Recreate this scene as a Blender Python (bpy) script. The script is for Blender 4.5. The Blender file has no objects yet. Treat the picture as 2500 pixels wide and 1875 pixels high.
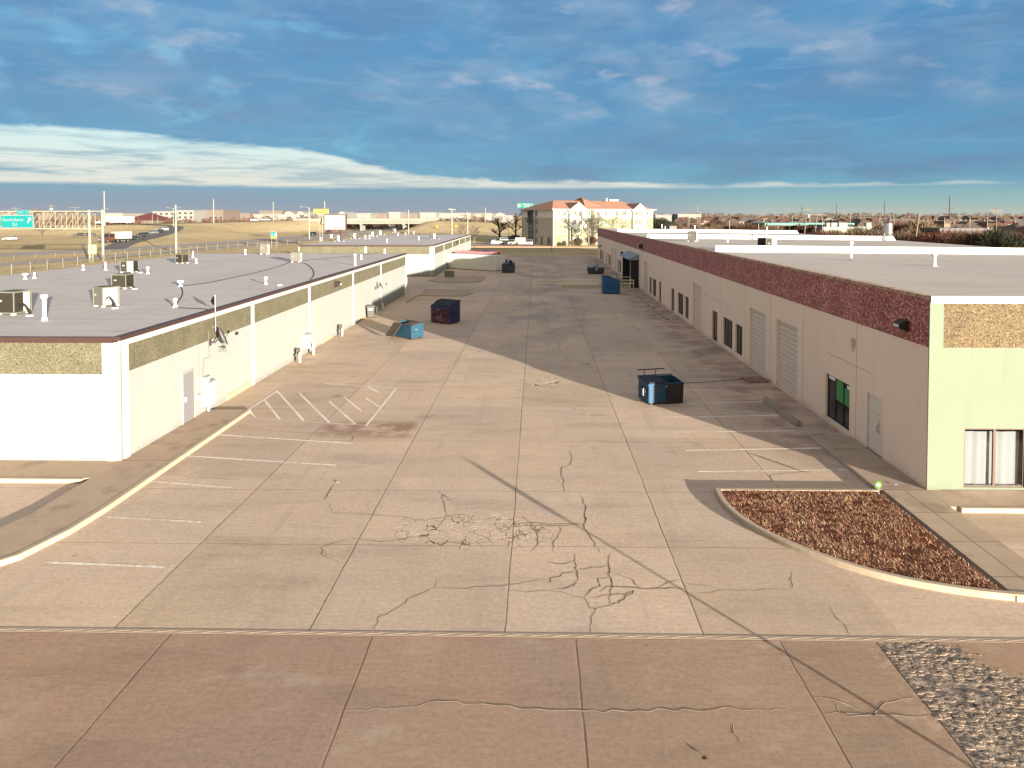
import bpy, math, random
from mathutils import Vector, Matrix
R = math.radians
S = bpy.context.scene
COL = S.collection

# ---------------------------------------------------------------- camera
F, VPX, HZ, CAMH = 1733.0, 1310.0, 525.0, 9.03       # photo: focal, vanishing point, horizon (in photo pixels), eye height
YAW, PITCH = R(1.0), R(1.8)
cam_d = bpy.data.cameras.new('camera')
cam = bpy.data.objects.new('camera', cam_d); COL.objects.link(cam)
cam.location = (0, 0, CAMH)
cam.rotation_euler = (R(90) - PITCH, 0, YAW)
cam_d.sensor_width = 36.0
cam_d.lens = 36.0 * F / 2500.0
cam_d.shift_x = math.tan(YAW) * F / 2500.0 - (VPX - 1250.0) / 2500.0
cam_d.shift_y = math.tan(PITCH) * F / 2500.0 - (937.5 - HZ) / 2500.0
cam_d.clip_start = 0.1; cam_d.clip_end = 12000
S.camera = cam
CR = cam.rotation_euler.to_matrix()

def ray(px, py):
    u = (px - 1250.0) / 2500.0 + cam_d.shift_x
    v = (937.5 - py) / 2500.0 + cam_d.shift_y
    return CR @ Vector((u * 2500.0 / F, v * 2500.0 / F, -1.0))
def G(px, py, z=0.0):                                  # where a line of sight meets the level z
    d = ray(px, py); t = (z - CAMH) / d.z
    return Vector((d.x * t, d.y * t, z))
def AX(px, py, x):                                     # where it meets the plane X = x
    d = ray(px, py); t = x / d.x
    return Vector((x, d.y * t, CAMH + d.z * t))
def AY(px, py, y):                                     # where it meets the plane Y = y
    d = ray(px, py); t = y / d.y
    return Vector((d.x * t, y, CAMH + d.z * t))

# ---------------------------------------------------------------- light
SUN_EL, SUN_AZ = 6.1, (0.555, -0.832)                  # elevation; level direction towards the sun
EXPO = 2.3
S.view_settings.view_transform = 'Standard'; S.view_settings.look = 'None'
S.view_settings.exposure = EXPO; S.view_settings.gamma = 1.0
sun_d = bpy.data.lights.new('sun', 'SUN'); sun_d.energy = 4.1; sun_d.angle = R(0.5); sun_d.color = (1.0, 0.92, 0.80)
sun = bpy.data.objects.new('sun', sun_d); COL.objects.link(sun)
tosun = Vector((SUN_AZ[0] * math.cos(R(SUN_EL)), SUN_AZ[1] * math.cos(R(SUN_EL)), math.sin(R(SUN_EL))))
sun.rotation_euler = tosun.to_track_quat('Z', 'Y').to_euler()
sun.location = (40, -60, 60)

# ---------------------------------------------------------------- node helper
class NT:
    def __init__(s, tree): s.t = tree; s.n = tree.nodes; s.l = tree.links
    def put(s, sock, v):
        if v is None: return
        if isinstance(v, bpy.types.NodeSocket): s.l.new(v, sock)
        elif isinstance(v, (tuple, list)):
            d = sock.default_value
            v = tuple(v)
            if len(d) == 4 and len(v) == 3: v = v + (1.0,)
            sock.default_value = v
        else: sock.default_value = v
    def new(s, typ, **kw):
        n = s.n.new(typ)
        for k, v in kw.items(): setattr(n, k, v)
        return n
    def m(s, op, a, b=None, c=None, clamp=False):
        n = s.new('ShaderNodeMath', operation=op, use_clamp=clamp)
        s.put(n.inputs[0], a); s.put(n.inputs[1], b); s.put(n.inputs[2], c)
        return n.outputs[0]
    def vm(s, op, a, b=None, sc=None):
        n = s.new('ShaderNodeVectorMath', operation=op)
        s.put(n.inputs[0], a); s.put(n.inputs[1], b)
        if sc is not None: s.put(n.inputs['Scale'], sc)
        return n.outputs[0]
    def sep(s, v):
        n = s.new('ShaderNodeSeparateXYZ'); s.put(n.inputs[0], v); return n.outputs
    def comb(s, x, y, z=0.0):
        n = s.new('ShaderNodeCombineXYZ'); s.put(n.inputs[0], x); s.put(n.inputs[1], y); s.put(n.inputs[2], z); return n.outputs[0]
    def noise(s, vec, scale, detail=4, rough=0.55, dist=0.0):
        n = s.new('ShaderNodeTexNoise'); s.put(n.inputs['Vector'], vec); s.put(n.inputs['Scale'], scale)
        n.inputs['Detail'].default_value = detail; n.inputs['Roughness'].default_value = rough; n.inputs['Distortion'].default_value = dist
        return n.outputs[0]
    def noisec(s, vec, scale, detail=4):
        n = s.new('ShaderNodeTexNoise'); s.put(n.inputs['Vector'], vec); s.put(n.inputs['Scale'], scale); n.inputs['Detail'].default_value = detail
        return n.outputs[1]
    def vor(s, vec, scale, feature='F1', out='Distance', rnd=1.0):
        n = s.new('ShaderNodeTexVoronoi', feature=feature); s.put(n.inputs['Vector'], vec); s.put(n.inputs['Scale'], scale)
        n.inputs['Randomness'].default_value = rnd
        return n.outputs[out]
    def white(s, vec):
        n = s.new('ShaderNodeTexWhiteNoise'); s.put(n.inputs['Vector'], vec); return n.outputs['Value']
    def ss(s, v, a, b):                                 # smooth step from a to b
        n = s.new('ShaderNodeMapRange', interpolation_type='SMOOTHSTEP'); s.put(n.inputs[0], v)
        s.put(n.inputs[1], a); s.put(n.inputs[2], b); return n.outputs[0]
    def lin(s, v, a, b, c=0.0, d=1.0):
        n = s.new('ShaderNodeMapRange'); s.put(n.inputs[0], v)
        for i, x in enumerate((a, b, c, d)): s.put(n.inputs[i + 1], x)
        return n.outputs[0]
    def mix(s, f, a, b, typ='MIX'):
        n = s.new('ShaderNodeMix', data_type='RGBA', blend_type=typ); s.put(n.inputs[0], f); s.put(n.inputs[6], a); s.put(n.inputs[7], b)
        return n.outputs[2]
    def ramp(s, f, stops):
        n = s.new('ShaderNodeValToRGB'); s.put(n.inputs[0], f); e = n.color_ramp.elements
        while len(e) < len(stops): e.new(0.5)
        for x, (p, c) in zip(e, stops): x.position = p; x.color = tuple(c) + (1.0,) if len(c) == 3 else c
        return n.outputs[0]
    def bump(s, h, strength=0.3, dist=0.05):
        n = s.new('ShaderNodeBump'); s.put(n.inputs['Height'], h); n.inputs['Strength'].default_value = strength; n.inputs['Distance'].default_value = dist
        return n.outputs[0]

# ---------------------------------------------------------------- sky
W = bpy.data.worlds.new('World'); S.world = W; W.use_nodes = True
def make_sky():
    t = NT(W.node_tree); t.n.clear()
    STR = 0.1
    K = 1.0 / (2 ** EXPO * STR)                         # cloud colours below are as they look at this exposure
    def c(r, g, b):
        f = lambda x: (x / 255.0 / 12.92) if x < 10 else ((x / 255.0 + 0.055) / 1.055) ** 2.4
        return (f(r) * K, f(g) * K, f(b) * K)
    out = t.new('ShaderNodeOutputWorld'); bg = t.new('ShaderNodeBackground'); bg.inputs[1].default_value = STR
    t.l.new(bg.outputs[0], out.inputs[0])
    sky = t.new('ShaderNodeTexSky', sky_type='NISHITA', sun_disc=False)
    sky.sun_elevation = R(SUN_EL); sky.sun_rotation = math.atan2(SUN_AZ[0], SUN_AZ[1])
    sky.air_density = 1.2; sky.dust_density = 1.0; sky.ozone_density = 2.0
    d = t.new('ShaderNodeTexCoord').outputs['Generated']
    x, y, z = t.sep(d)
    hyp = t.m('SQRT', t.m('ADD', t.m('MULTIPLY', x, x), t.m('MULTIPLY', y, y)))
    v = t.m('DIVIDE', z, t.m('MAXIMUM', hyp, 0.05))    # tangent of the elevation
    az = t.m('ARCTAN2', x, y)                           # bearing from the alley direction
    # a level layer of cloud: position on the layer for each direction
    zz = t.m('ADD', t.m('MAXIMUM', z, 0.0), 0.045)
    q = t.comb(t.m('DIVIDE', x, zz), t.m('DIVIDE', y, zz))
    n1 = t.noise(t.vm('MULTIPLY', q, (0.9, 0.75, 1.0)), 0.75, 5, 0.55, 0.5)
    n2 = t.noise(t.vm('MULTIPLY', q, (0.8, 0.6, 1.0)), 1.1, 6, 0.62, 0.4)
    n3 = t.noise(t.comb(az, t.m('MULTIPLY', v, 5.0)), 5.0, 6, 0.62, 0.5)
    # deck colour by height
    vn = t.m('ADD', v, t.m('MULTIPLY', t.m('SUBTRACT', n3, 0.5), 0.05))
    deck = t.ramp(t.m('MULTIPLY', vn, 2.5), [(0.0, c(122, 172, 192)), (0.10, c(98, 164, 196)), (0.20, c(82, 152, 196)),
                                            (0.38, c(76, 138, 186)), (0.60, c(80, 142, 190)), (0.80, c(90, 150, 196)), (1.0, c(128, 148, 172))])
    P = t.comb(az, t.m('MULTIPLY', v, 2.3))
    grey = t.noise(t.vm('MULTIPLY', t.vm('ADD', P, (3.0, 1.0, 0)), (1.0, 1.5, 1.0)), 4.2, 6, 0.56, 0.3)
    deck = t.mix(t.m('MULTIPLY', t.ss(grey, 0.40, 0.66), 0.72), deck, c(88, 128, 174))
    deep = t.noise(t.vm('ADD', P, (8.0, 4.0, 0)), 5.0, 6, 0.6, 0.6)
    deck = t.mix(t.m('MULTIPLY', t.ss(deep, 0.50, 0.70), 0.55), deck, c(62, 128, 184))
    patch = t.ss(t.noise(t.vm('ADD', P, (1.3, 7.7, 0)), 2.6, 3, 0.5), 0.32, 0.58)
    high = t.ss(v, 0.085, 0.20)
    puff = t.ss(t.noise(P, 8.5, 6, 0.52, 0.2), 0.40, 0.70)
    deck = t.mix(t.m('MULTIPLY', t.m('MULTIPLY', puff, patch), t.m('MULTIPLY', high, 0.70)), deck, c(150, 174, 202))
    glow = t.m('MULTIPLY', t.ss(t.noise(t.vm('ADD', P, (5.1, 2.2, 0)), 12.0, 5, 0.54, 0.25), 0.53, 0.72), patch)
    deck = t.mix(t.m('MULTIPLY', glow, t.m('MULTIPLY', high, 0.55)), deck, c(200, 200, 214))
    cyan = t.m('MULTIPLY', t.ss(t.noise(t.vm('ADD', P, (9.4, 6.2, 0)), 8.0, 5, 0.55, 0.3), 0.54, 0.70), t.ss(az, 0.2, -0.3))
    deck = t.mix(t.m('MULTIPLY', cyan, 0.6), deck, c(112, 186, 222))
    wv = t.noise(t.comb(t.m('MULTIPLY', az, 1.0), t.m('MULTIPLY', v, 7.0)), 9.0, 6, 0.62, 0.5)
    deck = t.mix(t.m('MULTIPLY', t.ss(wv, 0.50, 0.72), 0.35), deck, c(128, 172, 208))
    # the open bright strip low on the left, thinning to the right
    fc = t.new('ShaderNodeFloatCurve'); cu = fc.mapping.curves[0]
    pts = [(0.0, 0.53), (0.14, 0.53), (0.18, 0.525), (0.275, 0.47), (0.33, 0.43), (0.365, 0.36), (0.42, 0.275), (0.50, 0.245), (0.62, 0.22), (0.72, 0.206), (1.0, 0.20)]
    for i, p in enumerate(pts):
        if i < 2: cu.points[i].location = p
        else: cu.points.new(*p)
    fc.mapping.update()
    t.put(fc.inputs[1], t.lin(az, -0.9, 0.9))
    up = t.m('MULTIPLY', fc.outputs[0], 0.2)
    wob = t.m('MULTIPLY', t.m('SUBTRACT', t.noise(t.comb(az, t.m('MULTIPLY', v, 4.5)), 9.0, 7, 0.62, 0.4), 0.5), 0.030)
    vw = t.m('ADD', v, wob)
    strip = t.m('MULTIPLY', t.ss(t.m('SUBTRACT', up, vw), -0.0015, 0.006), t.ss(t.m('ADD', v, t.m('MULTIPLY', wob, 0.18)), 0.0345, 0.041))
    n5 = t.noise(t.comb(t.m('MULTIPLY', az, 1.0), t.m('MULTIPLY', v, 11.0)), 6.0, 6, 0.6, 0.3)
    streak = t.m('MULTIPLY', t.m('MULTIPLY', t.ss(n5, 0.42, 0.62), t.lin(az, -0.75, 0.2, 1.0, 0.35)), t.lin(v, 0.105, 0.075, 0.25, 1.0))
    bright = t.mix(t.ss(v, 0.045, 0.10), c(222, 226, 222), c(210, 234, 238))
    bright = t.mix(streak, bright, c(128, 168, 194))
    under = t.ramp(t.m('MULTIPLY', v, 20.0), [(0.0, c(158, 168, 184)), (0.35, c(134, 160, 184)), (0.85, c(112, 162, 194)), (1.0, c(128, 172, 198))])
    right = t.ss(az, 0.05, 0.34)
    under = t.mix(right, under, t.ramp(t.m('MULTIPLY', v, 20.0), [(0.0, c(190, 196, 190)), (0.4, c(146, 186, 192)), (0.9, c(104, 168, 196)), (1.0, c(94, 160, 192))]))
    front = t.mix(t.ss(t.m('ADD', v, t.m('MULTIPLY', wob, 0.6)), 0.026, 0.052), under, deck)
    front = t.mix(strip, front, bright)
    # overhead and behind: unseen overcast, toned to set the shade light, warmer towards the sun
    toS = t.new('ShaderNodeVectorMath', operation='DOT_PRODUCT'); t.put(toS.inputs[0], d); toS.inputs[1].default_value = tosun
    back = t.mix(t.ss(toS.outputs['Value'], -0.2, 1.0), c(186, 196, 211), c(255, 236, 208))
    back = t.mix(t.ss(n1, 0.42, 0.66), back, c(207, 212, 220))
    over = t.m('MAXIMUM', t.ss(v, 0.34, 0.62), t.ss(t.m('ABSOLUTE', az), 1.05, 1.55))
    cl = t.mix(over, front, back)
    fin = t.mix(0.94, sky.outputs[0], cl)
    t.l.new(fin, bg.inputs[0])
make_sky()

# ---------------------------------------------------------------- materials
def base_mat(name):
    m = bpy.data.materials.new(name); m.use_nodes = True
    t = NT(m.node_tree); t.n.clear()
    out = t.new('ShaderNodeOutputMaterial'); p = t.new('ShaderNodeBsdfPrincipled')
    t.l.new(p.outputs[0], out.inputs[0])
    return m, t, p, out
def M(name, col, rough=0.8, metal=0.0, var=0.12, scale=2.0, col2=None, bump=0.0, bscale=30.0, spec=0.3, stretch=(1, 1, 1), detail=5, c2amt=(0.5, 0.7)):
    m, t, p, out = base_mat(name)
    o = t.new('ShaderNodeTexCoord').outputs['Object']
    o = t.vm('MULTIPLY', o, stretch)
    n = t.noise(o, scale, detail, 0.6)
    c = t.mix(n, tuple(max(0, x * (1 - var)) for x in col), tuple(min(1, x * (1 + var)) for x in col))
    if col2 is not None:
        c = t.mix(t.ss(t.noise(t.vm('ADD', o, (7.3, 2.1, 5.5)), scale * 0.8, 7, 0.65), *c2amt), c, col2)
    t.l.new(c, p.inputs['Base Color'])
    p.inputs['Roughness'].default_value = rough; p.inputs['Metallic'].default_value = metal
    p.inputs['Specular IOR Level'].default_value = spec
    if bump: t.l.new(t.bump(t.noise(o, bscale, 4), bump, 0.02), p.inputs['Normal'])
    return m

# ---------------------------------------------------------------- mesh helper
class MB:
    def __init__(s): s.v = []; s.f = []; s.mi = []; s.sm = []
    def face(s, pts, m=0, sm=False):
        b = len(s.v); s.v += [tuple(p) for p in pts]; s.f.append(tuple(range(b, b + len(pts)))); s.mi.append(m); s.sm.append(sm)
    def raw(s, vs, fs, m=0, sm=False):
        b = len(s.v); s.v += [tuple(p) for p in vs]
        for f in fs: s.f.append(tuple(i + b for i in f)); s.mi.append(m); s.sm.append(sm)
    def box(s, x0, x1, y0, y1, z0, z1, m=0, mtx=None):
        vs = [Vector((x, y, z)) for z in (z0, z1) for y in (y0, y1) for x in (x0, x1)]
        if mtx is not None: vs = [mtx @ q for q in vs]
        s.raw(vs, [(0, 2, 3, 1), (4, 5, 7, 6), (0, 1, 5, 4), (2, 6, 7, 3), (0, 4, 6, 2), (1, 3, 7, 5)], m)
    def prism(s, pts, z0, z1, m=0):                     # outline in x, y, counter-clockwise
        n = len(pts)
        vs = [(p[0], p[1], z0) for p in pts] + [(p[0], p[1], z1) for p in pts]
        fs = [tuple(range(n - 1, -1, -1)), tuple(range(n, 2 * n))] + [(i, (i + 1) % n, (i + 1) % n + n, i + n) for i in range(n)]
        s.raw(vs, fs, m)
    def extr(s, prof, y0, y1, m=0, axis='y'):           # outline in x, z pushed along y
        n = len(prof)
        g = (lambda a, b, t: (a, t, b)) if axis == 'y' else (lambda a, b, t: (t, a, b))
        vs = [g(a, b, y0) for a, b in prof] + [g(a, b, y1) for a, b in prof]
        fs = [tuple(range(n)), tuple(range(2 * n - 1, n - 1, -1))] + [((i + 1) % n, i, i + n, (i + 1) % n + n) for i in range(n)]
        s.raw(vs, fs, m)
    def tube(s, pts, r, n=8, m=0, r1=None, cap=True):
        pts = [Vector(p) for p in pts]; k = len(pts)
        if k < 2: return
        vs = []; up = None
        for i, p in enumerate(pts):
            d = (pts[min(i + 1, k - 1)] - pts[max(i - 1, 0)])
            if d.length < 1e-9: d = Vector((0, 0, 1))
            d.normalize()
            if up is None: up = Vector((1, 0, 0)) if abs(d.z) > 0.9 else Vector((0, 0, 1))
            a = d.cross(up)
            if a.length < 1e-6: a = d.cross(Vector((0, 1, 0)))
            a.normalize(); b = a.cross(d); up = b
            rr = r if r1 is None else r + (r1 - r) * i / (k - 1)
            for j in range(n):
                w = 2 * math.pi * j / n
                vs.append(p + (a * math.cos(w) + b * math.sin(w)) * rr)
        fs = [(i * n + j, i * n + (j + 1) % n, (i + 1) * n + (j + 1) % n, (i + 1) * n + j) for i in range(k - 1) for j in range(n)]
        s.raw(vs, fs, m, n > 5)
        if cap:
            s.raw(vs[:n], [tuple(range(n - 1, -1, -1))], m); s.raw(vs[-n:], [tuple(range(n))], m)
    def lathe(s, c, prof, n=12, m=0):
        vs = [(c[0] + r * math.cos(2 * math.pi * j / n), c[1] + r * math.sin(2 * math.pi * j / n), c[2] + z) for r, z in prof for j in range(n)]
        k = len(prof)
        fs = [(i * n + j, i * n + (j + 1) % n, (i + 1) * n + (j + 1) % n, (i + 1) * n + j) for i in range(k - 1) for j in range(n)]
        s.raw(vs, fs, m, True)
        s.raw(vs[:n], [tuple(range(n - 1, -1, -1))], m); s.raw(vs[-n:], [tuple(range(n))], m)
    def sheet(s, x0, x1, y0, y1, z, m=0): s.face([(x0, y0, z), (x1, y0, z), (x1, y1, z), (x0, y1, z)], m)
    def mesh(s, name, mats, off=None):
        me = bpy.data.meshes.new(name)
        vs = s.v if off is None else [(a - off[0], b - off[1], c - off[2]) for a, b, c in s.v]
        me.from_pydata(vs, [], s.f)
        for mm in (mats if isinstance(mats, (list, tuple)) else [mats]): me.materials.append(mm)
        me.polygons.foreach_set('material_index', s.mi); me.polygons.foreach_set('use_smooth', s.sm)
        me.update(); return me
    def build(s, name, mats, parent=None, off=None, bevel=0.0):
        if parent is not None and off is None and parent.get('_o') is not None: off = tuple(parent['_o'])
        o = bpy.data.objects.new(name, s.mesh(name, mats, off)); COL.objects.link(o)
        if parent is not None:
            o.parent = parent
            if parent.get('_o') is not None: o['_o'] = list(parent['_o'])
        elif off is not None: o.location = off
        if bevel:
            b = o.modifiers.new('bevel', 'BEVEL'); b.width = bevel; b.segments = 2; b.limit_method = 'ANGLE'; b.angle_limit = R(40)
        return o
def tag(o, label=None, cat=None, group=None, kind=None):
    if label: o['label'] = label
    if cat: o['category'] = cat
    if group: o['group'] = group
    if kind: o['kind'] = kind
    return o
def thing(name, label, cat, loc=(0, 0, 0), rz=0.0, group=None, world=False):
    o = bpy.data.objects.new(name, None); COL.objects.link(o); o.empty_display_size = 0.3
    o.location = loc; o.rotation_euler = (0, 0, rz)
    if world: o['_o'] = list(loc)                       # its parts are written in scene coordinates
    return tag(o, label, cat, group)
def struct(o): o['kind'] = 'structure'; return o
def dup(o, loc, rz=0.0, label=None, group=None, sc=None, parent=None):
    r = o.copy(); COL.objects.link(r)
    if parent is None: r.location = loc; r.rotation_euler = (0, 0, rz)
    else: r.parent = parent
    if label: r['label'] = label
    if group: r['group'] = group
    if sc is not None: r.scale = sc if isinstance(sc, tuple) else (sc, sc, sc)
    for ch in [k for k in o.children]: dup(ch, None, parent=r)
    return r
def place(o, loc, rz=0.0, label=None, used={}, **kw):   # the first use moves the thing itself, later uses copy it
    if o.name not in used:
        used[o.name] = 1; o.location = loc; o.rotation_euler = (0, 0, rz)
        if label: o['label'] = label
        if kw.get('group'): o['group'] = kw['group']
        if kw.get('sc') is not None: s = kw['sc']; o.scale = s if isinstance(s, tuple) else (s, s, s)
        return o
    return dup(o, loc, rz, label, **kw)
def lettering(name, txt, size, mat, parent, loc, rot, depth=0.01, align='CENTER', space=1.0, width=None, bold=0.0):
    cu = bpy.data.curves.new(name, 'FONT'); cu.body = txt; cu.size = size; cu.align_x = align; cu.align_y = 'CENTER'; cu.extrude = depth; cu.space_character = space; cu.offset = bold
    tmp = bpy.data.objects.new(name, cu); COL.objects.link(tmp)
    bpy.context.view_layer.update()
    me = bpy.data.meshes.new_from_object(tmp.evaluated_get(bpy.context.evaluated_depsgraph_get()))
    bpy.data.objects.remove(tmp); bpy.data.curves.remove(cu)
    me.materials.clear(); me.materials.append(mat)
    o = bpy.data.objects.new(name, me); COL.objects.link(o); o.parent = parent; o.location = loc; o.rotation_euler = rot
    if width:
        xs = [q.co.x for q in me.vertices]; w = max(xs) - min(xs)
        if w > 0: o.scale = (width / w, 1, 1)
    return o
rnd = random.Random(7)
# ================================================================ ground
def seg_d(x, y, pl):                                    # distance to a polyline and the height carried along it
    best = (1e9, 0.0)
    for a, b in zip(pl[:-1], pl[1:]):
        dx, dy = b[0] - a[0], b[1] - a[1]
        t = ((x - a[0]) * dx + (y - a[1]) * dy) / (dx * dx + dy * dy); t = max(0.0, min(1.0, t))
        d = math.hypot(x - a[0] - dx * t, y - a[1] - dy * t)
        if d < best[0]: best = (d, (a[2] + (b[2] - a[2]) * t) if len(a) > 2 else 0.0)
    return best
def sst(v): v = max(0.0, min(1.0, v)); return v * v * (3 - 2 * v)
CROSS = [(-700, 345, 2.6), (-400, 342, 3.3), (-210, 362, 4.1), (-168, 405, 5.2), (-136, 412, 6.0), (-62, 415, 6.0), (-30, 413, 4.9), (10, 420, 3.4), (60, 440, 1.6), (160, 470, 0.2)]
RAMP = [(-112, 185, 0.1), (-126, 213, 0.5), (-140, 255, 0.9), (-156, 302, 2.2), (-178, 350, 3.6), (-205, 362, 4.1)]
HWY = [(-150, 70), (-135, 110), (-121, 158), (-100, 210), (-96, 300), (-100, 412), (-112, 600), (-150, 900)]
FRONTAGE = [(-118, 40), (-106, 90), (-97, 129), (-90, 174), (-84, 230), (-82, 310), (-86, 412), (-96, 600)]
def HT(x, y):
    z = 0.0
    if y > 150 and x < 200:
        d, h = seg_d(x, y, CROSS); z = max(z, h * sst(1 - (d - 9) / 55))
        d, h = seg_d(x, y, RAMP); z = max(z, h * sst(1 - (d - 6) / 30))
        d, _ = seg_d(x, y, HWY); d2, _ = seg_d(x, y, FRONTAGE)
        z *= sst((min(d - 11, d2 - 6)) / 22)
    return z
def axis(*spec):
    r = []
    for a, b, st in spec:
        v = a
        while v < b - 1e-6: r.append(v); v += st
    return r + [spec[-1][1]]
gx = axis((-9000, -3000, 2000), (-3000, -900, 300), (-900, -300, 40), (-300, -20, 6), (-20, 60, 10), (60, 200, 20), (200, 1000, 100), (1000, 3000, 500), (3000, 9000, 2000))
gy = axis((-900, -100, 200), (-100, 140, 20), (140, 470, 6), (470, 900, 40), (900, 3000, 300), (3000, 9000, 2000))
b = MB()
vs = [(x, y, HT(x, y) - 0.015) for y in gy for x in gx]
nx = len(gx)
b.raw(vs, [(j * nx + i, j * nx + i + 1, (j + 1) * nx + i + 1, (j + 1) * nx + i) for j in range(len(gy) - 1) for i in range(nx - 1)], 0, True)
def m_grass():
    m, t, p, out = base_mat('dry_grass')
    o = t.new('ShaderNodeTexCoord').outputs['Object']
    n1 = t.noise(o, 0.035, 6, 0.6); n2 = t.noise(t.vm('MULTIPLY', o, (0.3, 1.0, 1.0)), 0.35, 6, 0.65); n3 = t.noise(o, 3.0, 4, 0.7)
    c = t.mix(t.ss(n1, 0.35, 0.65), (0.47, 0.365, 0.215), (0.39, 0.295, 0.165))
    c = t.mix(t.ss(n2, 0.52, 0.72), c, (0.24, 0.175, 0.10))
    c = t.mix(t.m('MULTIPLY', t.ss(n3, 0.45, 0.7), 0.5), c, (0.52, 0.42, 0.26))
    t.l.new(c, p.inputs['Base Color']); p.inputs['Roughness'].default_value = 1.0; p.inputs['Specular IOR Level'].default_value = 0.0
    t.l.new(t.bump(t.m('ADD', n3, t.noise(o, 12.0, 3, 0.7)), 1.0, 0.12), p.inputs['Normal'])
    return m
ground = struct(b.build('ground', m_grass()))

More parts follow.
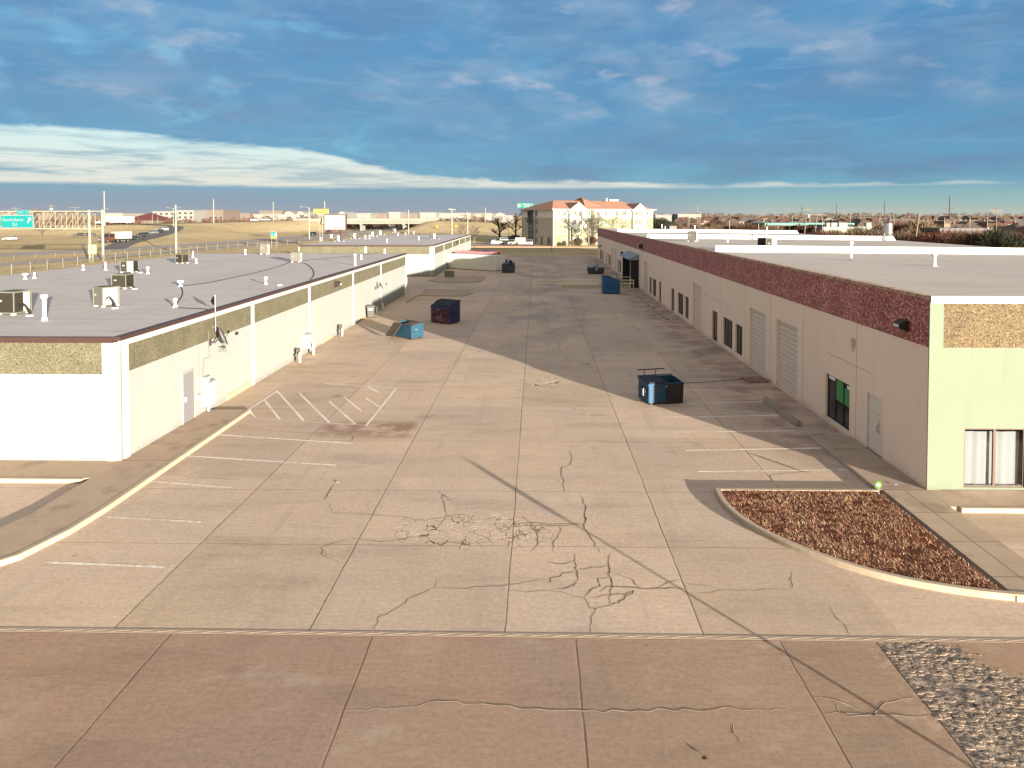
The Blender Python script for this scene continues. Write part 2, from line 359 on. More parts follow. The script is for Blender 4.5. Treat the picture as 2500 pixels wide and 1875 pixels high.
# ---------------------------------------------------------------- concrete of the alley and of the street
def m_concrete(name, street=False):
    m, t, p, out = base_mat(name)
    o = t.new('ShaderNodeTexCoord').outputs['Object']
    x, y, z = t.sep(o)
    wob = t.m('MULTIPLY', t.m('SUBTRACT', t.noise(o, 0.9, 4, 0.6), 0.5), 0.07)
    xw = t.m('ADD', x, wob); yw = t.m('ADD', y, wob)
    big = t.noise(o, 0.11, 5, 0.6); mid = t.noise(t.vm('MULTIPLY', o, (0.35, 1.3, 1.0)), 0.55, 7, 0.65)
    fine = t.noise(o, 9.0, 6, 0.7); grit = t.noise(o, 55.0, 3, 0.7)
    if street: A, Bc = (0.338, 0.218, 0.147), (0.292, 0.199, 0.142)
    else: A, Bc = (0.486, 0.358, 0.252), (0.436, 0.322, 0.236)
    c = t.mix(t.ss(big, 0.32, 0.68), A, Bc)
    c = t.mix(t.m('MULTIPLY', t.ss(mid, 0.48, 0.72), 0.48), c, tuple(q * 0.66 for q in Bc))
    c = t.mix(t.m('MULTIPLY', t.ss(t.noise(o, 0.35, 6, 0.62), 0.55, 0.75), 0.5), c, tuple(min(1, q * 1.22) for q in A))
    # each slab has its own tone
    per, off = (4.36, 3.51) if street else (4.27, 0.68)
    sx = t.m('DIVIDE', t.m('ADD', xw, off), per); sy = t.m('DIVIDE', t.m('ADD', yw, 3.2 if not street else 2.1), 4.55 if not street else 9.0)
    if street:
        cid = t.comb(t.m('FLOOR', sx), 0.0)
    else:
        cid = t.comb(t.m('FLOOR', sx), t.m('FLOOR', sy))
    tone = t.lin(t.white(cid), 0, 1, 0.92, 1.08)
    c = t.mix(1.0, c, t.comb(tone, t.m('MULTIPLY', tone, t.lin(t.white(t.vm('ADD', cid, (5.1, 2.7, 0))), 0, 1, 0.992, 1.008)), t.m('MULTIPLY', tone, t.lin(t.white(t.vm('ADD', cid, (3.1, 1.7, 0))), 0, 1, 0.97, 1.02))), 'MULTIPLY')
    broom = t.noise(t.vm('MULTIPLY', o, (0.55, 5.0, 1.0)), 3.0, 7, 0.7)
    c = t.mix(1.0, c, t.comb(*[t.lin(broom, 0.3, 0.7, 0.90, 1.10)] * 3), 'MULTIPLY')
    c = t.mix(1.0, c, t.comb(*[t.lin(fine, 0.3, 0.7, 0.84, 1.15)] * 3), 'MULTIPLY')
    c = t.mix(1.0, c, t.comb(*[t.lin(grit, 0.3, 0.7, 0.80, 1.20)] * 3), 'MULTIPLY')
    cool = t.noise(t.vm('ADD', o, (21.0, 3.0, 0)), 0.22, 5, 0.6)
    c = t.mix(t.ss(cool, 0.42, 0.64), c, t.mix(1.0, c, (0.975, 0.99, 1.04), 'MULTIPLY'))
    if street:
        pale = t.m('MULTIPLY', t.ss(t.noise(t.vm('MULTIPLY', o, (0.8, 1.2, 1.0)), 0.7, 7, 0.66), 0.52, 0.70), t.ss(t.noise(t.vm('ADD', o, (4.0, 9.0, 0)), 0.3, 3), 0.40, 0.58))
        c = t.mix(t.m('MULTIPLY', pale, 0.55), c, (0.42, 0.33, 0.25))
    spot = t.m('MULTIPLY', t.ss(t.vor(t.vm('ADD', o, t.vm('SCALE', t.noisec(o, 6.0, 3), sc=0.12)), 1.1, 'F1'), 0.085, 0.03), t.ss(t.noise(t.vm('ADD', o, (2.0, 13.0, 0)), 0.5, 3), 0.48, 0.60))
    c = t.mix(t.m('MULTIPLY', spot, 0.55), c, (0.13, 0.095, 0.07))
    drip = t.noise(t.vm('MULTIPLY', o, (2.2, 0.16, 1.0)), 1.0, 6, 0.62)
    c = t.mix(t.m('MULTIPLY', t.ss(drip, 0.58, 0.76), 0.22), c, (0.24, 0.175, 0.135))
    lane = t.noise(t.vm('MULTIPLY', o, (1.0, 0.06, 1.0)), 1.7, 4, 0.6)
    c = t.mix(t.m('MULTIPLY', t.ss(lane, 0.52, 0.77), 0.26), c, tuple(q * 0.7 for q in Bc))
    h = t.m('ADD', t.m('MULTIPLY', fine, 0.6), t.m('MULTIPLY', grit, 0.4))
    if not street:
        # grey damp wear down the middle of the alley, red clay along the right-hand wall
        wear = t.m('MULTIPLY', t.m('MULTIPLY', t.ss(y, 34.0, 62.0), t.m('MULTIPLY', t.ss(x, -4.5, -1.0), t.ss(x, 6.5, 3.0))), t.ss(t.noise(t.vm('MULTIPLY', o, (0.5, 0.25, 1.0)), 0.6, 6, 0.6), 0.42, 0.62))
        c = t.mix(t.m('MULTIPLY', wear, 0.55), c, (0.20, 0.185, 0.17))
        clay = t.m('MULTIPLY', t.m('MULTIPLY', t.ss(x, 8.2, 10.6), t.ss(y, 24.0, 28.0)), t.ss(t.noise(o, 0.55, 7, 0.66), 0.40, 0.58))
        c = t.mix(t.m('MULTIPLY', clay, 0.50), c, (0.17, 0.085, 0.062))
        oil = t.m('MULTIPLY', t.ss(t.noise(t.vm('ADD', o, (11.0, 4.0, 0.0)), 0.4, 6, 0.66), 0.60, 0.72), t.ss(y, 20.0, 34.0))
        c = t.mix(t.m('MULTIPLY', oil, 0.6), c, (0.14, 0.11, 0.09))
        worn = t.m('MULTIPLY', t.m('MULTIPLY', t.ss(t.m('ABSOLUTE', t.m('SUBTRACT', y, 29.6)), 1.6, 0.5), t.ss(x, -9.4, -8.7)), t.ss(x, -4.9, -5.4))
        c = t.mix(t.m('MULTIPLY', t.m('MULTIPLY', worn, t.ss(t.noise(o, 0.8, 7, 0.66), 0.36, 0.56)), t.ss(fine, 0.2, 0.5)), c, (0.25, 0.155, 0.108))
        # alligator cracking in two patches
        o2 = t.vm('ADD', o, t.vm('SCALE', t.vm('SUBTRACT', t.noisec(o, 1.6, 4), (0.5, 0.5, 0.5)), sc=0.26))
        for (cx, cy, rx, ry, sc, wd) in ((-1.9, 20.0, 2.7, 1.25, 2.9, 0.060), (0.4, 38.2, 1.5, 1.6, 1.6, 0.05), (1.6, 49.0, 2.6, 1.6, 1.5, 0.05), (-0.45, 20.1, 0.75, 0.75, 3.6, 0.085)):
            dx = t.m('DIVIDE', t.m('SUBTRACT', x, cx), rx); dy = t.m('DIVIDE', t.m('SUBTRACT', y, cy), ry)
            rr = t.m('ADD', t.m('SQRT', t.m('ADD', t.m('MULTIPLY', dx, dx), t.m('MULTIPLY', dy, dy))), t.m('MULTIPLY', t.m('SUBTRACT', t.noise(o, 1.4, 4), 0.5), 1.1))
            msk = t.ss(rr, 1.0, 0.72)
            e = t.vor(o2, sc, 'DISTANCE_TO_EDGE')
            rim = t.m('MULTIPLY', t.ss(e, wd * 2.2, wd * 1.0), msk); cut = t.m('MULTIPLY', t.ss(e, wd * 0.9, wd * 0.35), msk)
            vary = t.ss(t.noise(o, 2.2, 4), 0.35, 0.60)
            c = t.mix(t.m('MULTIPLY', rim, 0.55), c, (0.57, 0.45, 0.335)); c = t.mix(t.m('MULTIPLY', t.m('MULTIPLY', cut, vary), 0.92), c, (0.12, 0.055, 0.036))
            h = t.m('SUBTRACT', h, t.m('MULTIPLY', cut, 2.0))
        xs = [(-9.24, None), (-4.95, None), (-0.68, None), (3.59, None), (8.02, 22.9)]
        ys = [19.1, 22.95, 28.05, 32.6, 37.1, 41.6, 46.2, 50.8, 55.4, 60.0, 64.6, 69.2, 73.8, 78.4, 84.0, 96.0, 104.0, 112.0, 120.0, 130.0, 142.0]
    else:
        # broken, ravelled patch at the right
        rag = t.m('MULTIPLY', t.m('SUBTRACT', t.noise(o, 1.6, 9, 0.75), 0.5), 1.1)
        pm = t.m('MULTIPLY', t.ss(xw, 7.16, 7.22), t.ss(t.m('ADD', t.m('SUBTRACT', x, t.m('MULTIPLY', t.m('SUBTRACT', 15.1, y), 0.80)), t.m('MULTIPLY', rag, 2.2)), 8.45, 8.15))
        pit = t.noise(t.vm('MULTIPLY', o, (0.7, 1.3, 1.0)), 4.6, 10, 0.74, 1.0)
        stone = t.sep(t.vor(o, 42.0, 'F1', 'Color'))[0]
        ex = t.ramp(pit, [(0.36, (0.060, 0.050, 0.046)), (0.47, (0.14, 0.115, 0.098)), (0.53, (0.27, 0.205, 0.155)), (0.60, (0.42, 0.325, 0.24)), (0.72, (0.28, 0.19, 0.13))])
        ex = t.mix(1.0, ex, t.comb(*[t.lin(stone, 0, 1, 0.6, 1.35)] * 3), 'MULTIPLY')
        left = t.m('MULTIPLY', t.m('MULTIPLY', t.ss(xw, 6.75, 7.15), t.ss(xw, 7.20, 7.16)), t.ss(t.noise(o, 3.5, 6, 0.7), 0.52, 0.60))
        c = t.mix(t.m('MULTIPLY', left, 0.7), c, (0.42, 0.30, 0.21)); h = t.m('SUBTRACT', h, t.m('MULTIPLY', left, 0.8))
        c = t.mix(t.m('MULTIPLY', pm, 0.95), c, ex)
        h = t.m('ADD', h, t.m('MULTIPLY', pm, t.m('MULTIPLY', pit, 5.0)))
        xs = [(-12.2, None), (-7.88, None), (-3.51, None), (0.84, None), (5.16, None), (7.18, None), (11.5, None)]
        ys = []
    joint = None
    for xv, y0 in xs:
        j = t.ss(t.m('ABSOLUTE', t.m('SUBTRACT', xw, xv)), 0.024, 0.008)
        if y0: j = t.m('MULTIPLY', j, t.ss(y, y0, y0 + 0.05))
        joint = j if joint is None else t.m('MAXIMUM', joint, j)
    near = t.ss(t.m('ABSOLUTE', x), 40.0, 14.0)
    for yv in ys:
        j = t.m('MULTIPLY', t.ss(t.m('ABSOLUTE', t.m('SUBTRACT', yw, yv)), 0.022, 0.008), 0.75)
        joint = j if joint is None else t.m('MAXIMUM', joint, j)
    if joint is not None:
        sun_edge = None
        for xv, y0 in xs[:5]:
            j = t.ss(t.m('ABSOLUTE', t.m('SUBTRACT', xw, xv - 0.045)), 0.035, 0.012)  # sunlit edge of the joint, painted in as a pale line
            sun_edge = j if sun_edge is None else t.m('MAXIMUM', sun_edge, j)
        c = t.mix(t.m('MULTIPLY', sun_edge, t.m('MULTIPLY', t.ss(t.noise(o, 1.1, 3), 0.42, 0.62), 0.10 if street else 0.45)), c, (0.50, 0.39, 0.27))
        c = t.mix(t.m('MULTIPLY', joint, t.lin(t.noise(o, 0.7, 4), 0.3, 0.7, 0.45, 0.95)), c, (0.11, 0.065, 0.045)); h = t.m('SUBTRACT', h, t.m('MULTIPLY', joint, 3.0))
    t.l.new(c, p.inputs['Base Color']); p.inputs['Roughness'].default_value = 0.92; p.inputs['Specular IOR Level'].default_value = 0.15
    t.l.new(t.bump(h, 0.20, 0.012), p.inputs['Normal'])
    return m
conc = m_concrete('alley_concrete'); conc_st = m_concrete('street_concrete', True)
LX, RX = -15.05, 12.67                                  # walls of the two sides of the alley
PIT = (2.8, 12.67, 87.0, 91.2)
b = MB()
b.sheet(LX, RX, 15.05, PIT[2], 0); b.sheet(LX, PIT[0], PIT[2], PIT[3], 0); b.sheet(LX, RX, PIT[3], 154.0, 0)
b.sheet(-75, LX, 15.05, 25.2, 0); b.sheet(RX, 90, 15.05, 23.0, 0); b.sheet(-60, LX, 81.5, 103.6, 0)
lot = struct(b.build('parking_lot', conc))
b = MB(); b.sheet(-160, 160, -45, 15.05, 0)
street = struct(b.build('street', conc_st))
# sunken truck ramp at the dock
b = MB(); x0, x1, y0, y1 = PIT
b.face([(x0, y0, 0), (x1, y0, -1.15), (x1, y1, -1.15), (x0, y1, 0)])
b.face([(x0, y0, 0), (x1, y0, 0), (x1, y0, -1.15)]); b.face([(x0, y1, 0), (x1, y1, -1.15), (x1, y1, 0)]); b.face([(x1, y0, -1.15), (x1, y0, 0), (x1, y1, 0), (x1, y1, -1.15)])
b.build('dock_ramp', M('clay_stained_concrete', (0.10, 0.048, 0.030), 0.95, var=0.3, scale=0.8, col2=(0.12, 0.07, 0.05)), lot)

# ---------------------------------------------------------------- cracks, lip and paint
Z6 = lambda a, c: (700 + a * .45208, 1100 + c * .45208)
Z7 = lambda a, c: (1600 + a * .4371, 1150 + c * .4371)
ZL = lambda a, c: (430 + a * .25769, 850 + c * .25769)
cracks = [(Z6, q) for q in (
    [(1590, 240), (1612, 290), (1608, 345), (1613, 385), (1600, 420), (1635, 460), (1660, 500), (1690, 550)],
    [(1228, 395), (1300, 390), (1400, 398), (1500, 398), (1605, 395)], [(1225, 412), (1320, 405), (1470, 405), (1600, 400)],
    [(240, 340), (420, 345), (530, 348), (640, 365), (760, 380)], [(345, 480), (270, 495), (190, 525), (195, 560), (215, 580), (285, 605)],
    [(355, 480), (500, 490), (620, 480), (740, 460)], [(800, 742), (930, 745), (1100, 735), (1200, 728), (1330, 705), (1420, 695)],
    [(810, 700), (805, 745), (735, 765), (660, 805), (610, 850), (530, 885), (495, 905), (485, 960), (475, 1005)],
    [(1480, 765), (1560, 785), (1610, 800), (1640, 850), (1665, 855), (1640, 920), (1635, 1000)],
    [(1740, 560), (1735, 620), (1750, 690), (1765, 740), (1740, 800), (1740, 830)], [(1555, 560), (1560, 620), (1575, 690), (1550, 740)],
    [(1420, 605), (1500, 610), (1555, 595)], [(1570, 640), (1650, 635), (1730, 620)], [(1405, 720), (1430, 690), (1500, 665), (1565, 655)],
    [(1430, 750), (1500, 745), (1570, 715)], [(1600, 790), (1640, 760), (1680, 730), (1690, 690), (1740, 685)],
    [(1700, 770), (1740, 735), (1800, 740), (1900, 745), (2000, 745), (2110, 740), (2160, 752)], [(1760, 665), (1830, 680), (1870, 700), (1910, 745)],
    [(1640, 800), (1720, 780), (1830, 778), (1880, 755), (1820, 800), (1790, 825), (1740, 830), (1660, 855)], [(2000, 745), (2060, 715), (2120, 695)],
    [(1525, 0), (1545, 40), (1520, 85), (1485, 90), (1490, 150), (1505, 230)], [(830, 215), (840, 270), (860, 320), (870, 360)],
    [(1340, 410), (1360, 470), (1350, 520), (1315, 550)], [(1470, 405), (1480, 440), (1440, 500), (1440, 550)],
    [(1228, 355), (1290, 365), (1320, 395), (1345, 425)], [(1200, 762), (1300, 760), (1480, 760)], [(760, 375), (860, 355), (960, 345), (1015, 385)],
    [(245, 190), (205, 270)], [(230, 285), (250, 330)])]
cracks += [(Z7, q) for q in (
    [(970, 760), (1015, 820), (1055, 870), (1095, 930)], [(180, 690), (320, 680), (390, 665), (600, 665), (750, 660)], [(180, 630), (300, 640), (390, 668)],
    [(760, 560), (765, 640), (755, 660)])]
cracks += [(ZL, q) for q in ([(460, 745), (800, 775), (1080, 795), (1400, 805), (1800, 830), (2190, 850)], [(1500, 1290), (1440, 1380), (1405, 1445)],
    [(0, 1210), (300, 1230), (640, 1245)], [(1300, 1060), (1500, 1050), (1800, 1055)], [(1180, 830), (1320, 805)], [(1640, 885), (1690, 830)])]
st_cracks = [(lambda a, c: (a * 1.1302, c * 1.1302), [(750, 1535), (880, 1527), (965, 1512), (1060, 1525), (1160, 1530), (1260, 1538), (1400, 1534), (1620, 1530), (1760, 1541)])]
st_cracks += [(Z7, q) for q in ([(870, 1255), (1000, 1285), (1100, 1310), (1180, 1350)], [(1000, 1285), (1020, 1345), (1090, 1365), (1180, 1362), (1235, 1335), (1270, 1300), (1330, 1285), (1440, 1265)],
    [(930, 1355), (1060, 1350), (1200, 1365), (1360, 1362), (1530, 1365)], [(435, 1420), (440, 1470), (470, 1520)])]
def crack_mesh(lst, parent, w0=0.0075):
    dk, lt = MB(), MB(); r = random.Random(3)
    for ci, (fn, q) in enumerate(lst):
        wm_ = 1.0 if parent is not lot else (1.35 if 9 <= ci <= 18 else (1.4 if ci <= 2 else (0.65 if ci > 28 else 0.85)))
        pts = [G(*fn(*p)) for p in q]
        fine = []
        for a, c in zip(pts[:-1], pts[1:]):
            n = max(2, int((c - a).length / 0.16))
            for i in range(n): fine.append(a.lerp(c, i / n) + Vector((r.uniform(-1, 1), r.uniform(-1, 1), 0)) * 0.045)
        fine.append(pts[-1])
        far = 1.0 + max(0, (pts[0].y - 20) / 25)
        for mb, wd, z, off in ((lt, w0 * 2.3, 0.003, -0.009), (dk, w0, 0.006, 0.0)):
            prev = None
            for i, p in enumerate(fine):
                d = (fine[min(i + 1, len(fine) - 1)] - fine[max(i - 1, 0)]).normalized(); nn = Vector((-d.y, d.x, 0))
                if nn.y > 0: nn = -nn
                w = wd * wm_ * far * r.uniform(0.55, 1.45) * min(1.0, 0.3 + 2.5 * min(i, len(fine) - 1 - i) / len(fine))
                c = p + nn * (-off) + Vector((0, 0, z))
                cur = (c - nn * w, c + nn * w)
                if prev: mb.face([prev[0], prev[1], cur[1], cur[0]])
                prev = cur
    lt.build('crack_edge', M('spalled_concrete', (0.50, 0.39, 0.28), 0.95, var=0.25, scale=8), parent)
    dk.build('crack', M('crack_dirt', (0.11, 0.055, 0.036), 1.0, var=0.4, scale=3), parent)
crack_mesh(cracks, lot); crack_mesh(st_cracks, street)

b = MB(); r = random.Random(5)
a0, a1 = G(0, 1541), G(2500, 1569)
L = (a1 - a0).length; dirv = (a1 - a0).normalized()
lipm = Matrix.Translation(a0) @ Matrix.Rotation(math.atan2(dirv.y, dirv.x), 4, 'Z')
b.box(-30, L + 30, -0.05, -0.02, -0.01, 0.006, 1, lipm)
b.box(-30, L + 30, -0.02, 0.13, -0.01, 0.009, 0, lipm)
x = -29.0
while x < L + 29:
    w = 0.50
    vs = [lipm @ Vector(q) for q in ((x, 0.005, 0.006), (x + w * 0.95, 0.07, 0.006), (x + w * 1.1, 0.115, 0.006), (x + w * 0.12, 0.045, 0.006), (x + w * 0.25, 0.028, 0.014), (x + w * 0.9, 0.085, 0.013))]
    b.raw(vs, [(0, 1, 5, 4), (1, 2, 5), (2, 3, 4, 5), (3, 0, 4)])
    x += 0.505 + r.uniform(-0.01, 0.01)
b.build('joint_lip', [M('lip_concrete', (0.36, 0.265, 0.19), 0.9, var=0.2, scale=6), M('joint_dirt', (0.12, 0.07, 0.05), 1.0)], lot)

def m_paint():
    m, t, p, out = base_mat('worn_road_paint')
    o = t.new('ShaderNodeTexCoord').outputs['Object']
    n = t.noise(o, 7.0, 6, 0.7); n2 = t.noise(o, 0.6, 3, 0.5)
    c = t.mix(t.ss(t.m('ADD', n, t.m('MULTIPLY', n2, 0.5)), 0.62, 0.92), (0.74, 0.65, 0.55), (0.48, 0.37, 0.28))
    t.l.new(c, p.inputs['Base Color']); p.inputs['Roughness'].default_value = 0.9; p.inputs['Specular IOR Level'].default_value = 0.1
    return m
b = MB()
def stripe(p, q, w, z=0.004):
    d = (q - p).normalized(); n = Vector((-d.y, d.x, 0)) * w / 2; u = Vector((0, 0, z))
    b.face([p - n + u, q - n + u, q + n + u, p + n + u])
for a, c in (((1660, 985), (1865, 981)), ((1622, 1018.6), (1904, 1014)), ((1644, 1055), (1942, 1051.7)), ((1673.6, 1099.7), (2007, 1094)), ((1703, 1151.5), (2071, 1147)),
             ((525, 1061), (863, 1083)), ((452, 1113), (820, 1136)), ((367, 1175), (565, 1191)), ((260, 1262), (492, 1275)), ((110, 1373), (401, 1384.5))):
    stripe(G(*a), G(*c), 0.115)
for y in (36.6, 39.2, 41.8, 44.6, 47.4, 50.4): stripe(Vector((6.9, y, 0)), Vector((10.2, y - .1, 0)), 0.07)
HB = [(580, 655), (690, 590), (820, 500), (960, 407)]
for a, c in ([(580, 655), (960, 405)], [(1410, 335), (2060, 372)], [(2090, 375), (1800, 735)], [(585, 655), (1800, 732)], [(690, 585), (755, 665)], [(835, 490), (990, 685)], [(960, 410), (1220, 700)],
             [(1165, 425), (1460, 715)], [(1450, 505), (1700, 722)], [(1590, 462), (1760, 600)], [(1800, 475), (1930, 560)], [(1820, 368), (1920, 422)]):
    stripe(G(*ZL(*a)), G(*ZL(*c)), 0.11 if a != (585, 655) else 0.05, 0.004 if a in ((580, 655), (1410, 335), (2090, 375)) else 0.0055)
b.build('parking_line', m_paint(), lot)

# ravelled chips lying in the broken patch of the street
b = MB(); r = random.Random(23); k = 0
while k < 9000:
    x, y = r.uniform(7.22, 13.5), r.uniform(10.4, 14.95); k += 1
    if x > 8.2 + 0.80 * (15.1 - y) + r.gauss(0, .28): continue
    dn = math.sin(x * 3.1 + math.sin(y * 2.7) * 1.5) + math.sin(y * 4.3 + x * 1.3)
    if dn < -0.5 and r.random() < .8: continue
    s_ = r.choice((.015, .02, .025, .035, .055)) * r.uniform(.7, 1.3); h_ = s_ * r.uniform(.10, .22); a = r.uniform(0, 6.28); n = r.randint(5, 7)
    rim = [(x + math.cos(a + 6.283 * i / n) * s_ * r.uniform(.7, 1.35) * 1.4, y + math.sin(a + 6.283 * i / n) * s_ * r.uniform(.6, 1.1)) for i in range(n)]
    b.raw([(p, q, -.002) for p, q in rim] + [(x + (p - x) * .72, y + (q - y) * .72, h_ * r.uniform(.7, 1.2)) for p, q in rim], [(i, (i + 1) % n, n + (i + 1) % n, n + i) for i in range(n)] + [tuple(range(n, 2 * n))], r.choice((0, 0, 0, 1)))
tag(b.build('rubble', [M('chip_tan', (0.25, 0.18, 0.125), 1, var=.3, scale=4), M('chip_grey', (0.17, 0.13, 0.10), 1, var=.3, scale=4)]), 'crumbled chips of broken paving at the lower right of the street', 'rubble', kind='stuff')

# ---------------------------------------------------------------- walkways, kerbs, islands
walk_m = M('walk_concrete', (0.36, 0.265, 0.19), 0.92, var=0.16, scale=1.2, col2=(0.27, 0.19, 0.14), bump=0.15, bscale=40, spec=0.15)
kerb_m = M('kerb_concrete', (0.37, 0.29, 0.205), 0.92, var=0.12, scale=2.5, col2=(0.33, 0.25, 0.17), bump=0.15, bscale=40, spec=0.15)
HK = 0.13
outer = [(-13.1, 32.0), (-13.1, 21.2), (-13.2, 19.6), (-13.55, 18.1), (-14.4, 17.0), (-16.0, 16.3), (-20, 16.0), (-75, 16.0)]
inner = [(-75, 17.6), (-19, 17.6), (-16.4, 18.2), (-15.35, 19.2), (-15.1, 20.6), (-15.08, 23.5), (-15.08, 32.0)]
b = MB(); b.prism([(x, y) for x, y in outer[::-1]] + [(x, y) for x, y in inner[::-1]], 0.0, HK)
left_walk = struct(b.build('sidewalk', walk_m))
b = MB()
for y in (25.25, 27.0, 29.3): b.box(-15.07, -13.28, y - 0.012, y + 0.012, HK, HK + 0.002)
b.build('joint', M('walk_joint', (0.14, 0.09, 0.06), 1.0), left_walk)
def ribbon_kerb(name, pts, w, h, mat, parent=None, side=1, z0=0.0):
    b = MB(); n = len(pts); P = [Vector((p[0], p[1], 0)) for p in pts]; A = []
    for i, p in enumerate(P):
        d = (P[min(i + 1, n - 1)] - P[max(i - 1, 0)]).normalized(); A.append(p + Vector((-d.y, d.x, 0)) * w * side)
    for i in range(n - 1):
        p, q, a, c = P[i], P[i + 1], A[i], A[i + 1]
        up = Vector((0, 0, h)); lo = Vector((0, 0, z0)); ins = (a - p) * 0.18; ins2 = (c - q) * 0.18; dn = Vector((0, 0, -0.035))
        b.face([p + lo, q + lo, q + up + dn, p + up + dn]); b.face([p + up + dn, q + up + dn, q + ins2 + up, p + ins + up])
        b.face([p + ins + up, q + ins2 + up, c + up, a + up]); b.face([a + up, c + up, c + lo, a + lo])
    for i, s in ((0, 1), (n - 1, -1)):
        b.face([P[i] + Vector((0, 0, z0)), P[i] + Vector((0, 0, h - 0.03)), A[i] + Vector((0, 0, h)), A[i] + Vector((0, 0, z0))])
    return b.build(name, mat, parent)
def smooth(pts, k=2):
    for _ in range(k):
        q = [pts[0]]
        for a, c in zip(pts[:-1], pts[1:]):
            q += [(a[0] * .75 + c[0] * .25, a[1] * .75 + c[1] * .25), (a[0] * .25 + c[0] * .75, a[1] * .25 + c[1] * .75)]
        pts = q + [pts[-1]]
    return pts
ribbon_kerb('kerb', [(x + 0.03, y - 0.02) for x, y in outer], 0.20, HK + 0.012, kerb_m, left_walk, -1)
b = MB(); b.box(-75, -15.08, 23.5, 25.18, 0, HK)
fw = struct(b.build('front_sidewalk', walk_m))
b = MB(); b.box(-75, -15.3, 23.36, 23.498, 0, HK + 0.012); b.build('kerb', kerb_m, fw)
# right-hand walkway
b = MB(); b.box(11.22, 12.64, 16.5, 28.6, 0, HK)
rw_walk = struct(b.build('sidewalk', walk_m))
b = MB()
for y in (17.4, 19.3, 21.2, 22.95, 24.9, 27.0): b.box(11.24, 12.63, y - 0.012, y + 0.012, HK, HK + 0.002)
b.box(11.9, 11.92, 16.6, 22.9, HK, HK + 0.002)
b.build('joint', bpy.data.materials['walk_joint'], rw_walk)
ribbon_kerb('kerb', [(11.06, 28.6), (11.06, 22.97)], 0.16, HK + 0.01, walk_m, rw_walk, 1)
b = MB(); b.box(12.652, 90, 21.62, 22.97, 0, HK)
fw2 = struct(b.build('front_sidewalk', walk_m))
b = MB(); b.box(12.9, 90, 21.48, 21.618, 0, HK + 0.012); b.build('kerb', kerb_m, fw2)

# planted island with a kerb
arc = smooth([(5.80, 22.96), (5.72, 21.9), (6.0, 20.4), (6.9, 18.9), (8.4, 17.45), (10.3, 16.65), (12.5, 16.35), (16, 16.3), (30, 16.3)], 3)
island_k = ribbon_kerb('planter_kerb', arc, 0.17, 0.15, kerb_m, None, 1)
struct(island_k)
b = MB(); b.box(5.85, 11.05, 22.83, 22.97, 0, 0.14); b.build('kerb', kerb_m, island_k)
bed = [(11.05, 22.82), (5.95, 22.82)] + [(x + 0.12, y + 0.1) for x, y in arc if x < 10.8] + [(11.05, 16.72)]
def m_mulch(name, cols):
    m, t, p, out = base_mat(name)
    o = t.new('ShaderNodeTexCoord').outputs['Object']
    n = t.noise(o, 24.0, 5, 0.75, 1.0); n2 = t.noise(o, 1.6, 5, 0.6)
    c = t.ramp(n, [(0.32, cols[0]), (0.48, cols[1]), (0.60, cols[2]), (0.75, cols[3])])
    c = t.mix(t.ss(n2, 0.6, 0.78), c, cols[0])
    t.l.new(c, p.inputs['Base Color']); p.inputs['Roughness'].default_value = 1.0; p.inputs['Specular IOR Level'].default_value = 0.05
    t.l.new(t.bump(n, 1.0, 0.06), p.inputs['Normal'])
    return m
mulch = m_mulch('dead_grass', [(0.025, 0.010, 0.008), (0.085, 0.030, 0.020), (0.20, 0.085, 0.05), (0.34, 0.19, 0.11)])
b = MB(); b.prism(bed[::-1], 0.0, 0.115); bedo = struct(b.build('planter_bed', mulch))
# matted dead grass: many short blades
def inside(x, y, poly):
    c = False; n = len(poly)
    for i in range(n):
        x1, y1 = poly[i][:2]; x2, y2 = poly[(i + 1) % n][:2]
        if (y1 > y) != (y2 > y) and x < (x2 - x1) * (y - y1) / (y2 - y1) + x1: c = not c
    return c
b = MB(); r = random.Random(11); k = 0
hol = [(r.uniform(5.9, 11), r.uniform(16.9, 22.7), r.uniform(.08, .26)) for _ in range(64)]
while k < 26000:
    x, y = r.uniform(5.8, 11.05), r.uniform(16.7, 22.85)
    if not inside(x, y, bed): continue
    if r.random() < .92 and any((x - p) ** 2 + ((y - q) * 1.3) ** 2 < (w_ * r.uniform(.6, 1.2)) ** 2 for p, q, w_ in hol): k += 1; continue
    k += 1
    a = r.uniform(0, 6.283); ln = r.uniform(0.04, 0.11); h = r.uniform(0.010, 0.065); w = r.uniform(0.004, 0.010)
    p = Vector((x, y, 0.112)); d = Vector((math.cos(a), math.sin(a), 0)); n = Vector((-d.y, d.x, 0)) * w
    tn = 0.5 + 0.5 * math.sin(x * 1.9 + 2 * math.sin(y * 1.3)) * math.sin(y * 2.3 + x); mi = 0 if r.random() < 0.50 - 0.3 * tn else (1 if r.random() < 0.70 - 0.3 * tn else 2)
    b.face([p - n, p + n, p + d * ln + Vector((0, 0, h))], mi)
tag(b.build('dead_grass', [M('blade_dark', (0.17, 0.056, 0.032), 1, var=0.3, scale=5), M('blade_tan', (0.37, 0.175, 0.10), 1, var=0.3, scale=5), M('blade_straw', (0.54, 0.35, 0.21), 1, var=0.3, scale=5)]), 'matted dead grass covering the kerbed planter bed', 'grass', kind='stuff')
# sand washed up beside the island
b = MB(); b.prism([(p.x, p.y) for p in [G(*q) for q in ((1893, 1187), (1880, 1160), (1990, 1150), (2045, 1146), (2062, 1165), (2058, 1180), (1990, 1184), (1930, 1186))]][::-1], 0.0, 0.007)
b.build('sand_patch', M('washed_sand', (0.47, 0.345, 0.245), 1, var=0.25, scale=3), lot)

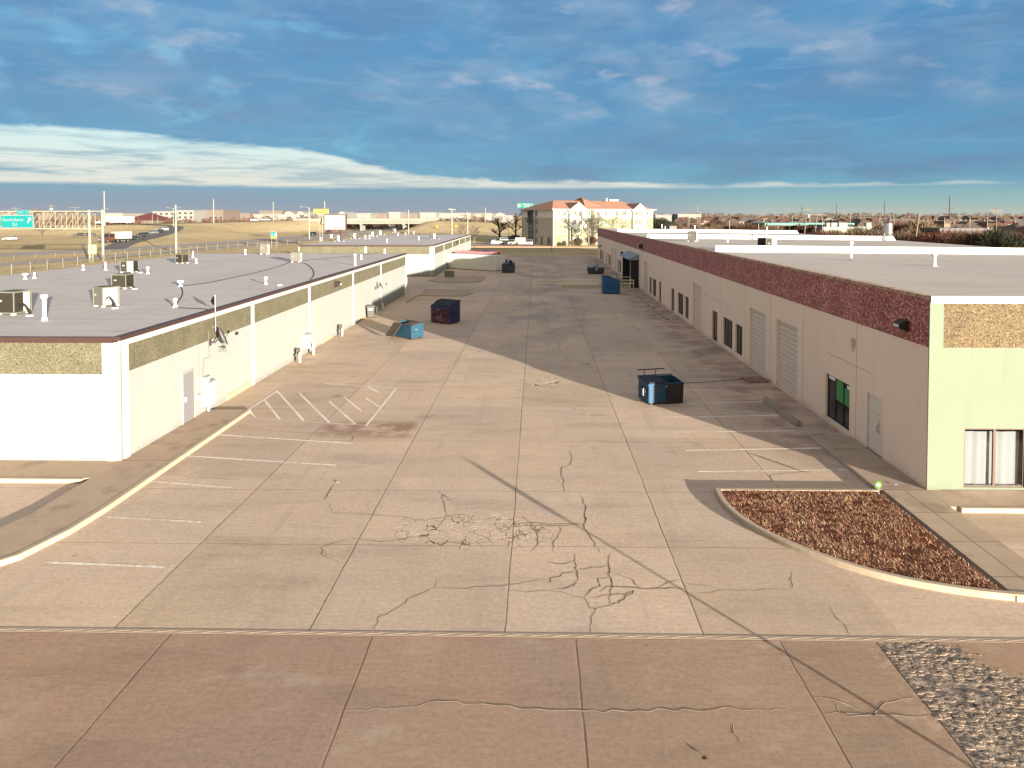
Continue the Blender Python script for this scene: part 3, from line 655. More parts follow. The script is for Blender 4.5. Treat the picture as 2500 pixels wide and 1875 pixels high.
# islands of the cross drive
def isl(pts, label):
    pts = smooth(pts, 2)
    k = struct(ribbon_kerb('traffic_island', pts, 0.18, 0.15, kerb_m, None, 1))
    return k
k1 = isl([(-15.0, 97.2), (-13.6, 94.6), (-9.0, 93.9), (-7.9, 94.2), (-7.4, 97.0), (-7.6, 103.0)], '')
b = MB(); b.prism([(-14.6, 97.2), (-13.4, 94.8), (-9, 94.1), (-8.0, 94.5), (-7.6, 97), (-7.8, 103), (-14.6, 103)], 0, 0.13); b.build('paving', walk_m, k1)
k2 = isl([(-13.3, 72.6), (-13.3, 79.4), (-11.2, 78.2), (-8.6, 78.2), (-7.7, 79.2), (-7.3, 82.2), (-8.0, 84.2), (-13.4, 84.6)], '')
b = MB(); b.prism([(-13.1, 79.6), (-11.1, 78.4), (-8.6, 78.4), (-7.9, 79.3), (-7.5, 82.2), (-8.2, 84.0), (-13.3, 84.4)], 0, 0.13); b.build('paving', walk_m, k2)
# ================================================================ the three warehouses
def m_stucco(name, col, dirt=(0.5, 0.42, 0.32)):
    m, t, p, out = base_mat(name)
    o = t.new('ShaderNodeTexCoord').outputs['Object']
    n = t.noise(o, 0.5, 6, 0.6); st = t.noise(t.vm('MULTIPLY', o, (1.0, 1.0, 0.10)), 1.3, 6, 0.65)
    c = t.mix(n, tuple(q * 0.94 for q in col), tuple(min(1, q * 1.05) for q in col))
    c = t.mix(t.m('MULTIPLY', t.ss(st, 0.56, 0.76), 0.30), c, tuple(a * b for a, b in zip(col, (0.80, 0.76, 0.72))))
    wz = t.sep(t.new('ShaderNodeNewGeometry').outputs['Position'])[2]
    splash = t.ss(t.m('ADD', wz, t.m('MULTIPLY', t.noise(o, 1.8, 6, 0.7), 0.9)), 0.85, 0.40)
    c = t.mix(t.m('MULTIPLY', splash, 0.45), c, tuple(a * b for a, b in zip(col, (0.66, 0.52, 0.42))))
    run = t.m('MULTIPLY', t.ss(t.noise(t.vm('MULTIPLY', o, (2.2, 2.2, 0.07)), 1.6, 5, 0.7), 0.60, 0.74), t.ss(t.noise(o, 0.25, 3), 0.42, 0.62))
    c = t.mix(t.m('MULTIPLY', run, 0.28), c, tuple(a * b for a, b in zip(col, (0.70, 0.64, 0.58))))
    t.l.new(c, p.inputs['Base Color']); p.inputs['Roughness'].default_value = 0.85; p.inputs['Specular IOR Level'].default_value = 0.2
    t.l.new(t.bump(t.noise(o, 60.0, 4, 0.7), 0.12, 0.01), p.inputs['Normal'])
    return m
def m_aggregate(name, cols, sc=24.0, bs=0.6):
    m, t, p, out = base_mat(name)
    o = t.new('ShaderNodeTexCoord').outputs['Object']
    r = t.sep(t.vor(o, sc, 'F1', 'Color'))[0]; d = t.vor(o, sc, 'F1', 'Distance')
    c = t.ramp(r, [(0.0, cols[0]), (0.35, cols[1]), (0.7, cols[2]), (1.0, cols[3])])
    c = t.mix(t.ss(d, 0.55, 0.85), c, tuple(q * 0.45 for q in cols[0]))
    c = t.mix(1.0, c, t.comb(*[t.lin(t.noise(o, 0.8, 5), 0.3, 0.7, 0.82, 1.15)] * 3), 'MULTIPLY')
    t.l.new(c, p.inputs['Base Color']); p.inputs['Roughness'].default_value = 0.8
    t.l.new(t.bump(t.m('SUBTRACT', 1.0, d), bs, 0.03), p.inputs['Normal'])
    return m
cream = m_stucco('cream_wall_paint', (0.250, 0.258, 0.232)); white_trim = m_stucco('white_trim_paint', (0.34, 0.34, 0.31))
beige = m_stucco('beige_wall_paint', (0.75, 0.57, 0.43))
lime = m_stucco('front_wall_sun_tone', (0.150, 0.172, 0.120))  # same paint as the long wall, toned apart for the sunlit front
agg_grey = m_aggregate('pebble_panel_grey', [(0.080, 0.070, 0.038), (0.115, 0.098, 0.056), (0.10, 0.088, 0.046), (0.16, 0.145, 0.08)])
agg_shade_side = m_aggregate('pebble_panel_shade_side', [(0.20, 0.052, 0.042), (0.38, 0.105, 0.082), (0.31, 0.082, 0.066), (0.70, 0.38, 0.30)], 19.0)  # copy of the band's pebbles coloured as they look in shade
agg_sun_side = m_aggregate('pebble_panel_sun_side', [(0.055, 0.032, 0.010), (0.125, 0.082, 0.03), (0.10, 0.062, 0.022), (0.18, 0.125, 0.055)], 19.0)  # copy of the same pebbles coloured as they look in sun
def m_roof(name, col, sp=1.9, axis=1):
    m, t, p, out = base_mat(name)
    o = t.new('ShaderNodeTexCoord').outputs['Object']; s = t.sep(o)
    n = t.noise(o, 0.16, 6, 0.6); n2 = t.noise(t.vm('MULTIPLY', o, (0.10, 1.5, 1.0)), 0.9, 6, 0.65)
    c = t.mix(n, tuple(q * 0.90 for q in col), tuple(min(1, q * 1.07) for q in col))
    c = t.mix(t.m('MULTIPLY', t.ss(n2, 0.50, 0.72), 0.40), c, tuple(q * 0.70 for q in col))
    f = t.m('FRACT', t.m('DIVIDE', t.m('ADD', s[axis], t.m('MULTIPLY', t.noise(o, 0.3, 3), 0.4)), sp))
    ln = t.m('MULTIPLY', t.ss(t.m('ABSOLUTE', t.m('SUBTRACT', f, 0.5)), 0.022, 0.008), t.ss(t.noise(o, 0.25, 4), 0.38, 0.6))
    pond = t.noise(o, 0.22, 4, 0.55); rg = t.m('MULTIPLY', t.ss(t.m('ABSOLUTE', t.m('SUBTRACT', pond, 0.56)), 0.018, 0.004), 0.35)
    c = t.mix(rg, c, tuple(q * 0.72 for q in col)); c = t.mix(t.m('MULTIPLY', t.ss(pond, 0.56, 0.62), 0.30), c, tuple(q * a for q, a in zip(col, (0.84, 0.82, 0.80))))
    c = t.mix(t.m('MULTIPLY', ln, 0.75), c, tuple(q * 0.55 for q in col))
    t.l.new(c, p.inputs['Base Color']); p.inputs['Roughness'].default_value = 0.8; p.inputs['Specular IOR Level'].default_value = 0.25
    t.l.new(t.bump(t.noise(o, 1.2, 5, 0.6), 0.10, 0.03), p.inputs['Normal'])
    return m
roof_l = m_roof('grey_roof_membrane', (0.43, 0.385, 0.36), 3.1); roof_r = m_roof('pale_roof_membrane', (0.42, 0.365, 0.31), 1.7)
brown_metal = M('brown_metal_edge', (0.065, 0.035, 0.030), 0.5, 0.3, var=0.1)
galv = M('galvanised_metal', (0.42, 0.41, 0.40), 0.45, 0.6, var=0.15, scale=4)
dark_metal = M('dark_bronze', (0.035, 0.024, 0.020), 0.5, 0.3)
grey_door = M('grey_door_paint', (0.165, 0.152, 0.150), 0.6, var=0.05)
black_frame = M('black_frame', (0.012, 0.012, 0.013), 0.4)
white_plastic = M('white_plastic', (0.36, 0.36, 0.36), 0.5, var=0.06)

def left_warehouse(label, y0, y1, xb, pil, zt, seed, full=True):
    w = thing('warehouse', label, 'warehouse', (LX, y0, 0), world=True)
    x1 = LX; x0 = xb
    b = MB()
    b.box(x0, x1, y0, y1, -0.05, zt - 0.18); b.build('wall', cream, w)
    zb = zt - 1.34
    # pebble panels between white strips, along the alley and along the front
    cuts = [y0] + pil + [y1]
    for a, c in zip(cuts[:-1], cuts[1:]):
        p = MB(); p.box(x1 - 0.02, x1 + 0.012, a + 0.24, c - 0.24, zb, zt - 0.33); p.build('pebble_panel', agg_grey, w)
    xs = [x1 - 0.02 - 10.0 * k for k in range(0, 8) if x1 - 10.0 * k > x0 + 3] + [x0]
    for a, c in zip(xs[:-1], xs[1:]):
        p = MB(); p.box(c + 0.2, a - 0.62 if a == xs[0] else a - 0.2, y0 - 0.012, y0 + 0.02, zb, zt - 0.20); p.build('pebble_panel', agg_grey, w)
    for yy in pil + [y0 + 0.36, y1 - 0.2]:
        p = MB(); p.box(x1 - 0.02, x1 + 0.05, yy - 0.15, yy + 0.15, -0.03, zt - 0.331); p.build('pilaster', white_trim, w)
    p = MB(); p.box(x1 - 0.50, x1 - 0.18, y0 - 0.05, y0 + 0.02, 0.0, zt - 0.20); p.build('pilaster', white_trim, w)
    p = MB(); p.box(x1 - 0.02, x1 + 0.06, y0 - 0.04, y1 + 0.02, zt - 0.33, zt - 0.12); p.build('trim_band', white_trim, w)
    p = MB()
    p.box(x1 - 0.20, x1 + 0.085, y0 - 0.06, y1 + 0.05, zt - 0.118, zt + 0.02); p.box(x0, x1 - 0.202, y0 - 0.08, y0 + 0.12, zt - 0.19, zt + 0.01)
    p.box(x0, x1 - 0.202, y1 - 0.1, y1 + 0.05, zt - 0.19, zt + 0.005); p.build('roof_edge', brown_metal, w)
    p = MB(); z1 = zt - 0.005; zb2 = zt - 0.02
    p.face([(x0 - 0.1, y0 + 0.1, zb2), (x1 - 0.19, y0 + 0.1, z1), (x1 - 0.19, y1 - 0.09, z1), (x0 - 0.1, y1 - 0.09, zb2)]); p.build('roof', roof_l, w)
    return w
wl1 = left_warehouse('low white warehouse in the left foreground with rooftop air conditioners', 25.2, 81.5, -39.0, [37.2, 46.6, 57.8, 68.2], 4.62, 1)
wl2 = left_warehouse('farther white warehouse beyond the cross drive with the long trailer beside it', 103.6, 161.0, -35.0, [115.0, 126.6, 138.0, 149.5], 4.62, 2)
# things fixed to the near left wall that belong to it
def on_wall(px0, px1, pyt, pyb, xw=LX):                 # rectangle on the wall plane from photo pixels
    a, c = AX(px0, pyt, xw), AX(px1, pyb, xw); bb = AX(px0, pyb, xw)
    return a.y, c.y, bb.z, a.z
p = MB(); p.box(LX - 0.01, LX + 0.03, 29.72, 30.66, 0.14, 2.24); dr = p.build('door', grey_door, wl1)
p = MB(); p.box(LX + 0.03, LX + 0.09, 29.80, 29.90, 1.05, 1.25); p.build('handle', white_plastic, dr)
p = MB(); p.box(LX + 0.0, LX + 0.045, 29.64, 29.715, 0.13, 2.30); p.box(LX, LX + 0.045, 30.665, 30.74, 0.13, 2.30); p.box(LX, LX + 0.045, 29.716, 30.664, 2.245, 2.30); p.build('door_frame', cream, wl1)
for a, c in ((34.0, 37.0), (49.2, 51.8), (60.6, 63.2)):
    p = MB(); p.box(LX + 0.0, LX + 0.02, a, c, 0.0, 0.28); p.build('wall_base', M('wall_base_concrete', (0.34, 0.25, 0.17), 0.9) if 'wall_base_concrete' not in bpy.data.materials else bpy.data.materials['wall_base_concrete'], wl1)
jl = M('left_panel_joint', (0.16, 0.155, 0.125), 0.95)
for yy in (31.2, 42.0, 52.2, 63.0, 74.6):
    p = MB(); p.box(LX - 0.01, LX + 0.003, yy - .012, yy + .012, 0.0, 3.26); p.build('panel_joint', jl, wl1)
p = MB(); p.tube([(LX + 0.05, 25.24, 4.2), (LX + 0.09, 25.24, 3.95), (LX + 0.07, 25.24, 0.2)], 0.035, 6); p.build('downspout', cream, wl1)
p = MB(); p.box(LX + 0.0, LX + 0.13, 80.9, 81.45, 0, 1.9); p.build('meter_cabinet', M('cabinet_grey', (0.55, 0.5, 0.47), 0.6), wl1)

# ---------------------------------------------------------------- right-hand warehouse
XB, Y0R, Y1R, HR = 41.8, 23.0, 147.6, 6.42
wr = thing('warehouse', 'long warehouse on the right with a red pebble band and roll-up doors', 'warehouse', (RX, Y0R, 0), world=True)
def YR(px): return (AX(px, 900, RX)).y
Z2 = lambda a: 1400 + a * .22604
ops = []                                                # y0, y1, z0, z1, kind
def op(kind, pa, pb, z0, z1): ops.append((YR(pb), YR(pa), z0, z1, kind))
for pa, pb in ((283, 303), (1122, 1180), (1612, 1712), (850, 888), (490, 508), (380, 397), ): op('window', Z2(pa), Z2(pb), 0.28, 2.15)
for pa, pb in ((815, 838), (1200, 1238), (1747, 1820), (473, 485), (368, 376)): op('window', Z2(pa), Z2(pb), 0.28, 2.15)
op('window', 2016, 2075, 0.22, 2.14)
for pa, pb in ((308, 319), (1493, 1550)): op('door', Z2(pa), Z2(pb), 0.06, 2.2)
for pa, pb in ((350, 358), (525, 538), (590, 604), (917, 942), (1050, 1083)): op('glass_door', Z2(pa), Z2(pb), 0.06, 2.2)
for pa, pb in ((408, 425), (443, 460), (755, 797), (1283, 1378), (1897, 2073)): op('rollup', Z2(pa), Z2(pb), 0.04, 3.55)
op('rollup', 1895, 1946, 0.04, 3.55)
op('man_door', 2118, 2157, 0.15, 2.28)
op('dock', 1536.5, 1557, 0.0, 3.4)
def wall_open(b, x, y0, y1, z0, z1, holes, depth=0.16):
    ys = sorted({y0, y1} | {h[0] for h in holes} | {h[1] for h in holes}); zs = sorted({z0, z1} | {h[2] for h in holes} | {h[3] for h in holes})
    for a, c in zip(ys[:-1], ys[1:]):
        for e, f in zip(zs[:-1], zs[1:]):
            my, mz = (a + c) / 2, (e + f) / 2
            if any(h[0] < my < h[1] and h[2] < mz < h[3] for h in holes): continue
            b.face([(x, c, e), (x, a, e), (x, a, f), (x, c, f)])
    for h in holes:
        a, c, e, f = h[:4]; X = x + depth
        b.face([(x, a, e), (X, a, e), (X, a, f), (x, a, f)]); b.face([(X, c, e), (x, c, e), (x, c, f), (X, c, f)])
        b.face([(x, a, f), (X, a, f), (X, c, f), (x, c, f)]); b.face([(x, c, e), (X, c, e), (X, a, e), (x, a, e)])
b = MB(); DEP = 0.2
wall_open(b, RX, Y0R, Y1R, -0.05, HR - 0.2, ops, DEP)
b.face([(XB, Y0R, -.05), (XB, Y1R, -.05), (XB, Y1R, HR - .35), (XB, Y0R, HR - .35)]); b.face([(XB, Y1R, -.05), (RX, Y1R, -.05), (RX, Y1R, HR - .2), (XB, Y1R, HR - .35)])
b.face([(RX + 0.6, Y0R + 1, 0), (RX + 0.6, Y1R - 1, 0), (RX + 0.6, Y1R - 1, 4), (RX + 0.6, Y0R + 1, 4)])
b.build('wall', beige, wr)
BZ = 4.76                                               # underside of the pebble band
p = MB(); p.box(RX - 0.012, RX + 0.01, Y0R + 0.03, Y1R - 0.02, BZ, HR - 0.12); p.build('pebble_band', agg_shade_side, wr)
p = MB(); p.box(RX - 0.03, RX + 0.28, Y0R - 0.02, Y1R + 0.02, HR - 0.118, HR)
def m_weathered():
    m, t, p_, out = base_mat('weathered_wood_coping'); o = t.new('ShaderNodeTexCoord').outputs['Object']
    n = t.noise(t.vm('MULTIPLY', o, (1, 0.8, 1)), 2.2, 6, 0.7)
    c = t.ramp(n, [(0.35, (0.12, 0.055, 0.04)), (0.5, (0.38, 0.22, 0.13)), (0.62, (0.42, 0.33, 0.25)), (0.8, (0.5, 0.42, 0.33))])
    t.l.new(c, p_.inputs['Base Color']); p_.inputs['Roughness'].default_value = 0.9; return m
p.build('coping', m_weathered(), wr)
# front (camera-facing) wall with its window
WX0, WX1, WZ0, WZ1 = AY(2352, 1190, Y0R).x, AY(2502, 1190, Y0R).x, AY(2400, 1190, Y0R).z, AY(2400, 1046, Y0R).z
b = MB(); X0, X1 = RX + 0.001, XB
wins = [(WX0 + k * 7.4, WX1 + k * 7.4) for k in range(0, 4)]
xs = [X0] + [q for w_ in wins for q in w_] + [X1]
for i in range(0, len(xs) - 1, 2): b.face([(xs[i], Y0R, -.05), (xs[i + 1], Y0R, -.05), (xs[i + 1], Y0R, HR - .2), (xs[i], Y0R, HR - .2)])
for a, c in wins:
    b.face([(a, Y0R, -.05), (c, Y0R, -.05), (c, Y0R, WZ0), (a, Y0R, WZ0)]); b.face([(a, Y0R, WZ1), (c, Y0R, WZ1), (c, Y0R, HR - .2), (a, Y0R, HR - .2)])
    D = 0.14
    b.face([(a, Y0R, WZ0), (a, Y0R + D, WZ0), (a, Y0R + D, WZ1), (a, Y0R, WZ1)]); b.face([(c, Y0R + D, WZ0), (c, Y0R, WZ0), (c, Y0R, WZ1), (c, Y0R + D, WZ1)])
    b.face([(a, Y0R, WZ0), (c, Y0R, WZ0), (c, Y0R + D, WZ0), (a, Y0R + D, WZ0)]); b.face([(a, Y0R, WZ1), (a, Y0R + D, WZ1), (c, Y0R + D, WZ1), (c, Y0R, WZ1)])
b.build('front_wall', lime, wr)
p = MB(); p.box(RX - 0.025, RX + 0.42, Y0R - 0.05, Y0R - 0.001, 0.13, HR - 0.18); p.build('pilaster', lime, wr)
p = MB(); p.box(RX + 0.44, XB, Y0R - 0.02, Y0R - 0.001, BZ, HR - 0.23); p.build('pebble_band', agg_sun_side, wr)
p = MB(); p.box(RX + 0.0, XB + 0.1, Y0R - 0.07, Y0R + 0.16, HR - 0.228, HR + 0.012); p.build('flashing', white_trim, wr)
# roof, falling gently to the far side, and low white fire walls
rz = lambda x: HR - 0.10 - 0.24 * (x - RX) / (XB - RX)
b = MB(); b.face([(RX + 0.2, Y0R + .1, rz(RX)), (XB + 0.25, Y0R + .1, rz(XB)), (XB + 0.25, Y1R, rz(XB)), (RX + .2, Y1R, rz(RX))]); b.build('roof', roof_r, wr)
b = MB(); b.box(XB + 0.02, XB + 0.27, Y0R + .1, Y1R, rz(XB) - 0.3, rz(XB) - 0.01); b.build('gutter', M('rusty_gutter', (0.28, 0.15, 0.10), 0.8, var=0.3), wr)
white_roof = M('white_parapet_coating', (0.74, 0.74, 0.74), 0.7, var=0.05, scale=0.7)
for yy, xa in ((53.0, 13.25), (83.8, 12.98), (114.5, 12.98)):
    b = MB()
    xb = XB + 0.15
    for (xa_, xb_) in ((xa, xb),):
        za, zb_ = rz(xa_), rz(xb_); h = 0.46
        b.raw([(xa_, yy - .16, za), (xb_, yy - .16, zb_), (xb_ - 0.3, yy - .13, zb_ + h), (xa_ + .05, yy - .13, za + h), (xa_, yy + .16, za), (xb_, yy + .16, zb_), (xb_ - .3, yy + .13, zb_ + h), (xa_ + .05, yy + .13, za + h)],
              [(0, 1, 2, 3), (5, 4, 7, 6), (3, 2, 6, 7), (0, 3, 7, 4), (1, 5, 6, 2)])
    fwl = b.build('fire_wall', white_roof, wr)
    b = MB(); b.box(xa + .02, xb - 0.28, yy - .15, yy + .15, rz(xa) + h - 0.0, rz(xa) + h + 0.02, 0, Matrix.Translation((xa, yy, rz(xa) + h)) @ Matrix.Rotation(math.atan(0.24 / 29.1), 4, 'Y') @ Matrix.Translation((-xa, -yy, -rz(xa) - h)))
    b.build('cap', M('cap_tan', (0.42, 0.36, 0.27), 0.7) if 'cap_tan' not in bpy.data.materials else bpy.data.materials['cap_tan'], fwl)
# tilt-up panel joints and small fittings on the long wall
b = MB(); jm = M('panel_joint', (0.27, 0.215, 0.175), 0.95)
for px in (1718, 1760, 1819, 1880, 1960, 2091):
    b = MB(); b.box(RX - 0.003, RX + 0.01, YR(px) - .012, YR(px) + .012, 0.05, BZ); b.build('panel_joint', jm, wr)
b = MB(); b.box(RX - 0.003, RX + 0.01, 26.9, 31.1, 3.03, 3.05); b.build('panel_joint', jm, wr); b = MB(); b.box(RX - 0.003, RX + 0.01, 46.5, 55.0, 3.05, 3.07)
b.build('panel_joint', jm, wr)
def m_glass(name, col=(0.012, 0.014, 0.017), rough=0.06):
    m, t, p_, out = base_mat(name); p_.inputs['Base Color'].default_value = col + (1,); p_.inputs['Roughness'].default_value = rough; p_.inputs['Specular IOR Level'].default_value = 0.6
    return m
dglass = m_glass('dark_window_glass', (0.020, 0.022, 0.024), 0.10); green_gl = M('green_board', (0.05, 0.24, 0.075), 0.35, var=0.25, scale=1.0); brown_wood = M('brown_door_wood', (0.13, 0.068, 0.042), 0.6, var=0.25, scale=2)
roll_m = M('rollup_door_paint', (0.60, 0.485, 0.385), 0.6, var=0.07, scale=1.5, stretch=(1, 0.4, 2))
cream_door = M('cream_door_paint', (0.62, 0.53, 0.43), 0.55, var=0.05)
white_paper = M('white_paper', (0.75, 0.75, 0.75), 0.8)
for (a, c, e, f, kd) in ops:
    X = RX + 0.10; wdt = c - a
    if kd in ('window', 'glass_door', 'door'):
        fw_ = 0.06
        b = MB()
        nmul = 3 if (kd == 'window' and wdt > 1.9) else (2 if kd == 'window' and wdt > 1.2 else 1)
        ed = [a + (wdt) * k / nmul for k in range(nmul + 1)]
        b.box(X, X + .07, a, a + fw_, e, f); b.box(X, X + .07, c - fw_, c, e, f); b.box(X, X + .07, a + fw_, c - fw_, e, e + fw_); b.box(X, X + .07, a + fw_, c - fw_, f - fw_, f)
        for q in ed[1:-1]: b.box(X + .003, X + .068, q - .04, q + .04, e + fw_, f - fw_)
        win = b.build('window' if kd == 'window' else 'door', black_frame if kd != 'glass_door' else brown_wood, wr)
        b = MB(); b.box(X + .03, X + .045, a + fw_, c - fw_, e + fw_, f - fw_); b.build('pane', dglass, win)
        if kd != 'window':
            b = MB(); b.box(X - .04, X - .002, a + .10, a + .13, e + .8, e + 1.3); b.build('handle', galv, win)
            b = MB(); b.box(X + .005, X + .065, a + fw_, c - fw_, e + 0.06, e + .30); b.build('kick_plate', brown_wood if kd == 'glass_door' else black_frame, win)
        if abs(c - YR(2016)) < .01:                     # green boards standing behind the near window
            for k in (0, 1):
                b = MB(); b.box(X + .018, X + .029, ed[k] + .07, ed[k + 1] - .05, e + 0.95, f - .07 - 0.22 * (k == 0)); b.build('green_board', green_gl, win)
            b = MB(); b.box(X + .018, X + .029, ed[0] + .08, ed[0] + .5, f - .26, f - .12); b.build('paper_sign', white_paper, win)
            b = MB(); b.box(X + .018, X + .029, ed[2] + .08, ed[3] - .08, f - .22, f - .08); b.build('paper_sign', white_paper, win)
    elif kd == 'rollup':
        b = MB(); n = 14; hh = (f - e) / n; X2 = RX + 0.155
        for k in range(n):
            z0, z1 = e + k * hh, e + (k + 1) * hh
            b.extr([(X2, z0 + .012), (X2 - .022, z0 + .03), (X2 - .022, z1 - .02), (X2, z1 - .004), (X2 + .04, z1 - .004), (X2 + .04, z0 + .012)], a, c)
            b.box(X2 + .012, X2 + .03, a, c, z0 - .004, z0 + .012, 1)
        b.build('roll_up_door', [roll_m, bpy.data.materials['panel_joint']], wr)
    elif kd == 'man_door':
        b = MB(); X2 = RX + 0.05; q = a + (c - a) * 0.72
        b.box(X2, X2 + .06, a + 0.26, c - .05, e + .02, f - .04); md = b.build('door', cream_door, wr)
        b = MB()
        b.box(RX - .01, X2 + .08, a, a + .06, e, f); b.box(RX - .01, X2 + .08, c - .045, c, e, f); b.box(RX - .01, X2 + .08, a + .06, c - .045, f - .035, f); b.box(RX + .01, X2 + .06, a + .06, a + .26, e, f - .035)
        b.build('door_frame', cream_door, md)
        b = MB(); b.box(X2 - .012, X2 - .001, a + 0.30, a + 0.36, e + .75, e + 1.25); b.tube([(X2 - .01, a + .34, e + .82), (X2 - .09, a + .34, e + .86), (X2 - .09, a + .34, e + 1.06), (X2 - .01, a + .34, e + 1.1)], .014, 6); b.lathe((X2 - .01, a + .33, e + 1.45), [(.03, 0), (.03, .02)], 8)
        b.build('handle', M('brass_handle', (0.20, 0.12, 0.06), 0.5, 0.5), md)
        for z in (0.3, 1.0, 1.85):
            b = MB(); b.box(X2 - .015, X2 - .001, c - .085, c - .055, e + z, e + z + .11); b.build('hinge', galv, md)
        b = MB(); b.box(RX - .02, X2, a, c, e - .03, e - .002); b.build('sill', dark_metal, md)
    elif kd == 'dock':
        b = MB(); b.box(RX + .15, RX + .19, a, c, e, f); b.build('dock_opening', black_frame, wr)
# shelter of black pads round the dock opening
da, dc = [q for q in ops if q[4] == 'dock'][0][:2]
ds = thing('dock_shelter', 'black padded dock shelter under a grey canopy on the right warehouse', 'dock shelter', (RX, da, 0), world=True)
b = MB(); b.box(RX - 0.95, RX - 0.005, da - 0.45, da + 0.05, -1.0, 3.42); b.build('side_pad', M('black_dock_pad', (0.020, 0.018, 0.018), 0.7, var=0.3, scale=3), ds)
b = MB(); b.box(RX - 0.95, RX - 0.005, dc - 0.05, dc + 0.45, -1.0, 3.42); b.build('side_pad', bpy.data.materials['black_dock_pad'], ds)
b = MB(); b.extr([(RX - 1.25, 3.45), (RX - 0.005, 3.45), (RX - 0.005, 4.15), (RX - 0.1, 4.15), (RX - 1.25, 3.62)], da - 0.7, dc + 0.7); b.build('canopy', M('grey_canopy', (0.22, 0.25, 0.27), 0.6, var=0.1), ds)
b = MB(); b.tube([(RX - 0.98, da - 0.2, 3.3), (RX - 1.02, da - 0.28, 1.6), (RX - 0.98, da - 0.55, -0.2)], 0.05, 6); b.build('torn_strip', white_plastic, ds)
# the curtained front windows
def m_clear():
    m = bpy.data.materials.new('clear_window_glass'); m.use_nodes = True; t = NT(m.node_tree); t.n.clear()
    out = t.new('ShaderNodeOutputMaterial'); tr = t.new('ShaderNodeBsdfTransparent'); gl = t.new('ShaderNodeBsdfGlossy'); gl.inputs['Roughness'].default_value = 0.02
    mx = t.new('ShaderNodeMixShader'); fr = t.new('ShaderNodeFresnel'); fr.inputs[0].default_value = 1.4
    t.l.new(fr.outputs[0], mx.inputs[0]); t.l.new(tr.outputs[0], mx.inputs[1]); t.l.new(gl.outputs[0], mx.inputs[2]); t.l.new(mx.outputs[0], out.inputs[0])
    tr.inputs[0].default_value = (0.93, 0.94, 0.93, 1)
    return m
clear = m_clear(); alu = M('brown_window_frame', (0.085, 0.055, 0.040), 0.5, 0.3); curt = M('white_curtain', (0.22, 0.22, 0.225), 0.9, var=0.1)
room = M('room_dark', (0.10, 0.06, 0.05), 0.9)
for i, (a, c) in enumerate(wins):
    b = MB(); Y = Y0R + 0.05; mid = a + (c - a) * 0.508; q = 0.05
    b.box(a, a + q, Y, Y + .06, WZ0, WZ1); b.box(c - q, c, Y, Y + .06, WZ0, WZ1); b.box(a + q, c - q, Y, Y + .06, WZ0, WZ0 + q); b.box(a + q, c - q, Y, Y + .06, WZ1 - q, WZ1); b.box(mid - .04, mid + .04, Y - .005, Y + .065, WZ0 + q, WZ1 - q)
    win = b.build('window', alu, wr)
    b = MB(); b.box(a + q, c - q, Y + .025, Y + .035, WZ0 + q, WZ1 - q); b.build('pane', clear, win)
    b = MB(); n = 70
    for k in range(n):
        x0, x1 = a + (c - a) * (0.01 + 0.94 * k / n), a + (c - a) * (0.01 + 0.94 * (k + 1) / n)
        f_ = lambda x: Y + .17 + .014 * math.sin(x * 9) + .006 * math.sin(x * 23 + 1)
        b.face([(x0, f_(x0), WZ0 + .02 + .012 * math.sin(x0 * 9)), (x1, f_(x1), WZ0 + .02 + .012 * math.sin(x1 * 9)), (x1 + .02, f_(x1) , WZ1 - .16), (x0 + .02, f_(x0), WZ1 - .16)], 0, True)
    b.build('curtain', curt, win)
    b = MB(); b.box(a - .3, c + .3, Y + .5, Y + .55, WZ0 - .3, WZ1 + .3); b.build('interior', room, win)
# number plate-like boxes and lights on the long wall
def wall_pack(name, label, x, y, z, nx, mat, sc=1.0):
    o = thing(name, label, 'wall light', (x, y, z), 0)
    b = MB(); b.extr([(0, -.18 * sc), (nx * .06 * sc, -.18 * sc), (nx * .34 * sc, -.05 * sc), (nx * .34 * sc, .06 * sc), (nx * .10 * sc, .18 * sc), (0, .18 * sc)] if nx > 0 else [(0, .18 * sc), (nx * .10 * sc, .18 * sc), (nx * .34 * sc, .06 * sc), (nx * .34 * sc, -.05 * sc), (nx * .06 * sc, -.18 * sc), (0, -.18 * sc)], -.24 * sc, .24 * sc)
    b.build('housing', mat, o)
    b = MB(); b.box(min(nx * .30, nx * .342) * sc, max(nx * .30, nx * .342) * sc, -.19 * sc, .19 * sc, -.045 * sc, .05 * sc); b.build('lens', M('light_lens', (0.55, 0.5, 0.42), 0.3) if 'light_lens' not in bpy.data.materials else bpy.data.materials['light_lens'], o)
    return o
wall_pack('wall_light', 'dark wedge wall light on the red pebble band near the corner', RX - .012, AX(2212, 794, RX).y, AX(2212, 794, RX).z, -1, dark_metal, 1.0)
wall_pack('wall_light', 'small dark wall light far along the red pebble band', RX - .012, AX(1568, 601.5, RX).y, AX(1568, 601.5, RX).z, -1, dark_metal, 1.5)
def flood(label, px, py):
    q = AX(px, py, RX); o = thing('flood_light', label, 'flood light', q)
    b = MB(); b.lathe((0, 0, 0), [(.09, -.1), (.26, 0), (.26, .1), (.16, .2)], 10); me = b.build('lamp_head', dark_metal, o); me.rotation_euler = (0, R(-60), 0); me.location = (-0.35, 0, 0)
    b = MB(); b.tube([(-.02, 0, .1), (-.3, 0, .12)], .03, 6); b.build('arm', dark_metal, o)
flood('black flood light above the farthest windows of the right warehouse', 1470, 601); flood('black flood light left of the dock canopy', 1524.7, 618); flood('black flood light just above the dock canopy', 1537, 622.5)
q = AX(2085, 837, RX); o = thing('junction_box', 'small beige box high on the wall beside a panel joint', 'box', q)
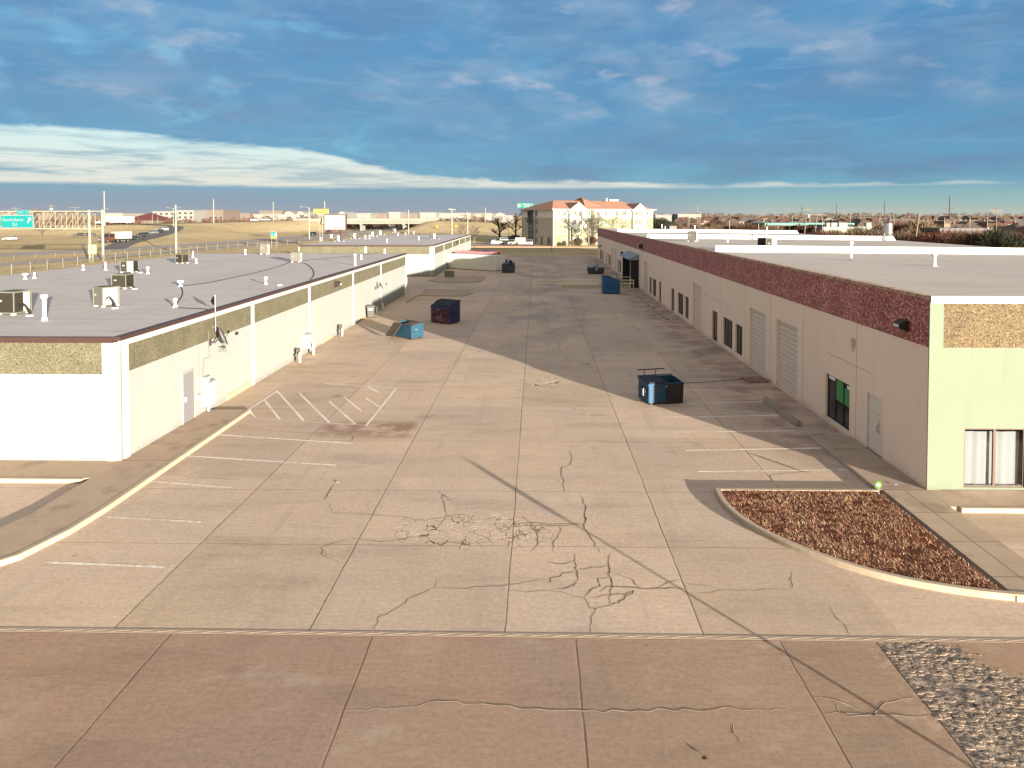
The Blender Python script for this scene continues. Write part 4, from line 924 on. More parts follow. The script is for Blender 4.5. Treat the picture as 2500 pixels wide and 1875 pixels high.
b = MB(); b.box(-.09, -.002, -.12, .12, -.16, .16); b.build('case', M('beige_box', (0.48, 0.36, 0.29), 0.7), o, bevel=.01); b = MB(); b.tube([(-.05, 0, -.16), (-.05, 0, -.34)], .02, 6); b.build('conduit', bpy.data.materials['beige_box'], o)
# ================================================================ on the roofs
coil_m = M('condenser_coil', (0.030, 0.024, 0.014), 0.7, 0.2, var=0.25, scale=1.0, stretch=(0.3, 0.3, 60), detail=2)
case_m = M('condenser_case', (0.13, 0.13, 0.10), 0.5, var=0.06); casew_m = M('condenser_panel', (0.36, 0.36, 0.32), 0.5, var=0.05); slat_m = M('condenser_slats', (0.11, 0.10, 0.082), 0.6, var=0.2, scale=1, stretch=(.3, .3, 50))
fan_m = M('fan_grille', (0.035, 0.035, 0.026), 0.6, 0.3); hose_m = M('black_hose', (0.018, 0.016, 0.015), 0.7); pad_m = M('pale_pad', (0.55, 0.52, 0.46), 0.9)
vent_m = M('white_vent_paint', (0.70, 0.70, 0.70), 0.55, var=0.06)
def ac_unit(label, loc, rz, w=0.86, h=0.86, style='coil', group='air conditioners on the left warehouse roof', hose=None):
    o = thing('air_conditioner', label, 'air conditioner', loc, rz, group)
    s = w / 2
    for x in (-s + .04, s - .18):
        for y in (-s + .02, s - .16): b = MB(); b.box(x, x + .14, y, y + .14, 0, .07); b.build('foot', pad_m, o)
    b = MB(); b.box(-s, s, -s, s, .071, .12); b.box(-s - .015, s + .015, -s - .015, s + .015, h, h + .06)
    for x in (-s, s - .045):
        for y in (-s, s - .045): b.box(x, x + .045, y, y + .045, .121, h)
    b.build('case', case_m, o, bevel=.012)
    cm = coil_m if style != 'pale' else slat_m
    b = MB(); b.box(-s + .03, s - .03, -s + .03, s - .03, .121, h - .001); c = b.build('coil', cm, o)
    if style != 'pale':
        b = MB(); z = .17
        while z < h - .04:
            b.box(-s + .046, s - .046, -s + .012, -s + .029, z, z + .012); b.box(-s + .012, -s + .029, -s + .046, s - .046, z, z + .012); b.box(s - .029, s - .012, -s + .046, s - .046, z, z + .012); z += .055
        b.build('louver', fan_m, c)
    if style == 'panel':
        b = MB(); b.box(s * .05, s - .047, -s - .004, -s + .028, .125, h - .006); b.build('service_panel', casew_m, o)
    elif style in ('side', 'pale'):
        b = MB(); b.box(s - .03, s + .006, (-s + .05) if style == 'pale' else s * .1, s * .75, .125, h - .006); b.build('service_panel', casew_m, o)
    b = MB(); b.box(-s * .62, -s * .3, -s + .002, -s + .009, h * .60, h * .68); b.build('badge', white_plastic, o)
    b = MB()
    for r_ in (.12, .2, .28, .35):
        if r_ < s: b.tube([(r_ * math.cos(q / 20 * 6.2832), r_ * math.sin(q / 20 * 6.2832), h + .085 - r_ * .05) for q in range(21)], .008, 4, cap=False)
    for q in range(8): b.tube([(0, 0, h + .09), (.36 * math.cos(q * .785), .36 * math.sin(q * .785), h + .068)], .007, 4)
    b.lathe((0, 0, h + .06), [(.08, 0), (.08, .03)], 10); b.build('fan_guard', fan_m, o)
    if hose:
        b = MB(); pts = []
        for i in range(13):
            u = i / 12; pts.append((s + .0 + u * hose[0], -s * .6 + hose[1] * u, .34 * (1 - u) + .30 * math.sin(math.pi * u) * (1 if hose[2] else .25) + .03))
        b.tube(pts, .035, 6); b.tube([(p[0], p[1] + .09, p[2] * .8 + .005) for p in pts], .022, 6); b.build('refrigerant_line', hose_m, o)
        b = MB(); b.lathe((s + hose[0], -s * .6 + hose[1], 0), [(.16, 0), (.16, .03), (.06, .06)], 10); b.build('pipe_boot', vent_m, o)
    return o
RL = lambda px, py: G(px, py, 4.605)
ac_unit('large dark condenser at the left edge of the photo beside the tall white vent', RL(34, 766), R(-8), 0.95, 0.98, 'side', hose=(0.85, -.25, 1))
ac_unit('pale condenser with its back panel and a thick black hose loop', RL(260, 747), R(-29), 0.84, 0.90, 'pale', hose=(0.9, -.1, 1))
ac_unit('dark condenser with a white badge just behind the pale one', RL(300.6, 704), R(-1), 0.90, 0.82, 'coil', hose=(0.5, -.1, 0))
ac_unit('condenser showing a bright white service panel near the back roof edge', RL(316, 665), R(8), 0.98, 0.88, 'panel', hose=(0.5, -.2, 0))
ac_unit('dark square condenser near the highway edge of the roof', RL(445, 643), R(-18), 0.80, 0.82, 'coil')
ac_unit('tall grey condenser far back on the near roof', RL(647, 620.5), R(5), 0.84, 1.15, 'pale')
ac_unit('pale grey condenser in the middle of the black cable run', RL(724, 639.5), R(6), 0.86, 0.88, 'pale')
for px, py, st, lb in ((823, 589, 'panel', 'condenser nearest the front edge of the farther white roof'), (863, 582.5, 'panel', 'second condenser back from the front edge of the farther white roof'), (907, 577.3, 'panel', 'condenser left of the middle of the farther white roof'),
                       (926, 573.5, 'panel', 'condenser standing close behind its neighbour in the middle of the farther white roof'), (962, 568, 'panel', 'condenser at the back edge of the farther white roof'), (1057, 583.3, 'panel', 'lone condenser near the alley edge of the farther white roof')):
    ac_unit(lb, G(px, py, 4.6), R(15), 0.95, 0.95, st, 'air conditioners on the farther white roof', hose=(0.6, -.1, 0))
ZR = lambda X: rz(X)
def RRt(px, py):
    q = G(px, py, HR - .2)
    for _ in range(3): q = G(px, py, ZR(q.x))
    return q
for px, py, rzv, w, h, st, lb in ((1691, 589, -25, .95, 1.0, 'pale', 'grey condenser on the right roof between the second and first white fire walls'), (1873, 614, 20, 1.0, .98, 'panel', 'condenser standing against the nearest white fire wall'), (1641, 566.6, 5, 1.2, .95, 'pale', 'grey condenser in front of the farthest white fire wall')):
    ac_unit(lb, RRt(px, py), R(rzv), w, h, st, 'air conditioners on the right warehouse roof')
b = MB()
b.box(-.7, .7, -.5, .5, .0, .05); q = RRt(1873, 614)
o = tag(b.build('roof_pad', pad_m), 'pale flat pad under the condenser by the nearest fire wall', 'pad'); o.location = q

def vent(loc, h, label, cap='cap', group='white vents on the left warehouse roof', r_=0.055):
    o = thing('roof_vent', label, 'vent pipe', loc, 0, group)
    b = MB(); b.lathe((0, 0, 0), [(.14, 0), (.12, .03), (r_ * 1.4, .10), (r_ * 1.1, .17)], 12); b.build('flashing', vent_m, o)
    b = MB(); b.lathe((0, 0, 0), [(r_, .1), (r_, h * .93)], 10); b.build('pipe', vent_m, o)
    if cap == 'cap':
        b = MB(); k = min(.14, max(.085, h * .22)); b.lathe((0, 0, h - .16), [(r_ * 1.05, -.02), (k * .8, .02), (k, .05), (k, .13), (k * .8, .17)], 12); b.build('cap', vent_m, o)
    elif cap == 'tee':
        b = MB(); b.tube([(-.16, 0, h - .05), (.16, 0, h - .05)], .075, 8); b.build('cap', vent_m, o)
    return o
def vz(px, py, hp, f=RL): p = f(px, py); return p, hp * p.y / F
for px, py, hp, cap, lb in (
    (61.7, 681.5, 14, 'tee', 'squat white vent at the far left of the near roof'), (84, 679.5, 16, '', 'cone shaped white vent pipe next to the squat one'),
    (203, 659.5, 13, 'cap', 'short capped vent by the low brown shadow at the roof back edge'), (258, 659.3, 21.5, '', 'thin tall vent pipe behind the group of condensers'),
    (361, 668.3, 17, 'cap', 'vent beside the condenser with the white service panel'), (471, 629.3, 18, '', 'thin vent behind the dark square condenser'),
    (479, 642.5, 11, 'cap', 'short vent right of the dark square condenser'), (109, 782.8, 64, 'cap', 'tallest vent with a double cap beside the large dark condenser'),
    (441, 699.5, 14, 'tee', 'vent with a crosswise tee head where the black cable loops'), (428, 750.3, 22, 'cap', 'stout capped vent at the lower end of the cable loop'),
    (599, 621.2, 12.5, 'cap', 'small capped vent left of the tall grey condenser'), (649, 694.5, 18.5, 'cap', 'capped vent alone in the middle of the roof'),
    (867, 648.2, 28, 'cap', 'tall slender vent close to the alley roof edge'), (882, 633.5, 11.5, 'cap', 'short vent right behind the tall slender one'), (939, 619, 11, 'cap', 'vent near the far corner of the near roof')):
    p, h = vz(px, py, hp); vent(p, h, lb, cap, r_=.075 if h > 1.0 else .055)
o = thing('roof_vent', 'flat white vent disc by the alley roof edge', 'vent pipe', RL(682.5, 697.5), 0, 'white vents on the left warehouse roof')
b = MB(); b.lathe((0, 0, 0), [(.17, 0), (.17, .05), (.1, .08)], 14); b.build('cap', vent_m, o)
far_v = [(945, 592.3, 9), (1022, 586, 8), (972, 575.8, 7), (990, 573.6, 6), (1010, 571.2, 5.5), (783, 587.6, 7), (807, 581.2, 9), (811, 581.2, 9), (892, 583.2, 9), (902, 583.2, 9)]
pv = None
for px, py, hp in far_v:
    p, h = vz(px, py, hp, lambda a, c: G(a, c, 4.6)); vent(p, h, 'small white vent pipe on the farther white roof', 'cap', 'vents on the farther white roof', r_=.07)
for px, py, hp, cap, lb in ((2077, 636.5, 46, 'cap', 'tall capped vent pipe in the middle of the right roof'), (2281, 649.6, 31, 'cap', 'capped vent pipe nearest the camera on the right roof'), (1870, 585, 34, '', 'tall leaning vent behind the nearest fire wall'),
                            (1776, 591, 7, '', 'tiny cone vent between the condenser and the nearest fire wall'), (1696, 564.5, 14, 'cap', 'vent with a round top by the middle fire wall'), (1624, 565.5, 14, '', 'thin vent left of the farthest grey condenser'), (1616, 556.5, 9, 'cap', 'short vent at the farthest fire wall')):
    p, h = vz(px, py, hp, RRt); v = vent(p, h, lb, cap, 'vents on the right warehouse roof', r_=.075 if h > .6 else .055)
    if 'leaning' in lb: v.rotation_euler = (0, R(5), 0)
p = RRt(2167, 586.5)
o = thing('exhaust_stack', 'large shiny steel exhaust stack at the far side of the right roof', 'exhaust stack', p)
b = MB(); b.lathe((0, 0, 0), [(.60, -.1), (.60, .40), (.54, .44)], 20); b.build('base', white_roof, o)
b = MB(); b.lathe((0, 0, 0), [(.52, .40), (.52, .55), (.55, .60), (.55, 1.95)], 20); b.lathe((0, 0, 0), [(.565, .9), (.565, .96)], 20); b.build('pipe', M('bright_steel', (0.42, 0.42, 0.42), 0.28, 0.9, var=0.12, scale=3), o)
# cables on the left roof
def cable(label, pts, z=4.62):
    q = [G(a, c, z) for a, c in pts]
    sm = [(v.x, v.y) for v in q]; sm = smooth(sm, 2)
    b = MB(); b.tube([(x, y, z + .012) for x, y in sm], .022, 5); return tag(b.build('cable', hose_m), label, 'cable')
cable('black cable looping between the tee vent and the stout vent', [(441, 699), (446, 709), (446, 722), (436, 735), (428, 748)])
cable('long black cable running from the tee vent across the roof', [(441, 699), (500, 692), (560, 680), (620, 667), (680, 652), (705, 641), (722, 637)])
cable('black cable curving from the pale condenser to the alley edge', [(732, 640), (750, 645), (764, 657), (768, 668), (764, 678), (757, 683)])
cable('straight black cable from the pale condenser past the slender vent', [(740, 637), (790, 632), (840, 627), (890, 622), (930, 615)])
cable('short black cable from the stout vent to the antenna mast', [(428, 751), (455, 753), (495, 754), (516, 758)])

# ================================================================ fixed to the left wall
q = AX(517, 706, LX)
mast = AX(519, 803, LX)
o = thing('antenna_mast', 'thin mast with a black diamond antenna panel rising above the roof edge', 'antenna', (LX, mast.y, mast.z), world=True)
zt = AX(514, 722, LX).z
b = MB(); b.tube([(LX + .14, mast.y, mast.z - .1), (LX + .14, mast.y, zt + .02)], .022, 6); b.tube([(LX, mast.y, mast.z + .1), (LX + .15, mast.y, mast.z + .1)], .02, 5); b.tube([(LX, mast.y, mast.z + .7), (LX + .15, mast.y, mast.z + .7)], .02, 5); b.tube([(LX + .14, mast.y - .3, mast.z + .12), (LX + .14, mast.y + .25, mast.z + .12)], .02, 5); b.build('mast', galv, o)
dm = Matrix.Translation((LX + .06, mast.y - .03, zt - .25)) @ Matrix.Rotation(R(52), 4, 'Z')
def diamond(s1, s2, t0, t1, mat, nm, par):
    b = MB(); vs = [dm @ Vector(v) for v in [(0, t0, -s2), (s1, t0, 0), (0, t0, s2), (-s1, t0, 0), (0, t1, -s2), (s1, t1, 0), (0, t1, s2), (-s1, t1, 0)]]
    b.raw(vs, [(0, 1, 2, 3), (7, 6, 5, 4), (0, 4, 5, 1), (1, 5, 6, 2), (2, 6, 7, 3), (3, 7, 4, 0)]); return b.build(nm, mat, par)
dp = diamond(.13, .24, -.01, .01, M('dark_plate', (0.010, 0.006, 0.005), 0.9, spec=0.0), 'panel', o); diamond(.16, .28, .011, .02, M('rim_grey', (0.12, 0.11, 0.10), .7), 'panel_rim', o)
for dz, dx in ((.09, -.01), (-.05, .02)):
    b = MB(); c = dm @ Vector((dx, -.015, dz)); b.lathe((c.x, c.y, c.z), [(.014, -.01), (.014, .01)], 8); b.build('bolt', bpy.data.materials['rim_grey'], dp)
def dish(label, px, py, sc=1.0, yaw=0):
    c = AX(px, py, LX + .55); o = thing('satellite_dish', label, 'satellite dish', (LX, c.y, c.z), R(yaw))
    ax = Vector((.86, .34, .40)).normalized(); rot = ax.to_track_quat('Z', 'Y').to_matrix().to_4x4(); rot.translation = Vector((.50, 0, 0))
    b = MB(); n = 20; prof = [(0.02, .0), (.18, .018), (.32, .06), (.43, .11)]; vs = []
    for rr, zz in prof: vs += [rot @ Vector((rr * sc * math.cos(6.2832 * j / n), rr * sc * .86 * math.sin(6.2832 * j / n), zz * sc)) for j in range(n)]
    vs += [rot @ Vector((rr * sc * math.cos(6.2832 * j / n), rr * sc * .86 * math.sin(6.2832 * j / n), zz * sc - .012)) for rr, zz in prof for j in range(n)]
    k = len(prof); fs = [(i * n + j, i * n + (j + 1) % n, (i + 1) * n + (j + 1) % n, (i + 1) * n + j) for i in range(k - 1) for j in range(n)]
    fs += [tuple(a + k * n for a in f[::-1]) for f in fs] + [((k - 1) * n + j, (k - 1) * n + (j + 1) % n, (2 * k - 1) * n + (j + 1) % n, (2 * k - 1) * n + j) for j in range(n)] + [tuple(range(n)), tuple(range(k * n, k * n + n))[::-1]]
    b.raw(vs, fs, 0, True); b.build('reflector', M('dish_grey', (0.17, 0.155, 0.145), 0.5) if 'dish_grey' not in bpy.data.materials else bpy.data.materials['dish_grey'], o)
    b = MB(); f0 = rot @ Vector((0, -.36 * sc, .1 * sc)); f1 = rot @ Vector((0, -.12 * sc, .55 * sc)); b.tube([f0, (f0 + f1) / 2 + Vector((0, 0, -.05)), f1], .022, 6); b.build('feed_arm', bpy.data.materials['dish_grey'], o)
    b = MB(); b.box(-.055, .055, -.05, .05, -.07, .07, 0, Matrix.Translation(f1)); b.build('feed_horn', dark_metal, o)
    b = MB(); b.tube([(0.01, 0, -.25), (.25, 0, -.25), (.36, 0, -.1), tuple(rot @ Vector((0, 0, -.02)))], .035, 6); b.box(0.002, .03, -.12, .12, -.40, -.1); b.build('bracket', M('bracket_brown', (0.06, 0.04, 0.038), 0.6) if 'bracket_brown' not in bpy.data.materials else bpy.data.materials['bracket_brown'], o)
    return o
dish('large grey satellite dish under the pebble band nearest the camera', 541, 823, 1.25); dish('small satellite dish near the far end of the left wall', 930, 697, 1.0)
q = AX(533, 847, LX); o = thing('aerial', 'spiky star shaped aerial on the wall below the large dish', 'antenna', q)
b = MB(); b.tube([(0, 0, 0), (.3, 0, 0)], .02, 5)
for dy, dz in ((-.55, -.15), (-.25, .38), (.15, -.3)): b.tube([(.3, 0, 0), (.32, dy, dz)], .013, 5)
b.build('rods', M('aerial_dark', (0.035, 0.03, 0.026), 0.5, .3), o); b = MB(); b.lathe((.3, 0, -.05), [(.05, 0), (.05, .1)], 8); b.build('hub', bpy.data.materials['aerial_dark'], o)
b = MB(); p1 = AX(508, 808, LX + .03); p2 = AX(512, 872, LX + .03); p3 = AX(498, 876, LX + .03); p4 = AX(496, 918, LX + .03); b.tube([p1, p2, p3, p4], .014, 5); tag(b.build('wall_cable', M('cable_olive', (0.14, 0.13, 0.09), 0.7)), 'thin cable down the left wall from the mast to the electric box', 'cable')
def cabinet(label, px, pyb, w, h, dep, group, z=None):
    q = AX(px, pyb, LX); o = thing('electric_box', label, 'electric box', (LX, q.y, q.z if z is None else z), 0, group)
    b = MB(); b.box(.002, dep, -w / 2, w / 2, 0, h); b.build('case', white_plastic, o, bevel=.012)
    b = MB(); b.box(-.0 + .002, dep + .03, -w / 2 - .02, w / 2 + .02, h + .001, h + .03); b.build('lid', galv, o)
    b = MB(); b.box(dep, dep + .012, -.03, .03, h * .6, h * .72); b.build('latch', galv, o)
    return o
cabinet('large white electric cabinet low on the wall right of the grey door', 501.5, 1002, .62, 1.05, .34, 'electric boxes on the left wall', .42)
cabinet('small white electric box above the large cabinet by the grey door', 497, 943, .42, .42, .2, 'electric boxes on the left wall')
cabinet('little meter box beside the grey door', 481.5, 975, .16, .2, .12, 'electric boxes on the left wall')
cabinet('white cabinet standing between the two yellow posts', 744, 862, .9, .85, .4, 'electric boxes on the left wall', .45)
b = MB(); a = AX(490, 943, LX + .06); c = AX(490, 970, LX + .06); b.tube([a, (a.x, a.y, 1.4)], .03, 6); b.tube([(LX + .15, AX(501.5, 1000, LX).y, .42), (LX + .15, AX(501.5, 1000, LX).y, .0)], .06, 8); tag(b.build('conduit', white_plastic), 'white conduit pipes joining the boxes by the grey door', 'conduit')
def meter(label, px, z):
    y = YL(px); o = thing('gas_meter', label, 'gas meter', (LX + .28, y, 0), 0, 'gas meters on the left wall')
    b = MB(); b.tube([(0, -.18, 0), (0, -.18, .75), (0, .15, .75), (0, .15, 0)], .035, 6); b.build('pipe', M('pipe_grey', (0.12, 0.105, 0.09), 0.6), o)
    b = MB(); b.lathe((0, .0, .45), [(.06, 0), (.15, .06), (.15, .3), (.08, .36)], 10); b.build('meter_body', M('meter_grey', (0.05, 0.04, 0.034), 0.6), o)
    b = MB(); b.lathe((0, -.25, .35), [(.05, 0), (.1, .04), (.1, .09), (.04, .13)], 10); b.build('regulator', bpy.data.materials['pipe_grey'], o)
YL = lambda px: AX(px, 900, LX).y
meter('brown gas meter left of the white cabinet between posts', 716, 0); meter('gas meter beside the third yellow post', 822, 0)
post_m = M('pale_yellow_post', (0.52, 0.50, 0.28), 0.6, var=0.1)
def bollard(label, px, py, hp, wp):
    p = G(px, py, 0); h = hp * p.y / F; r_ = wp * p.y / F / 2
    o = thing('bollard', label, 'bollard', p, 0, 'posts along the left wall')
    b = MB(); b.lathe((0, 0, 0), [(r_, 0), (r_, h - .06), (r_ * .75, h - .02), (r_ * .3, h)], 12); b.build('post', post_m, o)
bollard('pale yellow post nearest the camera beside the brown gas meter', 732, 885, 26, 6); bollard('pale yellow post right of the white cabinet', 765.5, 865.7, 28, 6); bollard('pale yellow post by the second gas meter', 835, 820, 20, 5)
bollard('pale post just behind the wheeled bin', 920.5, 767, 19, 4); bollard('pale post in the shade beyond the wheeled bin', 934.5, 758, 19, 4); bollard('post at the far corner of the near left warehouse', 990, 724.5, 28, 4.2)
w = wall_pack('wall_light', 'dark wall light on the pebble band of the near left warehouse', LX + .013, AX(818, 694, LX).y, AX(818, 694, LX).z, 1, dark_metal, 1.25)
w = wall_pack('wall_light', 'dark wall light on the pebble band of the farther white warehouse', LX + .013, AX(1114, 592, LX).y, AX(1114, 592, LX).z, 1, dark_metal, 1.5)
# ================================================================ in the alley
def rusty(name, col, rust=(0.16, 0.06, 0.035), amt=(0.62, 0.75), var=0.2):
    return M(name, col, 0.55, 0.1, var=var, scale=2.5, col2=rust, c2amt=amt, bump=.1, bscale=8)
teal_p = rusty('teal_dumpster_paint', (0.014, 0.053, 0.082)); blue_p = rusty('blue_dumpster_paint', (0.015, 0.055, 0.10)); navy_p = rusty('navy_dumpster_paint', (0.022, 0.030, 0.080)); mid_p = rusty('royal_blue_paint', (0.020, 0.085, 0.20))
grey_p = rusty('slate_dumpster_paint', (0.045, 0.052, 0.066)); lid_black = M('black_lid_plastic', (0.020, 0.020, 0.023), 0.5, var=0.2); lid_brown = M('brown_lid_plastic', (0.045, 0.032, 0.022), 0.6, var=0.2)
def dumpster(label, loc, rz, L, D, hf, hb, paint, lid, lids, name='dumpster', group='dumpsters in the alley', sign=False, side=None):
    # front faces local -y; lids hinge along the back top edge; lids: per half 'shut', 'front' (hanging over the front), 'back' or 'off'
    o = thing(name, label, 'dumpster', loc, R(rz), group)
    b = MB(); t = .03; z0 = .10
    prof = [(0, z0), (D, z0), (D, hb), (D * .62, hb), (0, hf)]
    for x in (0, L - t): b.extr([(p, q) for p, q in prof], x, x + t, 0, 'x')
    b.box(t, L - t, 0, t, z0, hf); b.box(t, L - t, D - t, D, z0, hb); b.box(t, L - t, t, D - t, z0, z0 + t)
    b.box(-.03, L + .03, -.035, .0, hf - .09, hf - .001); b.box(-.03, L + .03, D + .001, D + .035, hb - .09, hb)
    b.build('body', paint, o, bevel=.01)
    for x in (-.115, L + .005):                          # fork sleeves
        b = MB(); b.box(x, x + .11, D * .18, D * .82, hf * .52, hf * .52 + .17); b.build('fork_sleeve', paint if side is None else side, o, bevel=.01)
    b = MB()
    for x in (.12, L - .24):
        for y in (.08, D - .2): b.box(x, x + .12, y, y + .12, 0, z0 + .002)
    b.build('skid', dark_metal, o)
    b = MB(); b.tube([(-.05, D + .05, hb + .03), (L + .05, D + .05, hb + .03)], .022, 6); b.build('hinge_rod', dark_metal, o)
    for k, st in enumerate(lids):
        x0, x1 = k * L / 2 + .015, (k + 1) * L / 2 - .015
        if st == 'off': continue
        b = MB(); ln = math.hypot(D * .62, hb - hf) + D * .38
        n = 6; w = (x1 - x0)
        b.box(x0, x1, -.05, D * 1.02, 0, .02)
        for j in range(n):
            a = x0 + w * (j + .25) / n; b.box(a, a + w * .5 / n, -.03, D * .98, .02, .055)
        ld = b.build('lid', lid, o)
        sl = math.atan2(hb - hf, D)
        if st == 'shut':
            ld.location = (0, 0, hf + .03); ld.rotation_euler = (sl, 0, 0)
        elif st == 'front':                              # folded right over so that it hangs down the front
            ld.location = (0, -.08, hf * .96); ld.rotation_euler = (R(-86), 0, 0); ld.scale = (1, .9, 1)
        elif st == 'back':
            ld.location = (0, D + .10, hb + .02); ld.rotation_euler = (R(-78), 0, 0)
        elif st == 'lean':                               # flung open, leaning outwards
            ld.location = (0, -.80, .25); ld.rotation_euler = (R(48), 0, 0)
    return o
def ang(p, q): return math.degrees(math.atan2(q.y - p.y, q.x - p.x))
# the blue one in front on the right, one lid open
p = G(1577, 993); q = G(1657, 987.5)
d3 = dumpster('blue dumpster with one black lid hanging open at the edge of the shadow', p + Vector((.16, .22, 0)), ang(p, q), 1.78, 1.25, 1.02, 1.10, blue_p, lid_black, ('shut', 'front'), side=grey_p)
b = MB(); b.tube([(-.05, 1.32, 1.42), (1.42, 1.32, 1.42)], .028, 6); b.tube([(.35, 1.28, 1.1), (.33, 1.34, 1.28), (.40, 1.32, 1.42)], .02, 5); b.tube([(.95, 1.28, 1.1), (.92, 1.34, 1.28), (1.0, 1.32, 1.42)], .02, 5); b.build('lift_bar', dark_metal, d3)
b = MB(); b.tube([(-.125, .28, .42), (-.17, .28, .46), (-.17, .28, .72), (-.125, .28, .76)], .02, 6); b.build('handle', white_plastic, d3)
b = MB(); b.lathe((.86, -.10, .86), [(.035, 0), (.04, .05)], 8); b.build('lock', white_plastic, d3)
# the two on the left
p = G(1008, 831); q = G(963, 823)
d1 = dumpster('small teal dumpster with a ribbed brown lid leaning open toward the wall', G(963, 822.5), ang(G(963, 822.5), p), 2.0, 1.12, 1.0, 1.12, teal_p, lid_brown, ('lean', 'shut'))
b = MB(); b.box(2.002, 2.015, .28, .62, .50, .70); b.build('scraped_patch', M('scraped_paint', (0.42, 0.45, 0.46), 0.6), d1)
mural = m_mulch('rust_mural', [(0.035, 0.02, 0.04), (0.07, 0.035, 0.045), (0.16, 0.085, 0.08), (0.21, 0.12, 0.10)])
t_ = [n for n in mural.node_tree.nodes if n.type == 'TEX_NOISE']; t_[0].inputs['Scale'].default_value = 1.5; t_[0].inputs['Detail'].default_value = 3
for n in mural.node_tree.nodes:
    if n.type == 'BUMP': n.inputs['Strength'].default_value = 0.05
p = G(1098.6, 792.5); q = G(1052, 787.5)
d2 = dumpster('big navy dumpster with pinkish rust patches across its front', q, ang(q, p), 2.05, 1.35, 1.42, 1.85, navy_p, lid_black, ('shut', 'shut'))
b = MB(); b.box(.04, 2.0, -.014, -.001, .14, 1.22); b.build('rust_panel', mural, d2)
# farther ones
p = G(1473.6, 718.3); q = G(1516, 717.5)
d4 = dumpster('tall bright blue dumpster side-on beside the pale yellow railing', G(1514, 717.8), 90, 1.9, 1.98, 1.45, 1.98, mid_p, lid_black, ('off', 'off'))
o = d4; b = MB(); b.box(.05, 1.8, 0, .05, 0, 1.15); ld = b.build('lid', lid_black, o); ld.location = (0, .35, 1.95); ld.rotation_euler = (R(-0), 0, 0); ld.rotation_euler = (R(138), 0, 0)
p = G(1437.5, 669.5); q = G(1476, 669.3)
d5 = dumpster('low dark dumpster heaped with white bags near the right wall', p, ang(p, q), 2.35, 1.5, 1.02, 1.05, grey_p, lid_black, ('off', 'off'))
b = MB(); b.box(.98, 1.38, -.012, -.002, .60, .95); b.build('notice', M('pale_notice', (0.30, 0.34, 0.38), 0.6), d5)
p = G(1225.5, 666.3); q = G(1257, 666.3)
d6 = dumpster('dark slate dumpster with humped lids past the end of the white trailer', p, ang(p, q), 2.0, 1.5, 1.25, 1.5, grey_p, lid_black, ('shut', 'shut'))
p = G(1212, 651.4); q = G(1234, 651.4)
d7 = dumpster('open bright blue dumpster half hidden behind the slate one', p, ang(p, q), 1.9, 1.5, 1.1, 1.15, mid_p, lid_black, ('off', 'off'))
def bag(label, loc, r_, sq, mat, group, seed):
    b = MB(); rr = random.Random(seed); n, k = 12, 8; vs = []
    for i in range(k + 1):
        ph = math.pi * i / k
        for j in range(n):
            th = 6.2832 * j / n; q = r_ * (1 + .16 * math.sin(3 * th + seed) * math.sin(ph) + rr.uniform(-.08, .08)) * (1 if i < k * .6 else .9)
            vs.append((q * math.sin(ph) * math.cos(th), q * math.sin(ph) * math.sin(th), q * (math.cos(ph) * sq + sq)))
    fs = [(i * n + j, (i + 1) * n + j, (i + 1) * n + (j + 1) % n, i * n + (j + 1) % n) for i in range(k) for j in range(n)]
    b.raw(vs, fs, 0, True); o = b.build('trash_bag', mat); o.location = loc; return tag(o, label, 'trash bag', group)
wb = M('white_bag', (0.30, 0.31, 0.33), 0.5); bb = M('black_bag', (0.02, 0.02, 0.022), 0.35)
c = d5.location
bag('tallest pale bag peaking over the low dark dumpster', (c.x + .95, c.y + .7, .62), .55, .95, wb, 'bags on the low dark dumpster', 1)
bag('flat pale bag at the right end of the low dark dumpster', (c.x + 1.75, c.y + .6, .66), .48, .55, wb, 'bags on the low dark dumpster', 2)
bag('grey bag at the left end of the low dark dumpster', (c.x + .35, c.y + .6, .7), .36, .6, wb, 'bags on the low dark dumpster', 3)
c = d6.location
bag('black bag lying on the lid of the slate dumpster', (c.x + 1.35, c.y + .75, 1.50), .36, .6, bb, 'bags on the slate dumpster', 4); bag('white scrap bag at the left of the slate dumpster lid', (c.x + .2, c.y + .3, 1.40), .2, .6, white_plastic, 'bags on the slate dumpster', 5)
c = d1.location
# wheeled bin
p = G(904, 775); o = thing('wheeled_bin', 'grey wheeled trash bin with a white sticker against the left wall', 'trash bin', p, R(20))
gb = M('bin_grey_plastic', (0.06, 0.054, 0.045), 0.55, var=0.1)
b = MB(); h = 1.0
b.raw([(-.27, -.30, .05), (.27, -.30, .05), (.27, .26, .05), (-.27, .26, .05), (-.36, -.40, h), (.36, -.40, h), (.36, .38, h), (-.36, .38, h)], [(3, 2, 1, 0), (4, 5, 6, 7), (0, 1, 5, 4), (1, 2, 6, 5), (2, 3, 7, 6), (3, 0, 4, 7)]); b.build('body', gb, o, bevel=.03)
b = MB(); b.box(-.39, .39, -.43, .40, h + .002, h + .07); b.box(-.30, .30, -.35, .30, h + .071, h + .10); b.build('lid', gb, o, bevel=.02)
b = MB(); b.tube([(-.3, .46, h - .02), (.3, .46, h - .02)], .022, 6); b.box(-.3, -.26, .38, .46, h - .05, h + .0); b.box(.26, .3, .38, .46, h - .05, h); b.build('handle', gb, o)
for x in (-.33, .27):
    b = MB(); b.tube([(x, -.02, .15), (x + .07, -.02, .15)], .15, 14); b.build('wheel', lid_black, o)
b = MB(); m4 = Matrix.Translation((0, -.385, .80)) @ Matrix.Rotation(R(-6), 4, 'X'); b.box(-.17, .17, -.008, .004, -.12, .1, 0, m4); b.build('sticker', white_plastic, o)
